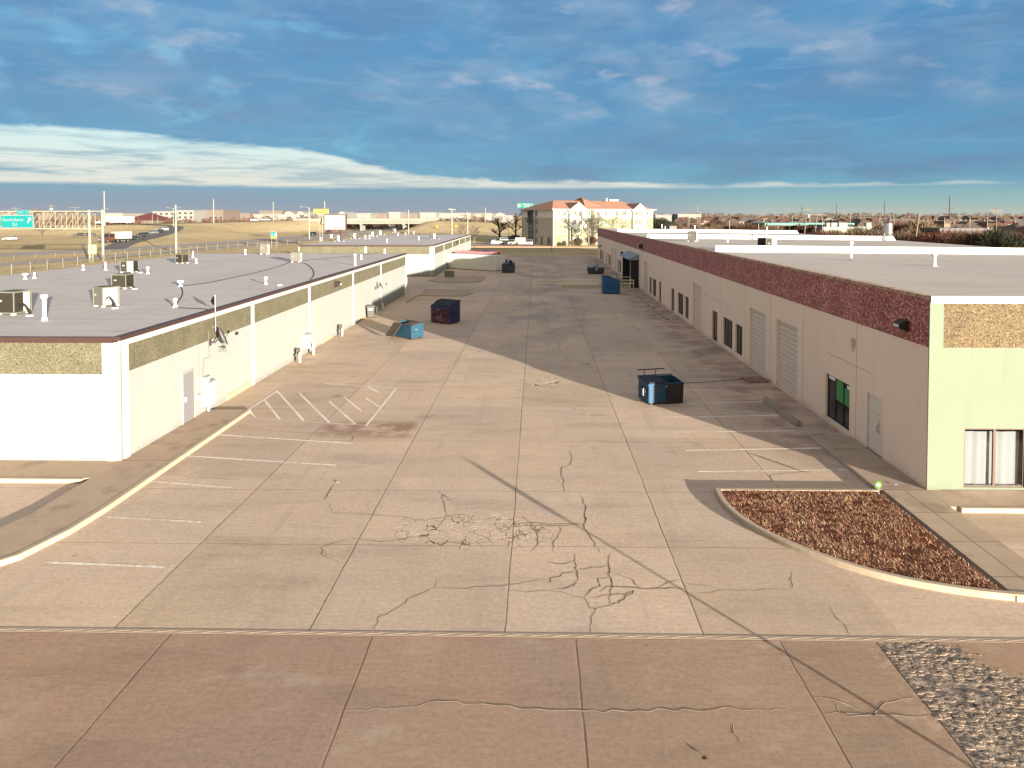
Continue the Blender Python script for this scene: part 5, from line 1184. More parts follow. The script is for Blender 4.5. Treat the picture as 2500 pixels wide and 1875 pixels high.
# trailer box, red container and blue roll-off beyond the islands
p0, p1 = G(1211, 662.5), G(1092, 655.2); a = ang(p1, p0); Lc = (p1 - p0).length
o = thing('trailer_box', 'long dirty white trailer box with a dark open rear beside the farther warehouse', 'trailer', p1, R(a))
wt = M('dirty_white_panel', (0.60, 0.585, 0.51), 0.6, var=0.1, scale=1.2, col2=(0.24, 0.17, 0.10), c2amt=(0.62, 0.8))
b = MB(); Hc = 2.5; n = 46
b.box(0, Lc, 0.03, 2.4, .14, Hc)
for k in range(n): x = Lc * (k + .2) / n; b.box(x, x + Lc * .5 / n, -.005, .029, .25, Hc - .14)
b.build('body', wt, o)
b = MB(); b.box(-.02, Lc + .02, -.02, .028, .10, .24); b.box(-.02, Lc + .02, -.02, .028, Hc - .13, Hc + .01)
for x in (0.0, Lc - 1.75, Lc - 1.62, Lc - .1): b.box(x, x + .09, -.03, .027, .241, Hc - .131)
b.build('frame', wt, o)
b = MB(); b.box(-.10, -.03, -.05, 2.42, .1, Hc + .02); b.build('rear_door', dark_metal, o)
b = MB(); b.box(.2, Lc - .2, .1, 2.2, 0, .139); b.build('skid', M('rust_skid', (0.22, 0.09, 0.05), 0.9, var=.3), o)
pr = p1 + Vector((.8, 5.2, 0)); o = thing('container', 'red and pink topped container just behind the white trailer box', 'container', pr, R(a))
b = MB(); Lr = 8.3; b.box(0, Lr, 0, 2.3, .1, 2.62); b.build('body', M('faded_red_paint', (0.30, 0.085, 0.085), 0.7, var=.3, scale=.9, col2=(0.42, 0.25, 0.24)), o)
b = MB()
for k in range(26): b.box(Lr * k / 26 + .05, Lr * k / 26 + .2, .0, 2.3, 2.621, 2.68)
b.build('roof_rib', bpy.data.materials['faded_red_paint'], o); b = MB(); b.box(-.05, Lr + .05, -.05, -.002, 2.4, 2.66); b.build('top_rail', M('rail_pale', (0.4, 0.2, 0.2), .7), o)
pb = G(1191, 651); o = thing('roll_off_box', 'blue tarped roll-off box at the end of the red container', 'container', (pb.x - 1.0, 123.5, 0), R(a))
b = MB(); b.box(-1.6, 1.2, 0, 2.2, .1, 2.55); b.build('body', mid_p, o, bevel=.03); b = MB(); b.box(-1.7, 1.3, -.1, 2.3, 2.551, 2.72); b.build('tarp', M('navy_tarp', (0.015, 0.02, 0.06), .6), o, bevel=.05)
# utility cabinet on the far island
p = G(1097, 680.5); o = thing('transformer', 'grey green transformer cabinet on the far traffic island', 'transformer', (p.x, p.y, .13), R(4))
b = MB(); b.box(-.85, .85, -.7, .7, 0, .10); b.build('pad', pad_m, o); b = MB(); b.box(-.68, .68, -.55, .55, .101, .95); b.build('case', M('transformer_green', (0.15, 0.145, 0.105), 0.6, var=.15), o, bevel=.03)
b = MB(); b.box(-.72, .72, -.6, .2, .951, 1.0); b.build('lid', bpy.data.materials['transformer_green'], o); b = MB(); b.box(-.01, .01, -.558, -.551, .15, .9); b.build('door_seam', dark_metal, o)
# pale yellow railing at the truck ramp
o = thing('railing', 'pale yellow pipe railing along the sunken truck ramp', 'railing', (2.8, 86.9, 0), world=True)
ry = M('pale_yellow_rail', (0.78, 0.65, 0.40), 0.6, var=.1)
for px in (1303.5, 1306.5, 1364.5, 1367.5, 1455, 1538, 1546.5):
    x = AY(px, 690, 86.9).x; b = MB(); b.tube([(x, 86.9, 0), (x, 86.9, 1.08)], .05, 6); b.build('post', ry, o)
x0, x1 = AY(1302, 690, 86.9).x, AY(1548, 690, 86.9).x
for z in (1.06, .66):
    b = MB(); b.tube([(x0, 86.9, z), (x1, 86.9, z)], .045, 6); b.build('rail', ry, o)
for z in (1.06, .66):
    b = MB(); b.tube([(x1 - .3, 86.9, z), (x1 + .1, 91.4, z), (x1 - 2.2, 91.4, z)], .045, 6); b.build('rail', ry, o)
for x in (x1 + .1, x1 - 2.1): b = MB(); b.tube([(x, 91.4, 0), (x, 91.4, 1.08)], .05, 6); b.build('post', ry, o)
# wheel stops
ws_m = M('wheel_stop_concrete', (0.26, 0.20, 0.155), 0.95, var=.2, scale=3, bump=.3, bscale=15)
def wstop(label, a, c, z=0.0, w=.11, h=.14):
    p, q = G(*a), G(*c); d = q - p; o = thing('wheel_stop', label, 'wheel stop', (p.x, p.y, z), math.atan2(d.y, d.x), 'concrete wheel stops by the right warehouse')
    b = MB(); b.extr([(-w, 0), (w, 0), (w * .8, h * .6), (w * .45, h), (-w * .45, h), (-w * .8, h * .6)], 0, d.length, 0, 'x'); b.build('bar', ws_m, o, bevel=.015)
Z3 = lambda x, y: (1500 + x * .27125, 800 + y * .27125)
wstop('wheel stop bar laid end to end nearest the camera', Z3(1495, 775), Z3(1660, 890), 0.0, .15, .24); wstop('round topped bar behind the nearest wheel stop', Z3(1360, 665), Z3(1492, 768), 0.0, .15, .24)
Z2p = lambda x, y: (1400 + x * .22604, 560 + y * .22604)
wstop('leaning wheel stop beside the roll-up door farther down', Z2p(890, 897), Z2p(1020, 980)); wstop('wheel stop in the middle of the row by the right wall', Z2p(775, 797), Z2p(870, 863)); wstop('wheel stop next to the tall blue dumpster', Z2p(672, 712), Z2p(735, 757))
wstop('short wheel stop by the low dark dumpster', Z2p(400, 468), Z2p(462, 490))
# pallet and hose
p = G(*Z3(1265, 478)); o = thing('pallet', 'broken wooden pallet lying by the roll-up door', 'pallet', p, R(8))
pw = M('pallet_wood', (0.27, 0.175, 0.12), 0.9, var=.25, scale=3, stretch=(1, 6, 1))
for k, y in enumerate((-.5, -.22, .06, .40)):
    b = MB(); b.box(-.62, .62, y, y + .12, .10, .125, 0, Matrix.Rotation(R((0, 2, -3, 1)[k]), 4, 'Z')); b.build('board', pw, o)
for x in (-.55, 0, .48):
    b = MB(); b.box(x, x + .07, -.5, .5, 0, .099); b.build('bearer', pw, o)
hp = [G(*Z3(x, y)) for x, y in ((590, 503), (700, 497), (800, 492), (920, 484), (1000, 478), (1080, 465), (1180, 458))]
b = MB(); b.tube([(x, y, .035) for x, y in smooth([(q.x, q.y) for q in hp], 2)], .035, 6); tag(b.build('hose', M('pale_hose', (0.36, 0.35, 0.33), 0.6)), 'pale hose on the ground from the blue dumpster to the pallet', 'hose')
# yard sign in the planter
p = G(2146.5, 1207.5, .11); o = thing('yard_sign', 'small round lime green yard sign on a stick in the planter corner', 'sign', p, R(-18))
b = MB(); b.tube([(0, 0, -.05), (-.02, 0, .22)], .009, 6); b.build('stick', white_plastic, o)
lg = M('lime_sign', (0.075, 0.17, 0.006), 0.5); lw = M('pale_lime_print', (0.16, 0.2, 0.09), .5)
tm = Matrix.Translation((-.03, 0, .31)) @ Matrix.Rotation(R(12), 4, 'Y') @ Matrix.Rotation(R(90), 4, 'X')
def disc(r0, r1, z0, z1, mat, nm, par, sx=.78):
    b = MB(); n = 28
    def P(r_, z): return [tm @ Vector((r_ * sx * math.cos(6.2832 * j / n), r_ * math.sin(6.2832 * j / n), z)) for j in range(n)]
    b.raw(P(r1, z0) + P(r1, z1), [tuple(range(n))[::-1], tuple(range(n, 2 * n))] + [(j, (j + 1) % n, n + (j + 1) % n, n + j) for j in range(n)]); return b.build(nm, mat, par)
fc_ = disc(0, .135, -.006, .006, lg, 'face', o); disc(0, .108, .0062, .008, lw, 'print', fc_); disc(0, .095, .0082, .0095, lg, 'print', fc_)
b = MB()
for k in range(4):
    mm = tm @ Matrix.Rotation(R(45 * k), 4, 'Z'); b.box(-.085 * .8, .085 * .8, -.012, .012, .0097 + k * .0003, .0105 + k * .0003, 0, mm)
b.build('emblem', white_plastic, fc_)
# scraps on the ground
def scrap(label, px, py, s, mat, seed):
    r = random.Random(seed); b = MB(); p = G(px, py, .0)
    pts = [Vector((math.cos(a) * s * r.uniform(.5, 1.1), math.sin(a) * s * .45 * r.uniform(.6, 1.1), r.uniform(.005, .05))) for a in [k * 1.047 for k in range(6)]]
    b.raw(pts + [(0, 0, .05)], [(i, (i + 1) % 6, 6) for i in range(6)]); b.raw([(q.x, q.y, 0.001) for q in pts], [tuple(range(6))[::-1]])
    o = b.build('litter', mat); o.location = p; return tag(o, label, 'litter', 'litter on the concrete')
for i_, (px_, py_, s_, lb_) in enumerate(((1060, 808, .14, 'pale rag on the concrete right of the teal dumpster'), (955, 838, .12, 'brown scrap on the concrete in front of the teal dumpster'), (1140, 800, .10, 'grey scrap beside the navy dumpster'), (1690, 990, .12, 'brown leaf litter beside the near blue dumpster'), (1462, 684, .2, 'pale scrap between the low dark dumpster and the railing'), (1590, 742, .2, 'brown scrap near the tall blue dumpster'))):
    scrap(lb_, px_, py_, s_, (pad_m, pw, M('grey_paper', (0.16, 0.16, 0.16), .8) if 'grey_paper' not in bpy.data.materials else bpy.data.materials['grey_paper'])[i_ % 3], 20 + i_)
scrap('white scrap of paper on the walkway near the yard sign', 2187, 1194, .13, white_plastic, 1).location.z = .13
scrap('small crumpled scrap in the middle of the alley floor', 1097, 1219, .10, M('grey_scrap', (0.2, 0.2, 0.22), .8), 2)
scrap('dark round clod on the street near the bottom edge', 1720, 1851, .07, M('dark_clod', (0.05, 0.03, 0.02), 1), 3)
scrap('pale scrap by the worn brown patch of concrete', 826, 1180, .12, white_plastic, 4)
scrap('white scrap beside the nearest wheel stop row', Z2p(1190, 988)[0], Z2p(1190, 988)[1], .12, white_plastic, 5)
# the street sign just below the frame whose shadow lies across the lot
base = Vector((8.95, 8.75, 0)); o = thing('street_sign', 'slim street sign post whose thin shadow lies across the lot', 'sign', base, R(-41))
b = MB(); b.lathe((0, 0, 0), [(.045, 0), (.04, 2.2)], 8); b.build('post', galv, o)
b = MB(); n = 8; rr = .36; b.raw([(.36 * math.cos(R(22.5 + 45 * k)), y, 1.88 + rr * math.sin(R(22.5 + 45 * k))) for y in (-.075, -.055) for k in range(n)], [tuple(range(n)), tuple(range(2 * n - 1, n - 1, -1))] + [(k, n + k, n + (k + 1) % n, (k + 1) % n) for k in range(n)]); b.build('panel', galv, o)
# ================================================================ the highway side
asph = M('highway_concrete', (0.27, 0.22, 0.185), 0.9, var=.15, scale=.3, stretch=(1, .2, 1)); asph_dark = M('asphalt', (0.10, 0.085, 0.078), 0.9, var=.15, scale=.3)
lane_p = M('lane_paint', (0.62, 0.58, 0.50), 0.9, var=.2, scale=2)
def dens(pl, st=6.0):
    r = []
    for a, c in zip(pl[:-1], pl[1:]):
        n = max(1, int(math.hypot(c[0] - a[0], c[1] - a[1]) / st))
        r += [(a[0] + (c[0] - a[0]) * i / n, a[1] + (c[1] - a[1]) * i / n) for i in range(n)]
    return r + [(pl[-1][0], pl[-1][1])]
def ribbon(name, pl, hw, mat, dz=.03, off=0.0, dash=None, parent=None, zf=None):
    P = [Vector((x, y, 0)) for x, y in dens(smooth([(p[0], p[1]) for p in pl], 2), 5.0)]
    b = MB(); prev = None; acc = 0
    for i, p in enumerate(P):
        d = (P[min(i + 1, len(P) - 1)] - P[max(i - 1, 0)]).normalized(); n = Vector((d.y, -d.x, 0)); c = p + n * off
        z = (HT(c.x, c.y) if zf is None else zf(c.x, c.y)) + dz
        za, zb = ((HT(*(c - n * hw)[:2]) , HT(*(c + n * hw)[:2])) if zf is None else (z - dz, z - dz))
        top = max(z, za + dz * .6, zb + dz * .6)
        cur = (Vector((*(c - n * hw)[:2], top)), Vector((*(c + n * hw)[:2], top)))
        if prev and (not dash or (i % dash[0]) < dash[1]): b.face([prev[0], prev[1], cur[1], cur[0]])
        prev = cur
    return b.build(name, mat, parent)
hw1 = struct(ribbon('highway', HWY, 8.0, asph, .03))
for off, ds in ((-7.2, None), (7.2, None), (-2.4, (3, 1)), (2.4, (3, 1))): ribbon('lane_line', HWY, .12, lane_p, .045, off, ds, hw1)
fr1 = struct(ribbon('frontage_road', FRONTAGE, 4.6, asph, .03))
for off, ds in ((-4.2, None), (4.2, None), (0, (3, 1))): ribbon('lane_line', FRONTAGE, .12, lane_p, .045, off, ds, fr1)
rp = struct(ribbon('ramp', RAMP, 3.2, asph_dark, .06))
def zc(x, y): return max(HT(x, y), 0)
cr = struct(ribbon('cross_road', CROSS[:5], 6.0, asph_dark, .08)); struct(ribbon('cross_road', CROSS[5:], 6.0, asph_dark, .08))
# overpass
conc_b = M('bridge_concrete', (0.17, 0.168, 0.135), 0.85, var=.08, scale=.15)
o = thing('overpass', 'pale concrete highway overpass with slanted end walls', 'bridge', (-99, 412, 0), world=True)
bm = Matrix.Translation((-99, 413, 0)) @ Matrix.Rotation(math.atan2(3, 74), 4, 'Z')
b = MB(); b.box(-41, 41, -6.3, 6.3, 5.2, 6.05, 0, bm); b.build('deck', conc_b, o)
for y0, y1 in ((-6.6, -6.31), (6.31, 6.6)):
    b = MB(); b.box(-41, 41, y0, y1, 5.25, 7.0, 0, bm); b.build('barrier', conc_b, o)
for y in (-5.4, -1.8, 1.8, 5.4): b = MB(); b.box(-41, 41, y - .3, y + .3, 3.9, 5.199, 0, bm); b.build('girder', conc_b, o)
for x in (-2.5, 22):
    b = MB()
    for y in (-5, -2.5, 0, 2.5, 5): b.box(x - .45, x + .45, y - .45, y + .45, -.3, 3.2, 0, bm)
    b.box(x - .6, x + .6, -6, 6, 3.201, 3.899, 0, bm); b.build('pier', conc_b, o)
for s in (-1, 1):
    b = MB(); pr = [(-43 * s, 3.9), (-24 * s, -.5), (-45 * s, -.5)]
    vs = [bm @ Vector((x, y, z)) for y in (-8, 8) for x, z in pr]; b.raw(vs, [(0, 1, 2), (5, 4, 3), (0, 3, 4, 1), (1, 4, 5, 2), (2, 5, 3, 0)]); b.build('abutment', conc_b, o)
# roadside rail fence and posts
pale_metal = M('pale_fence_metal', (0.165, 0.15, 0.105), 0.6, var=.1)
FL = [(-79, 84), (-80, 108), (-83, 140), (-84, 177), (-80, 200), (-73, 222)]
def along(pl, st):
    P = dens(pl, .5); r = [P[0]]; acc = 0
    for a, c in zip(P[:-1], P[1:]):
        acc += math.hypot(c[0] - a[0], c[1] - a[1])
        if acc >= st: r.append(c); acc = 0
    return r
o = thing('fence', 'long pale pipe rail fence between the roof edge and the frontage road', 'fence', (FL[0][0], FL[0][1], 0), world=True)
for x, y in along(FL, 4.3):
    b = MB(); b.tube([(x, y, -.05), (x, y, 1.6)], .065, 6); b.build('post', pale_metal, o)
b = MB(); b.tube([(x, y, .92) for x, y in FL], .05, 6); b.build('rail', pale_metal, o)
b = MB(); b.tube([(x, y, .30) for x, y in FL], .03, 5); b.build('rail', pale_metal, o)
o = thing('guard_posts', 'low cable barrier on thin posts in the grass between the two roads', 'fence', (-106, 130, 0), world=True); o.name = 'cable_barrier'
BL = [(-116, 112), (-107, 140), (-100, 165), (-93, 195)]
for x, y in along(BL, 4.4):
    b = MB(); b.tube([(x, y, -.05), (x, y, .85)], .05, 5); b.build('post', pale_metal, o)
b = MB(); b.tube([(x, y, .7) for x, y in BL], .015, 4); b.build('cable', pale_metal, o)
# sign gantry with its signs
green_s = M('sign_green', (0.004, 0.150, 0.145), 0.5); white_s = M('sign_white', (0.20, 0.20, 0.20), 0.5); yel_s = M('sign_yellow', (0.165, 0.185, 0.004), 0.5); yel_pale = M('sign_pale_yellow', (0.22, 0.22, 0.08), .5); blk_s = M('sign_black', (0.015, 0.015, 0.016), .5); olive_s = M('sign_olive_text', (0.085, 0.085, 0.012), .5)
gm = M('gantry_paint', (0.22, 0.21, 0.155), 0.6, var=.08)
GY = 135.0
o = thing('sign_gantry', 'pale steel lattice gantry spanning the highway at the left', 'gantry', (-84, GY, 0), world=True)
xa, xb = AY(224, 600, GY).x, AY(242, 600, GY).x
zt, zb = AY(225, 516, GY).z, AY(225, 558.5, GY).z
for x, y in ((xa, GY - .6), (xb, GY + 1.2)):
    b = MB(); b.tube([(x, y, -.1), (x, y, zt + .25)], .24, 10); b.build('post', gm, o)
xl = -136
for y in (GY - .6, GY + 1.2):
    b = MB(); b.tube([(xl, y, zt), (xb, y, zt)], .13, 6); b.build('chord', gm, o); b = MB(); b.tube([(xl, y, zb), (xb, y, zb)], .13, 6); b.build('chord', gm, o)
    b = MB(); x = xa; k = 0
    while x > xl + 2:
        b.tube([(x, y, zb), (x, y, zt)], .06, 5); b.tube([(x, y, zt if k % 2 == 0 else zt), (x - 2.2, y, zb)], .05, 5); x -= 2.2; k += 1
    b.build('lattice', gm, o)
b = MB(); b.tube([(xl - 1, GY + .3, -.1), (xl - 1, GY + .3, zt + .3)], .3, 10); b.build('post', gm, o)
def panel_sign(label, px0, px1, py0, py1, Y, face, rim, name='road_sign', thick=.12, cat='sign'):
    a, c = AY(px0, py0, Y), AY(px1, py1, Y); cx, cz = (a.x + c.x) / 2, (a.z + c.z) / 2; w, h = abs(c.x - a.x), abs(a.z - c.z)
    o = thing(name, label, cat, (cx, Y, cz)); 
    b = MB(); b.box(-w / 2, w / 2, 0, thick, -h / 2, h / 2); b.build('backing', rim, o, bevel=.05)
    m = min(w, h) * .045
    b = MB(); b.box(-w / 2 + m, w / 2 - m, -.02, -.001, -h / 2 + m, h / 2 - m); b.build('face', face, o)
    return o, w, h
FR = (R(90), 0, 0)
o, w, h = panel_sign('big green highway exit sign with white writing on the gantry', 1, 82, 525, 556.5, GY - 1.1, green_s, white_s)
lettering('lettering', 'Sunnylane', h * .36, white_s, o, (-w * .12, -.03, h * .14), FR, width=w * .62); lettering('lettering', 'Rd', h * .34, white_s, o, (-w * .07, -.03, -h * .24), FR)
b = MB(); ar = [(-.12, -.5), (.12, -.5), (.12, .12), (.38, .12), (0, .55), (-.38, .12), (-.12, .12)]
mm = Matrix.Translation((w * .37, 0, h * .10)) @ Matrix.Rotation(R(28), 4, 'Y') @ Matrix.Scale(h * .50, 4)
b.raw([mm @ Vector((x, -.02, z)) for x, z in ar] + [mm @ Vector((x, -.035, z)) for x, z in ar], [tuple(range(6, -1, -1)), tuple(range(7, 14))] + [(i, (i + 1) % 7, (i + 1) % 7 + 7, i + 7) for i in range(7)]); b.build('arrow', white_s, o)
o, w, h = panel_sign('small green exit number tab above the big highway sign', 40, 71, 513, 524.3, GY - 1.1, green_s, white_s)
lettering('lettering', 'EXIT', h * .6, white_s, o, (-w * .17, -.03, 0), FR, width=w * .45); lettering('lettering', '1', h * .7, white_s, o, (w * .30, -.03, 0), FR)
o, w, h = panel_sign('yellow ramp speed sign reading 30 on the near gantry post', 214, 236, 596.5, 621, GY - 1.2, white_s, yel_s)
lettering('lettering', 'EXIT', h * .22, yel_s, o, (0, -.03, h * .26), FR); lettering('lettering', '30', h * .42, yel_s, o, (0, -.03, -h * .04), FR, bold=.01); lettering('lettering', 'MPH', h * .16, yel_s, o, (0, -.03, -h * .33), FR)
b = MB(); b.tube([(0, .18, h / 2), (0, .18, -AY(225, 609, GY).z)], .10, 6); b.build('post', gm, o)
# leasing billboard, yellow board, small green sign
o, w, h = panel_sign('white leasing billboard on low legs behind the farther white roof', 790, 845, 523, 563, 190, M('billboard_white', (0.20, 0.20, 0.205), .5), M('billboard_frame', (0.06, 0.025, 0.02), .7), 'billboard', .9, 'billboard')
gr_t = M('billboard_grey_print', (0.10, 0.105, 0.115), .5); pale_t = M('billboard_pale_print', (0.175, 0.18, 0.185), .5)
lettering('lettering', 'FOR LEASING CALL', .52, gr_t, o, (0, -.03, -h * .32), FR, width=w * .80); lettering('lettering', '405-478-7748', .46, gr_t, o, (0, -.03, -h * .43), FR, width=w * .62)
b = MB()
for x, z, ww, hh in ((-.42, -.06, .07, .14), (.42, -.06, .07, .14), (0, -.05, .05, .08)): b.box(w * (x - ww / 2), w * (x + ww / 2), -.03, -.021, h * (z - hh / 2), h * (z + hh / 2))
b.build('pale_print', pale_t, o)
for x in (-w * .22, w * .22):
    b = MB(); b.box(x - .15, x + .15, .2, .6, -AY(817, 543, 190).z, -h / 2); b.build('leg', bpy.data.materials['billboard_frame'], o)
b = MB(); b.box(-w / 2, w / 2, -.35, .2, -h / 2 - .55, -h / 2 - .3); b.build('catwalk', bpy.data.materials['billboard_frame'], o)
o, w, h = panel_sign('yellow available sign on posts behind the leasing billboard', 764.5, 803, 509.5, 522, 230, yel_pale, olive_s, 'billboard', .4, 'billboard')
lettering('lettering', 'AVAILABLE', h * .44, olive_s, o, (0, -.03, h * .22), FR, width=w * .78, bold=.01); lettering('lettering', '405-440-9416', h * .42, olive_s, o, (0, -.03, -h * .24), FR, width=w * .88, bold=.01)
for x in (-.5, .35):
    b = MB(); b.tube([(x, .25, -AY(784, 516, 230).z), (x, .25, -h / 2)], .11, 6); b.build('leg', gm, o)
o, w, h = panel_sign('small white sign with a green emblem over a yellow strip by the frontage road', 660, 675.5, 565, 583, 192, white_s, white_s)
b = MB(); b.box(-w * .42, w * .42, -.03, -.021, h * .24, h * .42); b.box(-w * .12, w * .16, -.03, -.021, -h * .18, h * .239); b.box(-w * .42, -w * .2, -.03, -.021, -h * .1, h * .14); b.build('emblem', green_s, o)
b = MB(); b.box(-w * .46, w * .46, -.03, -.021, -h * .47, -h * .24); b.build('strip', yel_s, o)
for x in (-w * .35, w * .35):
    b = MB(); b.tube([(x, .18, -AY(667, 574, 192).z), (x, .18, -h / 2)], .05, 5); b.build('leg', gm, o)
for px, py, Y, lb in ((1067, 553.5, 372, 'small yellow road sign on the bank left of the others'), (1113.5, 552, 372, 'yellow road sign in the middle of the bank')):
    q = AY(px, py, Y); o = thing('road_sign', lb, 'sign', q); b = MB(); b.box(-.5, .5, 0, .05, -.75, .75, 0, Matrix.Rotation(0, 4, 'Y')); b.build('face', yel_s, o)
    b = MB(); b.tube([(0, .08, -.7), (0, .08, -q.z + HT(q.x, q.y))], .06, 5); b.build('post', dark_metal, o)
q = AY(1242, 550.5, 235); o = thing('round_sign', 'round white sign between the two bare trees left of the hotel', 'sign', q); b = MB(); b.tube([(0, 0, 0), (0, .1, 0)], .42, 16); b.build('disc', M('round_white', (.3, .3, .3), .5), o); b = MB(); b.tube([(0, .12, -.4), (0, .12, -q.z)], .06, 6); b.build('post', dark_metal, o)

# ---------------------------------------------------------------- vehicles
glass_v = m_glass('vehicle_glass', (0.01, 0.012, 0.014), .08); tyre_m = M('tyre', (0.012, 0.012, 0.012), .8); rim_m = M('wheel_rim', (0.20, 0.20, 0.20), .4, .6); hl_m = M('headlight_lens', (0.5, 0.5, 0.5), .2); tl_m = M('tail_light', (0.18, 0.01, 0.01), .3)
def wheels(o, xs, w, r_, tw=.22):
    for x in xs:
        for s in (-1, 1):
            b = MB(); b.tube([(x, s * (w / 2 - tw), r_), (x, s * w / 2, r_)], r_, 14); t_ = b.build('wheel', tyre_m, o)
            b = MB(); b.tube([(x, s * (w / 2 - .02), r_), (x, s * (w / 2 + .012), r_)], r_ * .62, 10); b.build('rim', rim_m, t_)
def car(label, loc, rz, col, kind='sedan', group=None):
    o = thing('car' if kind != 'pickup' else 'pickup_truck', label, 'car' if kind != 'pickup' else 'pickup', loc, R(rz), group)
    pm = M('car_paint_%s' % label[:18].replace(' ', '_'), col, .35, .1, var=.03, spec=.5)
    L, wd = (4.6, 1.8) if kind == 'sedan' else ((4.7, 1.9) if kind == 'suv' else (5.6, 1.95))
    if kind == 'sedan': low = [(-2.3, .28), (2.3, .28), (2.32, .62), (2.2, .78), (1.1, .92), (-1.35, .98), (-2.2, .94), (-2.32, .7)]; cab = [(-1.75, .94), (1.1, .90), (.38, 1.36), (-.75, 1.42)]; xs = (-1.4, 1.4); r_ = .32
    elif kind == 'suv': low = [(-2.35, .35), (2.35, .35), (2.37, .75), (2.25, .98), (1.15, 1.06), (-2.3, 1.08), (-2.37, .8)]; cab = [(-2.28, 1.07), (1.15, 1.05), (.5, 1.66), (-2.1, 1.72)]; xs = (-1.42, 1.42); r_ = .36
    else: low = [(-2.8, .45), (2.8, .45), (2.82, .85), (2.7, 1.06), (1.5, 1.14), (-2.8, 1.12)]; cab = [(-.95, 1.12), (1.5, 1.13), (.95, 1.78), (-.85, 1.82)]; xs = (-1.75, 1.75); r_ = .38
    b = MB(); b.extr(low, -wd / 2, wd / 2)
    n = len(cab); i_ = .16; roofz = max(z for _, z in cab)
    vs = [(x, -wd / 2 + (.03 if z < roofz - .3 else i_), z) for x, z in cab] + [(x, wd / 2 - (.03 if z < roofz - .3 else i_), z) for x, z in cab]
    b.raw(vs, [tuple(range(n)), tuple(range(2 * n - 1, n - 1, -1))] + [((k + 1) % n, k, k + n, (k + 1) % n + n) for k in range(n)])
    b.build('body', pm, o, bevel=.05)
    def lerp(p, q, t_): return tuple(p[k] + (q[k] - p[k]) * t_ for k in range(len(p)))
    c0, c1, c2, c3 = cab
    b = MB()
    for s in (-1, 1):
        q = [lerp(c0, c3, .22), lerp(c1, c2, .22), lerp(c1, c2, .86), lerp(c0, c3, .86)]
        cx = (c0[0] + c1[0] + c2[0] + c3[0]) / 4
        q = [(cx + (x - cx) * .90, z) for x, z in q]
        pts = [(x, s * (wd / 2 - .03 - (i_ - .03) * (z - c0[1]) / (c2[1] - c0[1]) + .012), z) for x, z in q]
        b.face(pts if s < 0 else pts[::-1])
    b.build('side_window', glass_v, o)
    for nm, p, q, sg in (('windscreen', c1, c2, 1), ('rear_window', c0, c3, -1)):
        a_, c_ = lerp(p, q, .14), lerp(p, q, .9); dx = .015 * sg
        ya, yc = wd / 2 - .12, wd / 2 - .2
        b = MB(); f = [(a_[0] + dx, -ya, a_[1] + .01), (a_[0] + dx, ya, a_[1] + .01), (c_[0] + dx, yc, c_[1] + .01), (c_[0] + dx, -yc, c_[1] + .01)]; b.face(f if sg > 0 else f[::-1]); b.build(nm, glass_v, o)
    wheels(o, xs, wd + .02, r_)
    zf = low[2][1]
    for s in (-1, 1):
        b = MB(); b.box(L / 2 - .02, L / 2 + .04, s * wd * .36 - .17, s * wd * .36 + .17, zf - .12, zf + .03); b.build('headlight', hl_m, o)
        b = MB(); b.box(-L / 2 - .04, -L / 2 + .0, s * wd * .38 - .14, s * wd * .38 + .14, zf - .08, zf + .12); b.build('tail_light', tl_m, o)
    b = MB(); b.box(L / 2 + .0, L / 2 + .045, -wd * .25, wd * .25, zf - .30, zf - .08); b.build('grille', black_frame, o)
    if kind == 'pickup': b = MB(); b.box(-2.7, -1.05, -wd / 2 + .12, wd / 2 - .12, 1.13, 1.135); b.build('bed', black_frame, o)
    return o
def on(px, py):                                          # where a line of sight meets the terrain
    d = ray(px, py); t_ = 40.0; p = None
    while t_ < 1500:
        p = Vector((0, 0, CAMH)) + d * t_
        if p.z <= HT(p.x, p.y) + .06: break
        t_ += .4
    return Vector((p.x, p.y, HT(p.x, p.y) + .06))
def truck(label, loc, rz, cabc, boxc, Lb, hb, semi=True, name='truck'):
    o = thing(name, label, 'truck', loc, R(rz))
    cm = M('truck_cab_%s' % label[:12].replace(' ', '_'), cabc, .4, .1, var=.05); bx = M('truck_box_%s' % label[:12].replace(' ', '_'), boxc, .6, var=.06)
    # cab in front (+x): bonnet, cab, windscreen, grille
    b = MB(); b.extr([(0, .55), (3.6, .55), (3.65, 1.55), (2.2, 1.75), (1.75, 2.75), (0, 2.8)], -1.15, 1.15); b.build('cab', cm, o, bevel=.06)
    b = MB(); b.face([(2.19, -1.0, 1.82), (2.19, 1.0, 1.82), (1.83, .95, 2.62), (1.83, -.95, 2.62)]); b.build('windscreen', glass_v, o)
    b = MB()
    for s in (-1, 1): q = [(.4, s * 1.165, 1.8), (1.7, s * 1.165, 1.8), (1.6, s * 1.165, 2.5), (.4, s * 1.165, 2.55)]; b.face(q if s < 0 else q[::-1])
    b.build('side_window', glass_v, o)
    b = MB(); b.box(3.655, 3.70, -.6, .6, .75, 1.5); b.build('grille', rim_m, o)
    b = MB(); b.box(3.66, 3.85, -1.2, 1.2, .42, .68); b.build('bumper', rim_m, o)
    for s in (-1, 1): b = MB(); b.box(3.64, 3.69, s * .9 - .14, s * .9 + .14, .95, 1.2); b.build('headlight', hl_m, o)
    b = MB(); b.box(-Lb - .6, .6, -.45, .45, .75, 1.05); b.build('chassis', dark_metal, o)
    b = MB(); b.box(-Lb - .5, -.5, -1.28, 1.28, 1.12, 1.12 + hb); b.build('cargo_box', bx, o, bevel=.04)
    wheels(o, [2.6, -.9, -2.2] + ([-Lb + .6, -Lb + 1.9] if semi else [-Lb + .9, -Lb + 2.2]), 2.5, .5, .4)
    return o
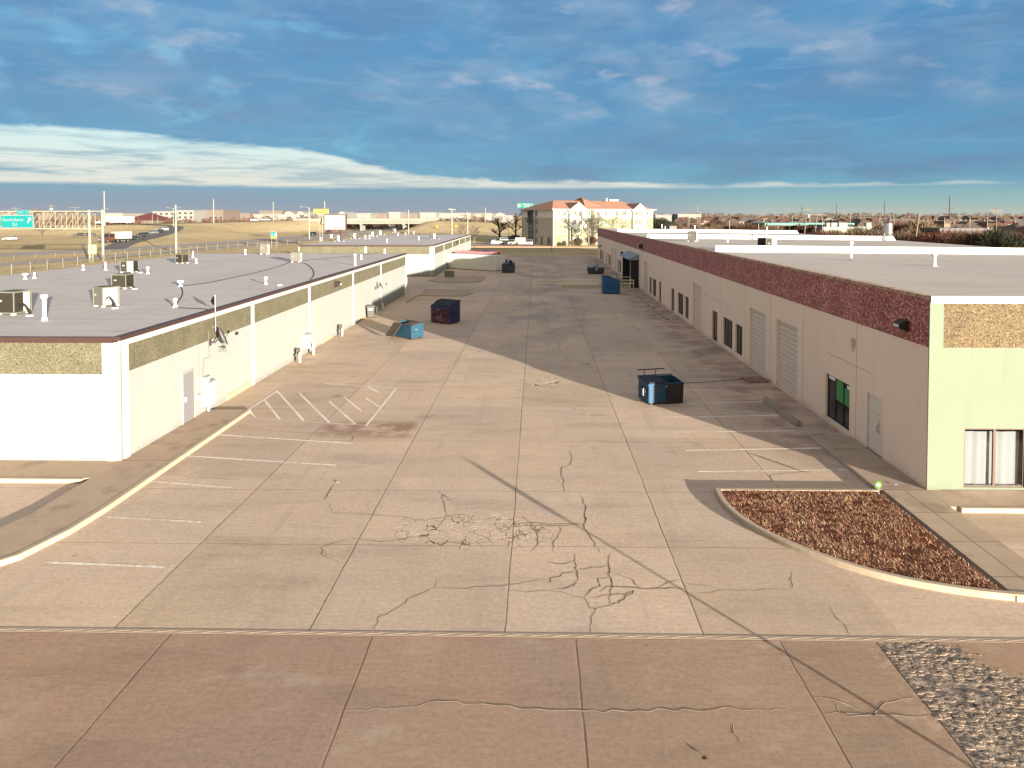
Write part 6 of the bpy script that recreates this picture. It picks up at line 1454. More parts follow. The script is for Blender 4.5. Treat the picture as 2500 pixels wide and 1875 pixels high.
p = on(258, 592.5); truck('brown nosed box truck leading the queue on the exit ramp', p + Vector((1.5, 1.0, 0)), 248, (0.075, 0.030, 0.022), (0.30, 0.29, 0.24), 5.2, 2.2, False)
for px, py, c, kd, lb in ((322, 585.5, (0.025, 0.027, 0.03), 'sedan', 'dark sedan right behind the box truck on the ramp'), (347, 579, (0.03, 0.03, 0.033), 'suv', 'black pickup shaped car third in the ramp queue'), (371.5, 571.5, (0.13, 0.14, 0.15), 'sedan', 'silver sedan in the middle of the ramp queue'),
                          (390, 568, (0.028, 0.026, 0.026), 'sedan', 'dark car next to last in the ramp queue'), (396.5, 564.5, (0.30, 0.30, 0.31), 'suv', 'white van like car last in the ramp queue')):
    car(lb, on(px, py), 248, c, kd, 'cars queueing on the exit ramp')
p = AY(300, 549.5, 360); p.z = HT(p.x, p.y) + .1; truck('long white semi trailer truck on the crossing road', Vector((p.x - 9.5, p.y - .5, HT(p.x - 6, p.y) + .1)), 186, (0.30, 0.30, 0.31), (0.42, 0.42, 0.42), 14.0, 2.9)
for px, c, kd, lb in ((622, (0.34, 0.34, 0.34), 'suv', 'white van on the crossing road left of the pickup'), (649, (0.34, 0.34, 0.34), 'pickup', 'white pickup on the crossing road before the overpass')):
    p = AY(px, 541, 408 if px < 640 else 410); car(lb, Vector((p.x, p.y, HT(p.x, p.y) + .1)), 5, c, kd)
p = AY(262, 548, 352); car('maroon car ahead of the white semi on the crossing road', Vector((p.x, 352, HT(p.x, 352) + .1)), 186, (0.05, 0.012, 0.01), 'sedan')
for px, py, c, kd, lb in ((763.5, 575.8, (0.02, 0.02, 0.022), 'suv', 'black car coming along the highway by the tall lamp pole'), (928, 557.5, (0.02, 0.02, 0.022), 'sedan', 'dark car on the highway under the overpass'), (802, 570.5, (0.022, 0.02, 0.02), 'suv', 'black car half hidden behind the billboard legs'), (977, 559, (0.33, 0.33, 0.30), 'suv', 'pale car with lights on right of the dark car under the overpass')):
    car(lb, on(px, py), 268, c, kd)
for px, lb in ((25, 'white car on the highway below the big green sign'), (195, 'dark car on the far road behind the gantry lattice'), (217, 'dark low car by the left gantry post')):
    p = AY(px, 562 if px < 100 else 553, 250 if px < 100 else 300); car(lb, Vector((p.x, p.y, HT(p.x, p.y) + .05)), 200, (0.3, 0.3, 0.3) if px < 100 else (.02, .02, .02), 'sedan')

# ---------------------------------------------------------------- poles
wood = M('weathered_pole_wood', (0.15, 0.125, 0.085), .9, var=.2, scale=1); steel_p = M('pale_pole_steel', (0.21, 0.205, 0.155), .6, var=.06); dark_p = M('dark_pole_wood', (0.055, 0.042, 0.034), .9)
def pole(label, px, pyt, Y, r_=.16, mat=wood, arms=(), lamp=None, pyb=None, lean=0.0, name='utility_pole', group='poles along the highway', tx=0):
    t_ = AY(px, pyt, Y); z0 = HT(t_.x, Y); h = t_.z - z0
    o = thing(name, label, 'pole', (t_.x, Y, z0), 0, group)
    b = MB(); b.tube([(-lean, 0, -.1), (0, 0, h)], r_, 8, 0, r_ * .65); b.build('pole', mat, o)
    for dz, hw in arms: b = MB(); b.box(-hw, hw, -.10, .10, h - dz - .1, h - dz + .1); b.build('cross_arm', mat, o)
    if lamp:
        for s in lamp:
            b = MB(); b.tube([(0, 0, h - .3), (s * 1.2, 0, h + .1), (s * 2.6, 0, h + .15)], .06, 5); b.build('lamp_arm', steel_p, o)
            b = MB(); b.box(s * 2.9 - .5, s * 2.9 + .5, -.18, .18, h + .05, h + .25); b.build('lamp_head', steel_p, o, bevel=.04)
    for k in range(tx): b = MB(); b.lathe((.35 - .7 * k, -.2, h - 2.6), [(.26, 0), (.28, .1), (.28, .8), (.15, .9)], 10); b.build('transformer', galv, o)
    return o
pole('very tall slim steel pole with short side arms above the semi truck', 254, 466.5, 345, .36, steel_p)
o = [k for k in COL.objects if k.get('label', '').startswith('very tall slim')][0]
for dz in (4, 9, 14): b = MB(); b.tube([(0, 0, AY(254, 466, 345).z - HT(o.location.x, 345) - dz), (1.4, 0, AY(254, 466, 345).z - HT(o.location.x, 345) - dz + .2)], .08, 5); b.build('side_arm', dark_p, o)
pole('thick pale wooden pole standing at the roof edge by the highway', 428.5, 500, 166, .30, steel_p, (), None)
pole('tall bare pole against the sky left of the white pickup', 521, 486, 380, .30, steel_p); pole('tall pole by the far quonset roofs', 667, 493, 420, .30, steel_p)
pole('double armed lamp pole left of the yellow available sign', 754.5, 506, 262, .26, steel_p, (), (-1,), name='street_lamp')
pole('tall pole rising behind the yellow available sign', 792.5, 491, 400, .34, steel_p)
for px, pt, hl, lb in ((248, 511, (1,), 'street lamp right of the gantry post with its arm to the right'), (423, 508, (-1, 1), 'two armed street lamp behind the thick pale pole')): pole(lb, px, pt, 340, .18, steel_p, (), hl, name='street_lamp')
pole('utility pole with cross arm and two white transformers left of the bare round tree', 125.5, 499, 330, .20, wood, ((.8, 2.0), (2.2, 1.6)), None, tx=2); pole('utility pole with cross arm over the gantry lattice', 183, 504, 330, .18, wood, ((.6, 2.4),)); pole('utility pole with cross arm behind the small exit tab', 38, 505, 330, .18, wood, ((.7, 2.2),), tx=1)
pole('wooden pole at the back edge of the farther white roof on the left', 997, 512.5, 205, .20, steel_p)
o = pole('lamp pole with two heads behind the farther white roof', 1103, 512, 203, .26, steel_p, (), None, name='street_lamp')
t_ = AY(1103, 512, 203); b = MB(); b.box(-.9, .1, -.3, .3, t_.z - .05, t_.z + .3); b.build('lamp_head', steel_p, o, bevel=.05); b = MB(); b.box(.2, 1.1, -.3, .3, t_.z - .15, t_.z + .15); b.build('lamp_head', steel_p, o, bevel=.05)
pole('wooden pole at the right end of the farther white roof', 1141.5, 517, 196, .19, steel_p); pole('distant pole over the small red roofed stall', 1185, 507, 420, .30, steel_p); pole('thin dark pole left of the hotel', 1258, 519, 228, .14, dark_p)
for px, pt in ((310, 528), (372, 524), (385, 530), (907, 528), (914, 525), (940, 530), (963, 529), (983, 531)): pole('small distant roadside pole beyond the crossing road', px, pt, 440, .16, steel_p, group='small distant roadside poles')

# ---------------------------------------------------------------- far buildings on the left skyline
fb_w = M('far_white_wall', (0.185, 0.175, 0.155), .8, var=.08, scale=.05); fb_t = M('far_tan_wall', (0.125, 0.10, 0.078), .8, var=.1, scale=.05); fb_r = M('far_roof_grey', (0.11, 0.095, 0.085), .8, var=.1, scale=.05); fb_win = m_glass('far_window', (0.03, 0.03, 0.035), .2); fb_red = M('far_red_roof', (0.11, 0.028, 0.024), .8)
def far_building(label, px0, px1, pyt, Y, wall, roof=None, depth=25, win=0, kind='flat', name='building', cat='building'):
    a, c = AY(px0, pyt, Y), AY(px1, pyt, Y); z0 = HT(a.x, Y) - .5; w = c.x - a.x; h = a.z - z0
    o = thing(name, label, cat, (a.x, Y, z0))
    b = MB()
    if kind == 'flat':
        b.box(0, w, 0, depth, 0, h); b.build('wall', wall, o)
        b = MB(); b.box(-.4, w + .4, -.4, depth + .4, h + .01, h + .7); b.build('roof', roof or wall, o)
    elif kind == 'arch':
        n = 12; pr = [(w / 2 - w / 2 * math.cos(math.pi * k / n), h * .45 + h * .55 * math.sin(math.pi * k / n)) for k in range(n + 1)]
        b.box(0, w, 0, depth, 0, h * .45); b.build('wall', wall, o); b = MB(); b.extr([(x, z + .01) for x, z in pr][::-1], -.3, depth); b.build('roof', roof or wall, o)
    elif kind == 'hip':
        hh = h * .55; b.box(0, w, 0, depth, 0, hh); b.build('wall', wall, o)
        e = 1.0; rx = min(w, depth) / 2; b = MB(); vs = [(-e, -e, hh), (w + e, -e, hh), (w + e, depth + e, hh), (-e, depth + e, hh), (rx, depth / 2, h), (w - rx, depth / 2, h)]
        b.raw(vs, [(0, 1, 5, 4), (1, 2, 5), (2, 3, 4, 5), (3, 0, 4), (3, 2, 1, 0)]); b.build('roof', roof or wall, o)
    if win:
        for r_ in range(win):
            z = h - (r_ + 1) * h / (win + .6) + .8; n = max(2, int(w / 5))
            for k in range(min(n, 14)): b = MB(); x = w * (k + .5) / min(n, 14); b.box(x - w / min(n, 14) * .22, x + w / min(n, 14) * .22, -.06, -.005, z, z + 1.6); b.build('window', fb_win, o)
    return o
far_building('white three storey block with window rows on the left skyline', 432, 473, 515, 640, fb_w, None, 25, 3); far_building('white three storey block partly behind the thick pale pole', 373, 427, 517.5, 660, fb_w, None, 25, 3)
far_building('red hip roofed hall behind the semi truck', 303, 371, 519.5, 470, fb_t, fb_red, 30, 0, 'hip'); far_building('wide tan hall with a dark opening left of the tall bare pole', 484, 545, 514, 700, fb_t, None, 40, 1)
far_building('long brown hall with a tower stub near the quonset roofs', 633, 690, 515.5, 700, fb_t, fb_r, 40, 1); far_building('arched quonset roof left of its twin', 690, 719, 515.5, 690, fb_t, fb_w, 40, 0, 'arch'); far_building('arched quonset roof right of its twin', 721, 745, 515.5, 690, fb_t, fb_w, 40, 0, 'arch')
far_building('very long low white wall behind the yellow sign', 619, 752, 524.5, 600, fb_w, None, 20); far_building('pale arched store behind the leasing billboard', 822, 847, 516, 500, fb_w, None, 30, 0, 'arch')
far_building('white shed right of the leasing billboard', 860, 905, 522.5, 560, fb_w, None, 25); far_building('white hall with a small dark gable by the double pole', 949, 977, 519.5, 600, fb_w, None, 25); far_building('broad white warehouse on the skyline left of the lamp pole', 1025, 1065, 520.5, 620, fb_w, None, 40); far_building('broad white warehouse on the skyline right of the lamp pole', 1072, 1149, 522, 640, fb_w, None, 40, 1)
far_building('tan low shops under the white warehouses', 1040, 1099, 533, 470, fb_t, fb_w, 20, 1); far_building('white domed hall near the hotel sign', 1204, 1236, 519, 560, fb_w, None, 40, 0, 'arch'); far_building('red roofed stall at the end of the crossing road', 1172, 1192, 540, 440, fb_t, fb_red, 8, 0, 'hip')
far_building('bright white trailer shed left of the hotel', 1218, 1255, 528.5, 440, fb_w, None, 12); far_building('flat brown hall far on the left skyline behind the gantry', 0, 120, 518, 760, fb_t, fb_r, 60); far_building('grey hall on the far skyline between the poles', 880, 945, 521, 900, fb_t, fb_r, 60)
far_building('low white plant on the far skyline beside the hotel sign', 1100, 1200, 520.5, 1000, fb_w, fb_r, 80)
for k, (a, c, t_, Y) in enumerate(((250, 300, 520.5, 900), (560, 610, 521, 950), (745, 800, 521.5, 900), (1010, 1060, 522.5, 1100), (1150, 1175, 523, 800), (985, 1020, 521, 820))):
    far_building(('pale roofed shed on the skyline beside the red hall', 'flat far hall between the tall bare pole and the quonset roofs', 'far hall just left of the yellow sign', 'low far building left of the white warehouses', 'tiny far building near the small stall', 'far white store between the two poles')[k], a, c, t_, Y, (fb_w, fb_t)[k % 2], fb_r, 50)
# ================================================================ hotel
HA = R(25); HC = Vector((4.9, 208.0, 0)); HL, HD, HH = 34.8, 22.5, 10.75
tan_w = M('hotel_tan_siding', (0.150, 0.152, 0.092), .85, var=.06, scale=.4); tan_s = M('hotel_tan_siding_shade', (0.44, 0.375, 0.26), .85, var=.06, scale=.4); crm_w = M('hotel_cream_siding', (0.30, 0.30, 0.275), .85, var=.04); crm_s = M('hotel_cream_siding_shade', (0.68, 0.60, 0.48), .85, var=.04)  # tan_s and crm_s: the front siding lightened for the shaded side
tile = M('terracotta_shingle', (0.33, 0.165, 0.105), .9, var=.15, scale=1.5, bump=.3, bscale=6); h_trim = M('hotel_trim', (0.40, 0.39, 0.33), .8); h_glass = m_glass('hotel_window_glass', (0.07, 0.068, 0.05), .25); stairgl = M('stair_glass', (0.085, 0.082, 0.075), .4, var=.1)
hot = thing('hotel', 'four storey cream and tan hotel with a terracotta hip roof', 'hotel', HC, HA)
ZS = 8.05
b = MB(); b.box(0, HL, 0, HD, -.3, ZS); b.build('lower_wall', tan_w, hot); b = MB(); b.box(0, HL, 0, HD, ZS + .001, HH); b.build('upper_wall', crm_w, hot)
b = MB(); b.box(-.06, -.001, .35, HD - .1, -.3, ZS); b.build('lower_wall', tan_s, hot); b = MB(); b.box(-.06, -.001, .35, HD - .1, ZS + .2, HH - .1); b.build('upper_wall', crm_s, hot)  # sheets carrying the lightened siding over the shaded side
b = MB(); b.box(-.12, .25, -.12, .30, -.3, HH); b.build('corner_trim', h_trim, hot); b = MB(); b.box(-.12, .05, HD - .09, HD + .1, -.3, HH); b.build('corner_trim', h_trim, hot); b = MB(); b.box(-.10, -.001, .31, HD - .1, ZS, ZS + .199); b.build('belt_trim', h_trim, hot)
def hx(px):                                             # position along the hotel front for a photo column
    k = (px - VPX) / F; c, s = math.cos(HA), math.sin(HA)
    return (k * HC.y - HC.x) / (c - k * s)
def hy(px):                                             # along the left side
    k = (px - VPX) / F; c, s = math.cos(HA), math.sin(HA)
    return (k * HC.y - HC.x) / (-s - k * c)
Z4 = lambda a: 1200 + a * .20344
bays = [(hx(Z4(925)), hx(Z4(1130)), 5.2, 12.55), (hx(Z4(1680)), hx(Z4(1838)), 5.2, 12.4)]
for x0, x1, zl, zp in bays:
    xm = (x0 + x1) / 2
    b = MB(); pr = [(x0, zl), (x1, zl), (x1, HH - .2), (xm, zp), (x0, HH - .2)]
    b.extr(pr, -.62, -.001); b.build('bay_upper_wall', crm_w, hot); b = MB(); b.box(x0, x1, -.62, -.001, -.3, zl - .001); b.build('bay_lower_wall', tan_w, hot)
    b = MB(); e = .45
    for s, xa in ((1, x0), (-1, x1)):
        xo = xa - s * e; zo = HH - .2 - e * (zp - HH + .2) / abs(xm - x0)
        vs = [(xo, -1.0, zo), (xm, -1.0, zp + .05), (xm, 9, zp + .05), (xo, 9, zo), (xo, -1.0, zo + .22), (xm, -1.0, zp + .27), (xm, 9, zp + .27), (xo, 9, zo + .22)]
        b.raw(vs, [(0, 1, 5, 4), (4, 5, 6, 7), (3, 2, 1, 0), (0, 4, 7, 3)])
    b.build('gable_roof', tile, hot)
    b = MB()
    for s, xa in ((1, x0), (-1, x1)):
        xo = xa - s * e; zo = HH - .2 - e * (zp - HH + .2) / abs(xm - x0)
        b.raw([(xo, -1.03, zo - .12), (xm, -1.03, zp - .07), (xm, -1.03, zp + .2), (xo, -1.03, zo + .16), (xo, -1.004, zo - .12), (xm, -1.004, zp - .07), (xm, -1.004, zp + .2), (xo, -1.004, zo + .16)], [(0, 1, 2, 3), (7, 6, 5, 4), (0, 4, 5, 1), (3, 2, 6, 7)])
    b.build('rake_board', h_trim, hot)
def hip(x0, x1, y0, y1, z0, z1, run):
    b = MB(); ym = (y0 + y1) / 2; vs = [(x0, y0, z0), (x1, y0, z0), (x1, y1, z0), (x0, y1, z0), (x0 + run, ym, z1), (x1 - run, ym, z1)]
    b.raw(vs, [(0, 1, 5, 4), (1, 2, 5), (2, 3, 4, 5), (3, 0, 4), (3, 2, 1, 0)]); return b.build('roof', tile, hot)
hip(-.7, HL + .7, -.7, HD + .7, HH + .02, 13.55, 6.2); hip(hx(Z4(1140)), hx(Z4(1440)), .5, HD - .5, HH + .03, 14.55, 4.7)
b = MB(); b.box(-.75, HL + .75, -.78, -.705, HH - .18, HH + .06); b.box(-.78, -.705, -.7, HD + .7, HH - .18, HH + .06); b.build('gutter', h_trim, hot)
sx = hx(Z4(1212))
b = MB(); b.box(hx(Z4(1196)), hx(Z4(1228)), -.30, -.001, -.3, HH - .2); b.build('recess_panel', M('hotel_olive_panel', (0.115, 0.105, 0.06), .85), hot)
for r_ in range(4):
    z = 1.5 + 2.7 * r_
    for px in (808, 877, 988, 1057, 1163, 1275, 1372, 1503, 1594, 1713, 1769, 1855):
        if r_ == 0 and px == 808: continue
        x = hx(Z4(px)); off = -.62 if any(a < x < c for a, c, _, _ in bays) else 0
        b = MB(); y = off - .05
        for q in ((x - .66, x - .52, z - .85, z + .85), (x + .52, x + .66, z - .85, z + .85), (x - .52, x + .52, z + .72, z + .85), (x - .52, x + .52, z - .85, z - .72)): b.box(q[0], q[1], y, off - .002, q[2], q[3])
        w_ = b.build('window', h_trim, hot)
        b = MB(); b.box(x - .52, x + .52, off - .02, off - .003, z - .72, z + .72); b.build('pane', h_glass, w_); b = MB(); b.box(x - .05, x + .05, off - .035, off - .021, z - .72, z + .72); b.build('mullion', h_trim, w_)
    y = hy(Z4(540)); b = MB()                           # left side: one column of windows with a grille under each
    for q in ((y - 1.0, y - .84, z - .9, z + .85), (y + .84, y + 1.0, z - .9, z + .85), (y - .84, y + .84, z + .72, z + .85), (y - .84, y + .84, z - .9, z - .74)): b.box(-.13, -.062, q[0], q[1], q[2], q[3])
    w_ = b.build('window', h_trim, hot); b = MB(); b.box(-.09, -.063, y - .84, y + .84, z - .74, z + .72); b.build('pane', h_glass, w_); b = MB(); b.box(-.11, -.091, y - .05, y + .05, z - .74, z + .72); b.build('mullion', h_trim, w_)
    b = MB(); b.box(-.12, -.062, y + .1, y + 1.0, z - 1.28, z - .98); b.build('vent_grille', stairgl, hot)
for px in (607, 687):
    y = hy(Z4(px)); b = MB(); b.box(-.11, -.062, y - .65, y + .65, -.2, 2.45); d_ = b.build('door', M('hotel_door_brown', (0.13, 0.075, 0.05), .6) if 'hotel_door_brown' not in bpy.data.materials else bpy.data.materials['hotel_door_brown'], hot)
    b = MB()
    for q in ((y - .95, y - .651, -.2, 2.75), (y + .651, y + .95, -.2, 2.75), (y - .65, y + .65, 2.451, 2.75)): b.box(-.14, -.062, q[0], q[1], q[2], q[3])
    b.build('frame', h_trim, d_)
ya, yb = hy(Z4(506)), hy(Z4(443))
b = MB(); b.box(-.16, -.062, ya, yb, .0, HH - .15); st = b.build('stair_window', stairgl, hot)
for z in (2.7, 4.5, 5.6, 8.1): b = MB(); b.box(-.19, -.161, ya, yb, z, z + .12); b.build('mullion', tan_s, st)
ym = (ya + yb) / 2 + .8                                  # emblem: leaf, bar and ring in relief
b = MB(); em = M('emblem_green_grey', (0.085, 0.10, 0.065), .6)
b.tube([(-.35, ym + 1.5 * math.sin(k * .5236) * (.62 if True else 1), 9.2 + 1.0 * math.cos(k * .5236)) for k in range(13)], .16, 6); b.tube([(-.35, ym, 8.2), (-.35, ym, 7.4)], .2, 6)
b.tube([(-.35, ym - 2.8, 8.0), (-.35, ym + 2.8, 8.0)], .14, 6); b.tube([(-.35, ym + 1.5 * math.sin(k * .5236), 7.1 + .38 * math.cos(k * .5236)) for k in range(13)], .2, 6)
b.extr([(-.9, 10.15), (-.2, 10.15), (-.2, 10.35), (-.9, 10.3)], ym - 2.3, ym + 2.6); b.build('emblem', em, hot)
b = MB(); b.tube([(23.3, 9, 13.4), (23.3, 9, 14.4)], .35, 8); b.build('roof_vent', h_trim, hot); b = MB(); b.box(27, 30.5, 13.5, 16, 13.0, 14.1); b.build('roof_unit', h_trim, hot)
# hotel pole sign: teal panel and small lower panel
SY = 262.0
teal_s = M('sign_teal', (0.008, 0.135, 0.115), .5)
o, w, h = panel_sign('teal hotel pole sign with white writing and a round leaf emblem', 1262.5, 1302, 495.5, 508.5, SY, teal_s, teal_s, 'hotel_sign', .5)
lettering('lettering', 'WOODSPRING', h * .40, white_s, o, (w * .13, -.03, h * .20), FR, width=w * .66, bold=.02); lettering('lettering', 'SUITES', h * .36, white_s, o, (w * .10, -.03, -h * .16), FR, width=w * .36, bold=.02)
b = MB(); b.tube([(-w * .38, -.03, h * .02), (-w * .38, -.05, h * .02)], h * .34, 20); b.build('emblem', white_s, o); b = MB(); b.tube([(-w * .355, -.051, h * .02), (-w * .355, -.065, h * .02)], h * .18, 16); b.build('emblem_leaf', yel_s, o)
b = MB(); b.box(w * .0, w * .3, -.03, -.021, -h * .45, -h * .40); b.build('underline', yel_s, o)
b = MB(); b.tube([(w * .1, .25, -AY(1282, 502, SY).z), (w * .1, .25, -h / 2)], .35, 8); b.build('pole', gm, o)
b = MB(); b.box(-w * .28, 0, .0, .4, -h * 1.75, -h * .80); b.build('lower_panel', blk_s, o); b = MB(); b.box(-w * .2, -w * .05, -.03, -.001, -h * 1.5, -h * .95); b.build('lower_face', white_s, o)
# hotel yard: paving, kerb of red clay, parked cars
lp = MB(); lp.face([(-46, 201, .012), (6, 201, .012), (-2, 232, .012), (-46, 236, .012)]); struct(lp.build('hotel_parking_lot', M('hotel_lot_concrete', (0.28, 0.215, 0.165), .9, var=.15, scale=.3)))
lp = MB(); lp.prism([(-40, 198.5), (60, 198.5), (60, 201.2), (-40, 201.2)], -.1, .16); struct(lp.build('clay_bank', M('red_clay', (0.36, 0.215, 0.13), 1.0, var=.25, scale=.8)))
lp = MB(); lp.face([(-30, 158.5, .006), (60, 158.5, .006), (60, 170, .006), (-30, 170, .006)])
for px, py, rz_, c, kd, lb in ((1214, 592.5, 22, (0.055, 0.065, 0.08), 'sedan', 'slate blue sedan farthest left in the hotel parking lot'), (1217, 597.5, 3, (0.34, 0.34, 0.32), 'sedan', 'white sedan side-on in front of the slate blue one'), (1236, 593, 12, (0.34, 0.34, 0.33), 'suv', 'white van like car behind the white sedan'),
                               (1250.5, 598.5, 262, (0.27, 0.25, 0.20), 'suv', 'cream car seen from the front left of the hotel corner'), (1293, 599, 268, (0.32, 0.33, 0.34), 'suv', 'white car with its windscreen toward us by the stair window'), (1247, 585.5, 10, (0.05, 0.065, 0.085), 'sedan', 'dark blue car under the bare trees'), (1262, 585, 15, (0.06, 0.085, 0.11), 'suv', 'blue car beside the hotel wall under the right bare tree')):
    car(lb, G(px, py, .012), rz_, c, kd, 'cars in the hotel parking lot')
q = G(1268, 596, 0); o = thing('dumpster_fence', 'low tan enclosure wall between the cream car and the hotel corner', 'wall', (q.x - 1.2, q.y, 0)); b = MB(); b.box(0, 3.2, 0, .25, 0, 1.9); b.build('wall', tan_s, o); b = MB(); b.box(-.1, 3.3, -.05, .3, 1.901, 2.0); b.build('cap', h_trim, o)

# ================================================================ trees
def grow(seed, H, spread, levels=4, r0=.16, up=.45, first=.3, nb=(4, 6), droop=0.0):
    r = random.Random(seed); tr, tw = MB(), MB()
    def branch(p, d, ln, rad, lv):
        k = 4 if lv > 1 else 3; pts = [p]; q = p.copy(); dd = d.copy()
        for i in range(k):
            dd = (dd + Vector((r.uniform(-1, 1), r.uniform(-1, 1), r.uniform(-.5, .8) - droop)) * .16).normalized(); q = q + dd * ln / k; pts.append(q.copy())
        (tr if lv >= levels - 1 else tw).tube(pts, rad, 5 if lv >= levels - 1 else 3, 0, rad * .5, cap=False)
        if lv == 0: return
        n = r.randint(*nb)
        for i in range(n):
            t_ = first + (1 - first) * (i + r.random()) / n if lv == levels else .25 + .75 * (i + r.random()) / n
            j = min(len(pts) - 2, int(t_ * k)); f = t_ * k - j; bp = pts[j].lerp(pts[j + 1], min(1, f))
            a = r.uniform(0, 6.283); side = Vector((math.cos(a), math.sin(a), 0)); nd = (d * up + side * spread + Vector((0, 0, .25))).normalized()
            branch(bp, nd, ln * r.uniform(.48, .72) * (1 - .35 * t_ if lv == levels else 1), rad * .52 * (1 - .3 * t_), lv - 1)
    branch(Vector((0, 0, -.1)), Vector((0, 0, 1)), H * .62, r0, levels)
    return tr, tw
def bare_tree(label, loc, seed, H, bark, twig, spread=.9, levels=4, r0=.16, group=None, up=.45, first=.3, nb=(4, 6), name='bare_tree', rz=0):
    o = thing(name, label, 'tree', loc, rz, group); tr, tw = grow(seed, H, spread, levels, r0, up, first, nb); tr.build('trunk', bark, o); tw.build('crown', twig, o); return o
bark_d = M('dark_bark', (0.030, 0.016, 0.012), 1, var=.3); twig_d = M('reddish_twigs', (0.060, 0.028, 0.018), 1, var=.3); bark_p = M('pale_bark', (0.13, 0.105, 0.075), 1, var=.2); twig_p = M('pale_twigs', (0.155, 0.12, 0.075), 1, var=.25); twig_y = M('straw_twigs', (0.17, 0.145, 0.062), 1, var=.25)
bare_tree('dark bare spreading tree over the parked cars left of the hotel', G(1221, 588, 0), 3, 11.0, bark_d, twig_d, 1.1, 4, .42, 'bare trees round the hotel', .35, .22, (5, 7))
bare_tree('dark bare tree right against the hotel wall', G(1260, 586, 0), 8, 12.0, bark_d, twig_d, 1.0, 4, .40, 'bare trees round the hotel', .4, .25, (5, 7))
bare_tree('pale bare tree shading the left bays of the hotel front', HC + Vector((9.0 * math.cos(HA) + 2, 9.0 * math.sin(HA) - 8.5, 0)), 21, 11.5, bark_p, M('grey_tan_twigs', (0.070, 0.058, 0.040), 1, var=.25), .95, 4, .30, 'bare trees round the hotel', .55, .25, (5, 7))
bare_tree('straw coloured bare tree in front of the right half of the hotel', Vector((21.5, 205, 0)), 5, 13.0, bark_p, twig_y, 1.0, 4, .22, 'bare trees round the hotel', .6, .25, (5, 7))
bare_tree('small pale bare tree beside the end of the farther white warehouse', G(1158.5, 593, 0), 14, 6.6, bark_p, M('pink_twigs', (0.12, 0.08, 0.06), 1), .75, 3, .18, 'bare trees round the hotel', .8, .3, (8, 10))
bare_tree('faint small bare tree behind the farther white roof', G(1128, 588, 0), 15, 7.0, bark_p, bpy.data.materials['pink_twigs'], .8, 3, .12, 'bare trees round the hotel', .7, .3, (8, 10))
bare_tree('thin sapling in the dark grass just before the hotel corner', G(1348, 618, 0), 31, 5.0, bark_d, twig_d, .4, 3, .06, 'bare trees round the hotel', 1.2, .4, (4, 5))
bare_tree('big round bare tree far behind the gantry', Vector((AY(100, 500, 300).x, 300, 0)), 44, 16.0, M('tan_twig_bark', (0.10, 0.07, 0.045), 1), M('tan_twigs', (0.125, 0.085, 0.06), 1), 1.1, 4, .4, None, .5, .3, (6, 8))
# clumps: loose masses of thin twigs used for shrubs and for the crowns of small trees
def clump_mesh(seed, n, rx, rz_, twig=.8, w=.035, base=0.0, name='crown', mats=None, lean=1.0):
    r = random.Random(seed); b = MB()
    for i in range(n):
        while True:
            x, y, z = r.uniform(-1, 1), r.uniform(-1, 1), r.uniform(-.9, 1)
            if x * x + y * y + z * z < 1 and r.random() < .35 + .65 * (x * x + y * y + z * z): break
        lump = .75 + .25 * math.sin(x * 4 + seed) * math.cos(y * 5 + seed * 2)
        p = Vector((x * rx * lump, y * rx * lump, base + rz_ + z * rz_ * lump)); d = (Vector((x, y, z + .6)) + Vector((r.uniform(-1, 1), r.uniform(-1, 1), r.uniform(-1, 1))) * .9).normalized() * twig * r.uniform(.5, 1.3)
        s = Vector((r.uniform(-1, 1), r.uniform(-1, 1), r.uniform(-1, 1))).cross(d).normalized() * w * r.uniform(.6, 1.5)
        b.face([p - s, p + s, p + d], 0 if r.random() < .6 else 1)
    return b
# ================================================================ the right-hand background
tw = {k: M('brush_%s' % k, c, 1, var=.35, scale=.6) for k, c in dict(red=(0.085, 0.034, 0.020), red_dark=(0.040, 0.018, 0.012), tan=(0.125, 0.078, 0.045), tan_dark=(0.065, 0.040, 0.024), straw=(0.175, 0.125, 0.068), green=(0.030, 0.032, 0.016), green_dark=(0.014, 0.016, 0.010), grey=(0.11, 0.085, 0.065)).items()}
KIND = {'red': ('red', 'red_dark'), 'tan': ('tan', 'tan_dark'), 'straw': ('straw', 'tan'), 'green': ('green', 'green_dark'), 'grey': ('grey', 'tan_dark')}
def brush_tree(kind, seed, rx, rz_, n, trunk_h, twig, w):
    o = thing('brush_tree', 'x', 'tree', (0, 0, 0)); m = [tw[k] for k in KIND[kind]]
    clump_mesh(seed, n, rx, rz_, twig, w, trunk_h).build('crown', m, o)
    b = MB(); r = random.Random(seed)
    for k in range(5):
        a = r.uniform(0, 6.28); b.tube([(0, 0, -.2), (math.cos(a) * rx * .2, math.sin(a) * rx * .2, trunk_h + rz_ * .5), (math.cos(a) * rx * .55, math.sin(a) * rx * .55, trunk_h + rz_ * 1.3)], .12, 4, 0, .03)
    b.build('trunk', m[1], o); return o
protos = {}
def bt(kind, loc, sc, label, group, seed=0):
    k = (kind, seed % 3)
    if k not in protos: protos[k] = brush_tree(kind, 100 + seed % 3 * 7 + len(kind), 3.0, 2.6, 1500 if kind != 'green' else 2200, .6, 1.0, .045)
    return place(protos[k], loc, seed * 1.3, label, group=group, sc=sc)
r = random.Random(77)
LBL = {'red': 'reddish bare brush tree behind the right warehouse', 'tan': 'tan bare brush tree behind the right warehouse', 'straw': 'straw coloured bare tree behind the right warehouse', 'green': 'dark evergreen clump behind the right warehouse', 'grey': 'greyish bare tree behind the right warehouse'}
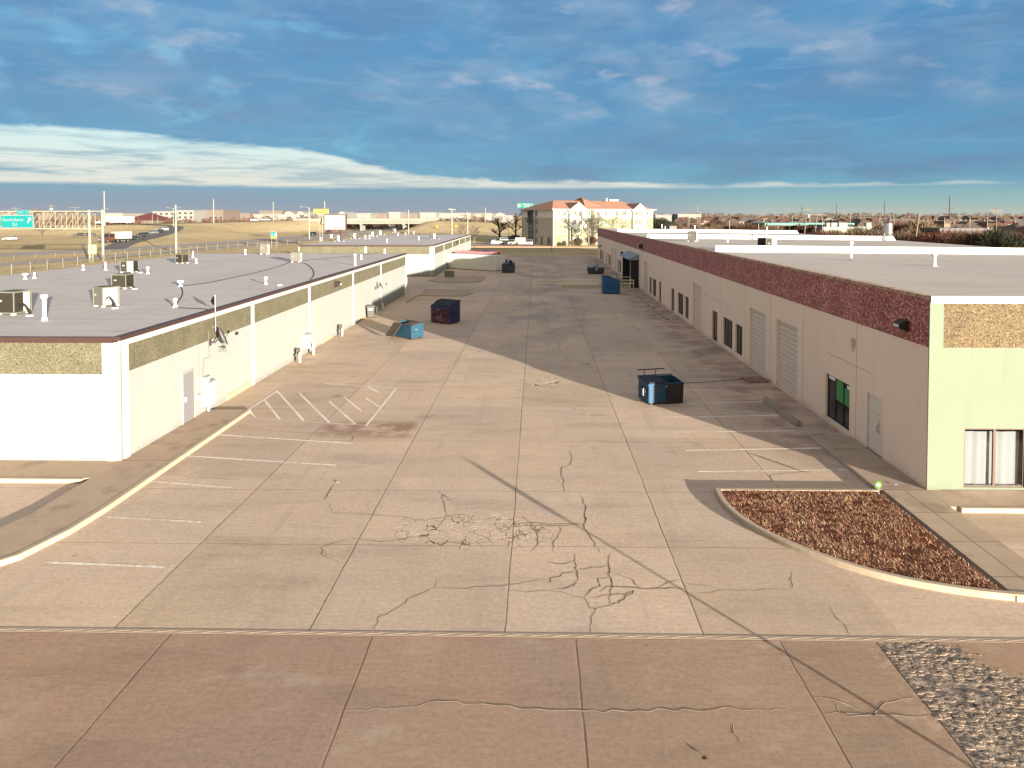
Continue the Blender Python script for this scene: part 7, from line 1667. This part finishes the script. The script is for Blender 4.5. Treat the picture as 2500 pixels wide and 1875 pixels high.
def px_tree(kind, px, pyt, Y, sc, wx=1.0):               # tree whose top reaches a photo height
    t_ = AY(px, pyt, Y); h = t_.z; s = h / 5.8
    bt(kind, Vector((t_.x, Y, 0)), (sc * wx, sc * wx, max(.3, s)), LBL[kind], 'bare brush behind the right warehouse', r.randint(0, 50))
# nearest band right behind the roof edge
for i in range(58):
    px = 1995 + i * 10.5 + r.uniform(-8, 8); Y = r.uniform(150, 215) - (px - 2000) * .06
    px_tree(r.choice(['red', 'red', 'red', 'tan', 'grey']), px, r.uniform(558, 572) + max(0, (px - 2250)) * .02, Y, r.uniform(.8, 1.4))
for px, kd, pt, Y in ((2430, 'green', 553, 118), (2452, 'green', 566, 116), (2395, 'red', 566, 121), (2475, 'red', 562, 118), (2370, 'red', 572, 122), (2245, 'straw', 533, 190), (2262, 'straw', 536, 192), (2228, 'straw', 541, 195), (2210, 'tan', 540, 200), (2180, 'red', 543, 200), (2195, 'red', 548, 205), (2150, 'tan', 543, 215)):
    px_tree(kd, px, pt, Y, 1.25)
for i in range(44):                                     # band left of the filling station, behind the white fire walls
    px = 1600 + i * 8.2 + r.uniform(-6, 6); px_tree(r.choice(['red', 'tan', 'tan', 'straw']), px, r.uniform(543, 553), r.uniform(225, 280), r.uniform(1.1, 1.8))
for px, kd, pt, Y in ((1607, 'green', 531, 240), (1615, 'green', 533, 245), (1630, 'green', 538, 243), (1595, 'tan', 534, 250), (1760, 'tan', 535, 260), (1745, 'red', 535, 262)): px_tree(kd, px, pt, Y, 1.5)
# houses of the estate
hw_ = [M('house_wall_%s' % n, c, .9, var=.1, scale=.3) for n, c in (('tan', (0.16, 0.125, 0.085)), ('brick', (0.13, 0.07, 0.05)), ('pale', (0.24, 0.21, 0.165)))]
hr_ = [M('house_roof_%s' % n, c, .95, var=.2, scale=.3) for n, c in (('brown', (0.075, 0.052, 0.038)), ('grey', (0.085, 0.07, 0.058)), ('red', (0.095, 0.045, 0.030)))]
chim = M('chimney_brick', (0.12, 0.07, 0.05), .9)
def house(wm, rm, seed):
    rr = random.Random(seed); o = thing('house', 'x', 'house', (0, 0, 0)); L, D, hw0, hr0 = rr.uniform(15, 21), rr.uniform(10, 13), 2.8, rr.uniform(5.6, 7.0)
    b = MB(); b.box(-L / 2, L / 2, -D / 2, D / 2, -.5, hw0); b.box(L * .08, L * .46, -D / 2 - 4, -D / 2 + .1, -.5, hw0); b.build('wall', wm, o)
    b = MB(); e = .6
    for x0, x1, y0, y1, h, ax in ((-L / 2, L / 2, -D / 2, D / 2, hr0, 0), (L * .08, L * .46, -D / 2 - 4, D * .1, hr0 * .86, 1)):
        x0, x1, y0, y1 = x0 - e, x1 + e, y0 - e, y1 + e
        if ax == 0: run = (y1 - y0) / 2 * .9; rd = [(x0 + run, (y0 + y1) / 2, h), (x1 - run, (y0 + y1) / 2, h)]; fs = [(0, 1, 5, 4), (1, 2, 5), (2, 3, 4, 5), (3, 0, 4), (3, 2, 1, 0)]
        else: run = (x1 - x0) / 2 * .9; rd = [((x0 + x1) / 2, y0 + run, h), ((x0 + x1) / 2, y1, h)]; fs = [(0, 1, 4), (1, 2, 5, 4), (2, 3, 5), (3, 0, 4, 5), (3, 2, 1, 0)]
        b.raw([(x0, y0, hw0 + .01), (x1, y0, hw0 + .01), (x1, y1, hw0 + .01), (x0, y1, hw0 + .01)] + rd, fs)
    rf = b.build('roof', rm, o); b = MB(); b.box(-L * .2, -L * .2 + .9, 1, 1.8, hr0 * .6, hr0 + .7); b.build('chimney', chim, rf)
    b = MB(); b.box(L * .14, L * .40, -D / 2 - 4.05, -D / 2 - 4.001, 0, 2.3); b.build('garage_door', hw_[2], o)
    for x in (-L * .36, -L * .1): b = MB(); b.box(x - .8, x + .8, -D / 2 - .05, -D / 2 - .001, .9, 2.2); b.build('window', fb_win, o)
    return o
hp_ = [house(hw_[i % 3], hr_[(i * 2 + i // 3) % 3], 40 + i) for i in range(6)]
hl = ['tan walled house with a brown hip roof in the estate on the right', 'brick house with a red brown hip roof in the estate on the right', 'pale house with a grey hip roof in the estate on the right', 'tan house with a grey hip roof in the estate on the right', 'brick house with a brown hip roof in the estate on the right', 'pale house with a red brown hip roof in the estate on the right']
hl = {0: 'tan house with a brown hip roof in the estate on the right', 1: 'brick house with a red brown hip roof in the estate on the right', 2: 'pale house with a grey hip roof in the estate on the right', 3: 'tan house with a grey hip roof in the estate on the right', 4: 'brick house with a brown hip roof in the estate on the right', 5: 'pale house with a brown hip roof in the estate on the right'}
cnt = 0
def zr_(Y): return max(0.0, min(1.0, (Y - 330) / 700)) * 2.2   # the ground rises a little towards the estate
for row, Y in enumerate((285, 320, 360, 405, 455, 520, 590, 680, 790, 920, 1080)):
    x0 = (1720 - VPX) / F * Y if Y < 400 else (1655 - VPX) / F * Y; x1 = (2540 - VPX) / F * Y; st = 23 if Y < 600 else 30
    if Y < 340: x0 = (2290 - VPX) / F * Y
    x = x0 + r.uniform(0, 12)
    while x < x1:
        k = r.randint(0, 5); place(hp_[k], (x, Y + r.uniform(-9, 9), zr_(Y) - (0 if Y > 300 else .3)), r.choice([0, math.pi / 2, math.pi, -math.pi / 2]) + R(r.uniform(-12, 12)), hl[k], group='houses of the estate on the right'); cnt += 1
        x += st * r.uniform(.8, 1.35)
# estate trees, far hedge of wood on the skyline
for i in range(105):
    Y = r.choice([300, 340, 380, 430, 490, 550, 640, 740, 850, 1000]) + r.uniform(-18, 18); px = r.uniform(1600, 2510)
    if Y < 330 and 1830 < px < 2110: continue
    k = r.choice(['tan', 'red', 'grey', 'tan', 'straw']); s = r.uniform(.5, .95) * (1 if Y < 600 else 1.25)
    bt(k, Vector(((px - VPX) / F * Y, Y, zr_(Y) - .3)), (s * 1.15, s * 1.15, s), {'tan': 'tan bare tree among the estate houses', 'red': 'reddish bare tree among the estate houses', 'grey': 'greyish bare tree among the estate houses', 'straw': 'straw coloured bare tree among the estate houses'}[k], 'bare trees of the estate', i)
def woodland(name, label, spec, seed):
    rr = random.Random(seed); b = MB()
    for (x0, x1, y0, y1, n, h0, h1, k0) in spec:
        for i in range(n):
            x, y = rr.uniform(x0, x1), rr.uniform(y0, y1); h = rr.uniform(h0, h1); w_ = h * rr.uniform(.5, .9); z0 = max(HT(x, y), zr_(y) if x > 100 else 0) - .3; m = rr.choice(k0)
            for j in range(64):
                a = rr.uniform(0, 6.28); q = rr.random() ** .5; z = rr.random()
                p = Vector((x + math.cos(a) * q * w_ * (1 - .5 * z), y + math.sin(a) * q * w_ * (1 - .5 * z), z0 + z * h * .86)); s = Vector((rr.uniform(-1, 1), rr.uniform(-.6, .6), 0)) * .24 * h / 3; d = Vector((rr.uniform(-1, 1), rr.uniform(-1, 1), rr.uniform(.2, 1.6))) * h * .16
                b.face([p - s, p + s, p + d], m)
    return tag(b.build(name, [tw['red'], tw['tan'], tw['grey'], tw['tan_dark']]), label, 'woods', kind='stuff')
woodland('far_wood', 'brown winter woods beyond the crossing road on the left', [(-470, -250, 385, 430, 150, 4.0, 5.6, (0, 1, 1, 3)), (-260, -150, 425, 455, 140, 3.2, 4.6, (0, 1, 3)), (-160, -20, 440, 480, 150, 3.6, 6.2, (0, 1, 3)), (-360, -60, 480, 540, 170, 5.5, 8, (1, 0, 3)), (-300, -215, 374, 392, 50, 2.5, 4.2, (0, 1, 3))], 5)
woodland('skyline_wood', 'thin dark line of woods along the far skyline', [(-1300, 1300, 1350, 1500, 520, 8, 13, (2, 3, 3)), (300, 1000, 1120, 1300, 110, 6, 9, (2, 3, 1)), (60, 330, 430, 640, 70, 3, 5, (0, 1, 1, 2))], 6)
px_l = ((1440, 594, 206, .55, 'red', 'rust red shrub at the right end of the hotel seen past the long warehouse'), (1415, 598, 203, .4, 'tan', 'tan shrub at the foot of the hotel front'), (1448, 595, 204, .5, 'red', 'rust red shrub touching the corner of the long warehouse'), (1396, 598, 203.5, .32, 'straw', 'low straw shrub under the hotel windows'))
for px, py, Y, s, kd, lb in px_l: bt(kd, Vector(((px - VPX) / F * Y, Y, 0)), s, lb, 'shrubs at the hotel', int(px))
# filling station with a teal canopy
FY = 232.0
o = thing('filling_station', 'long low teal edged filling station canopy beyond the right roof', 'filling station', (AY(1867, 545, FY).x, FY, 0), world=True)
xa, xb = AY(1867, 545, FY).x, AY(2086, 545, FY).x; z1, z0 = AY(1900, 544.3, FY).z, AY(1900, 550, FY).z
tl = M('teal_fascia', (0.085, 0.215, 0.165), .6, var=.05)
b = MB(); b.box(xa, xb, FY, FY + 14, z0, z1); b.build('canopy', tl, o, bevel=.05); b = MB(); b.box(xa + .3, xb - .3, FY + .3, FY + 13.7, z0 - .1, z0 - .002); b.build('soffit', fb_w, o)
for k in range(8):
    x = xa + 1.2 + (xb - xa - 2.4) * k / 7; b = MB(); b.box(x - .2, x + .2, FY + 2, FY + 2.4, 0, z0 - .101); b.build('column', fb_w, o)
    if k % 2: b = MB(); b.box(x - .5, x + .5, FY + 2.6, FY + 3.2, 0, 1.7); b.build('pump', M('pump_red', (0.15, 0.05, 0.045), .6) if 'pump_red' not in bpy.data.materials else bpy.data.materials['pump_red'], o)
sm = M('station_cream', (0.26, 0.255, 0.20), .8, var=.05)
o = thing('shop_building', 'cream filling station shop with a swept parapet beside the teal canopy', 'shop', (AY(2008, 555, 222).x, 222, 0), world=True)
xs0, xs1 = AY(2008, 555, 222).x, AY(2126, 555, 222).x; zt = AY(2050, 554.5, 222).z
b = MB(); n = 10; pr = [(xs0, 1.6), (xs0, zt)] + [(xs0 + (xs1 - xs0) * k / n, zt + .25 * (k / n) ** 2) for k in range(1, n + 1)] + [(xs1, 2.2)] + [(xs0 + (xs1 - xs0) * k / n, 1.6 + .6 * (k / n) ** 2) for k in range(n - 1, 0, -1)]
b.extr(pr, 221.4, 222); b.build('parapet', sm, o); b = MB(); b.box(xs0, xs1, 222.01, 234, -.2, zt - .5); b.build('wall', M('shop_wall_mauve', (0.15, 0.12, 0.11), .8, var=.1), o); b = MB(); b.box(xs0 + .2, xs1 - .2, 222.1, 233.8, zt - .499, zt - .3); b.build('roof', fb_r, o)
for k in range(3): x = xs0 + (xs1 - xs0) * (.2 + .27 * k); b = MB(); b.box(x, x + 2, 221.93, 222.0, .3, 2.0); b.build('window', h_glass, o)
o = thing('sign_cabinet', 'row of pale roof units standing on the station shop', 'roof unit', (AY(2030, 548, 226).x, 226, zt - .3), world=False)
for x, w_ in ((-1.5, 1.0), (0, 1.8), (2.4, 2.6), (11, 1.5)): b = MB(); b.box(x, x + w_, 0, 1.5, 0, 1.6); b.build('case', sm, o)
far_building('pale stone shed with two light doors in the brush on the right', 2296, 2402, 564, 170, M('shed_wall', (0.085, 0.07, 0.058), .9), fb_r, 8)
o = [k for k in COL.objects if k.get('label', '').startswith('pale stone shed')][0]
for px in (2365, 2388.5): x = AY(px, 575, 170).x - o.location.x; b = MB(); b.box(x - .75, x + .75, -.08, -.01, 1.5, 3.9); b.build('door', M('shed_door_pale', (0.19, 0.185, 0.135), .8) if 'shed_door_pale' not in bpy.data.materials else bpy.data.materials['shed_door_pale'], o)
far_building('long low tan strip building behind the brush on the right', 2335, 2400, 552.5, 240, hw_[2], hr_[1], 14, 0, 'hip'); far_building('small tan tower like house with a dark window on the right', 2307, 2320, 545, 230, hw_[0], hr_[0], 6, 1, 'flat')
far_building('white roofed store on the skyline right of the hotel', 1655, 1712, 524, 700, fb_w, fb_w, 40); far_building('low white store next to the hotel on the skyline', 1600, 1640, 525.5, 700, fb_w, fb_w, 40)
# poles on the right
gp = 'poles on the right'
pole('leaning wooden pole with a large transformer before the filling station', 1970.5, 508, 200, .17, wood, ((.5, .9),), None, lean=1.0, group=gp, tx=1); pole('wooden pole with a swept cross arm right of the leaning one', 1996, 518, 190, .17, wood, ((.7, 2.4),), None, lean=1.1, group=gp)
pole('tall thin dark pole with short arms far behind the filling station', 1958, 498, 420, .22, dark_p, ((2.5, 1.0), (6, 1.0), (9.5, 1.0)), group=gp); pole('tall thin dark pole right of the leaning poles', 2042.5, 498, 420, .26, dark_p, ((1.2, .8),), group=gp)
pole('tall thin dark pole behind the steel exhaust stack', 2159.5, 492, 420, .26, dark_p, ((3.2, 1.6), ), group=gp); pole('tall dark pylon pole with two cross arms on the right skyline', 2318.5, 479.5, 400, .34, dark_p, ((6.8, 3.4), (10.2 + 6, 3.4)), group=gp)
pole('leaning wooden pole rising behind the right roof edge', 2245, 518, 150, .20, wood, (), None, lean=1.3, group=gp); pole('wooden pole with a top cross arm over the brush at the far right', 2433, 507, 240, .19, wood, ((.9, 2.2), (1.5, 1.6)), group=gp)
for px, pt, Y, lb in ((1703.5, 503, 420, 'thin white mast left of the estate houses'), (1708.5, 517.5, 330, 'pale pole beside the thin white mast'), (1934, 526, 300, 'pale pole above the teal canopy'), (1977.5, 532, 236, 'white square post on the teal canopy'), (2008, 536, 205, 'pale post in front of the station shop'), (2076, 521, 320, 'pale pole right of the teal canopy'),
                      (2148, 527, 260, 'pale pole left of the steel exhaust stack'), (2153, 536, 240, 'short pale pole beside the steel exhaust stack'), (2174, 525, 270, 'pale pole just above the steel exhaust stack'), (2182.5, 525.5, 280, 'pale pole right of the steel exhaust stack'), (2306, 536, 185, 'pale square pole in the brush'), (2368, 530, 280, 'pale pole above the stone shed'), (2411, 530, 280, 'pale pole left of the cross armed pole'), (2255, 531, 230, 'pale pole by the straw coloured trees'),
                      (1682, 528, 260, 'pale pole by the white fire wall'), (1781, 538, 210, 'pale short pole left of the filling station'), (1852, 546, 205, 'pale stub pole at the left end of the teal canopy'), (1864, 536, 240, 'pale pole at the corner of the teal canopy')):
    pole(lb, px, pt, Y, .15, steel_p, group=gp)
def wire(label, a, c, sag):
    b = MB(); pts = [a.lerp(c, i / 16) + Vector((0, 0, -sag * 4 * (i / 16) * (1 - i / 16))) for i in range(17)]; b.tube(pts, .035, 3); return tag(b.build('overhead_wire', M('wire_pale', (0.20, 0.19, 0.15), .6) if 'wire_pale' not in bpy.data.materials else bpy.data.materials['wire_pale']), label, 'wire', 'overhead wires on the right')
wire('overhead wire from the leaning transformer pole to the left', AY(1970, 517, 200), AY(1600, 523, 300), 1.5); wire('overhead wire between the two leaning poles', AY(1970, 516, 200), AY(1996, 520.5, 190), .3); wire('overhead wire from the swept cross arm to the far right', AY(1996, 521, 190), AY(2500, 537, 200), 1.0); wire('upper wire from the swept cross arm toward the roof pole', AY(1996, 520.5, 190), AY(2245, 524, 150), .6)
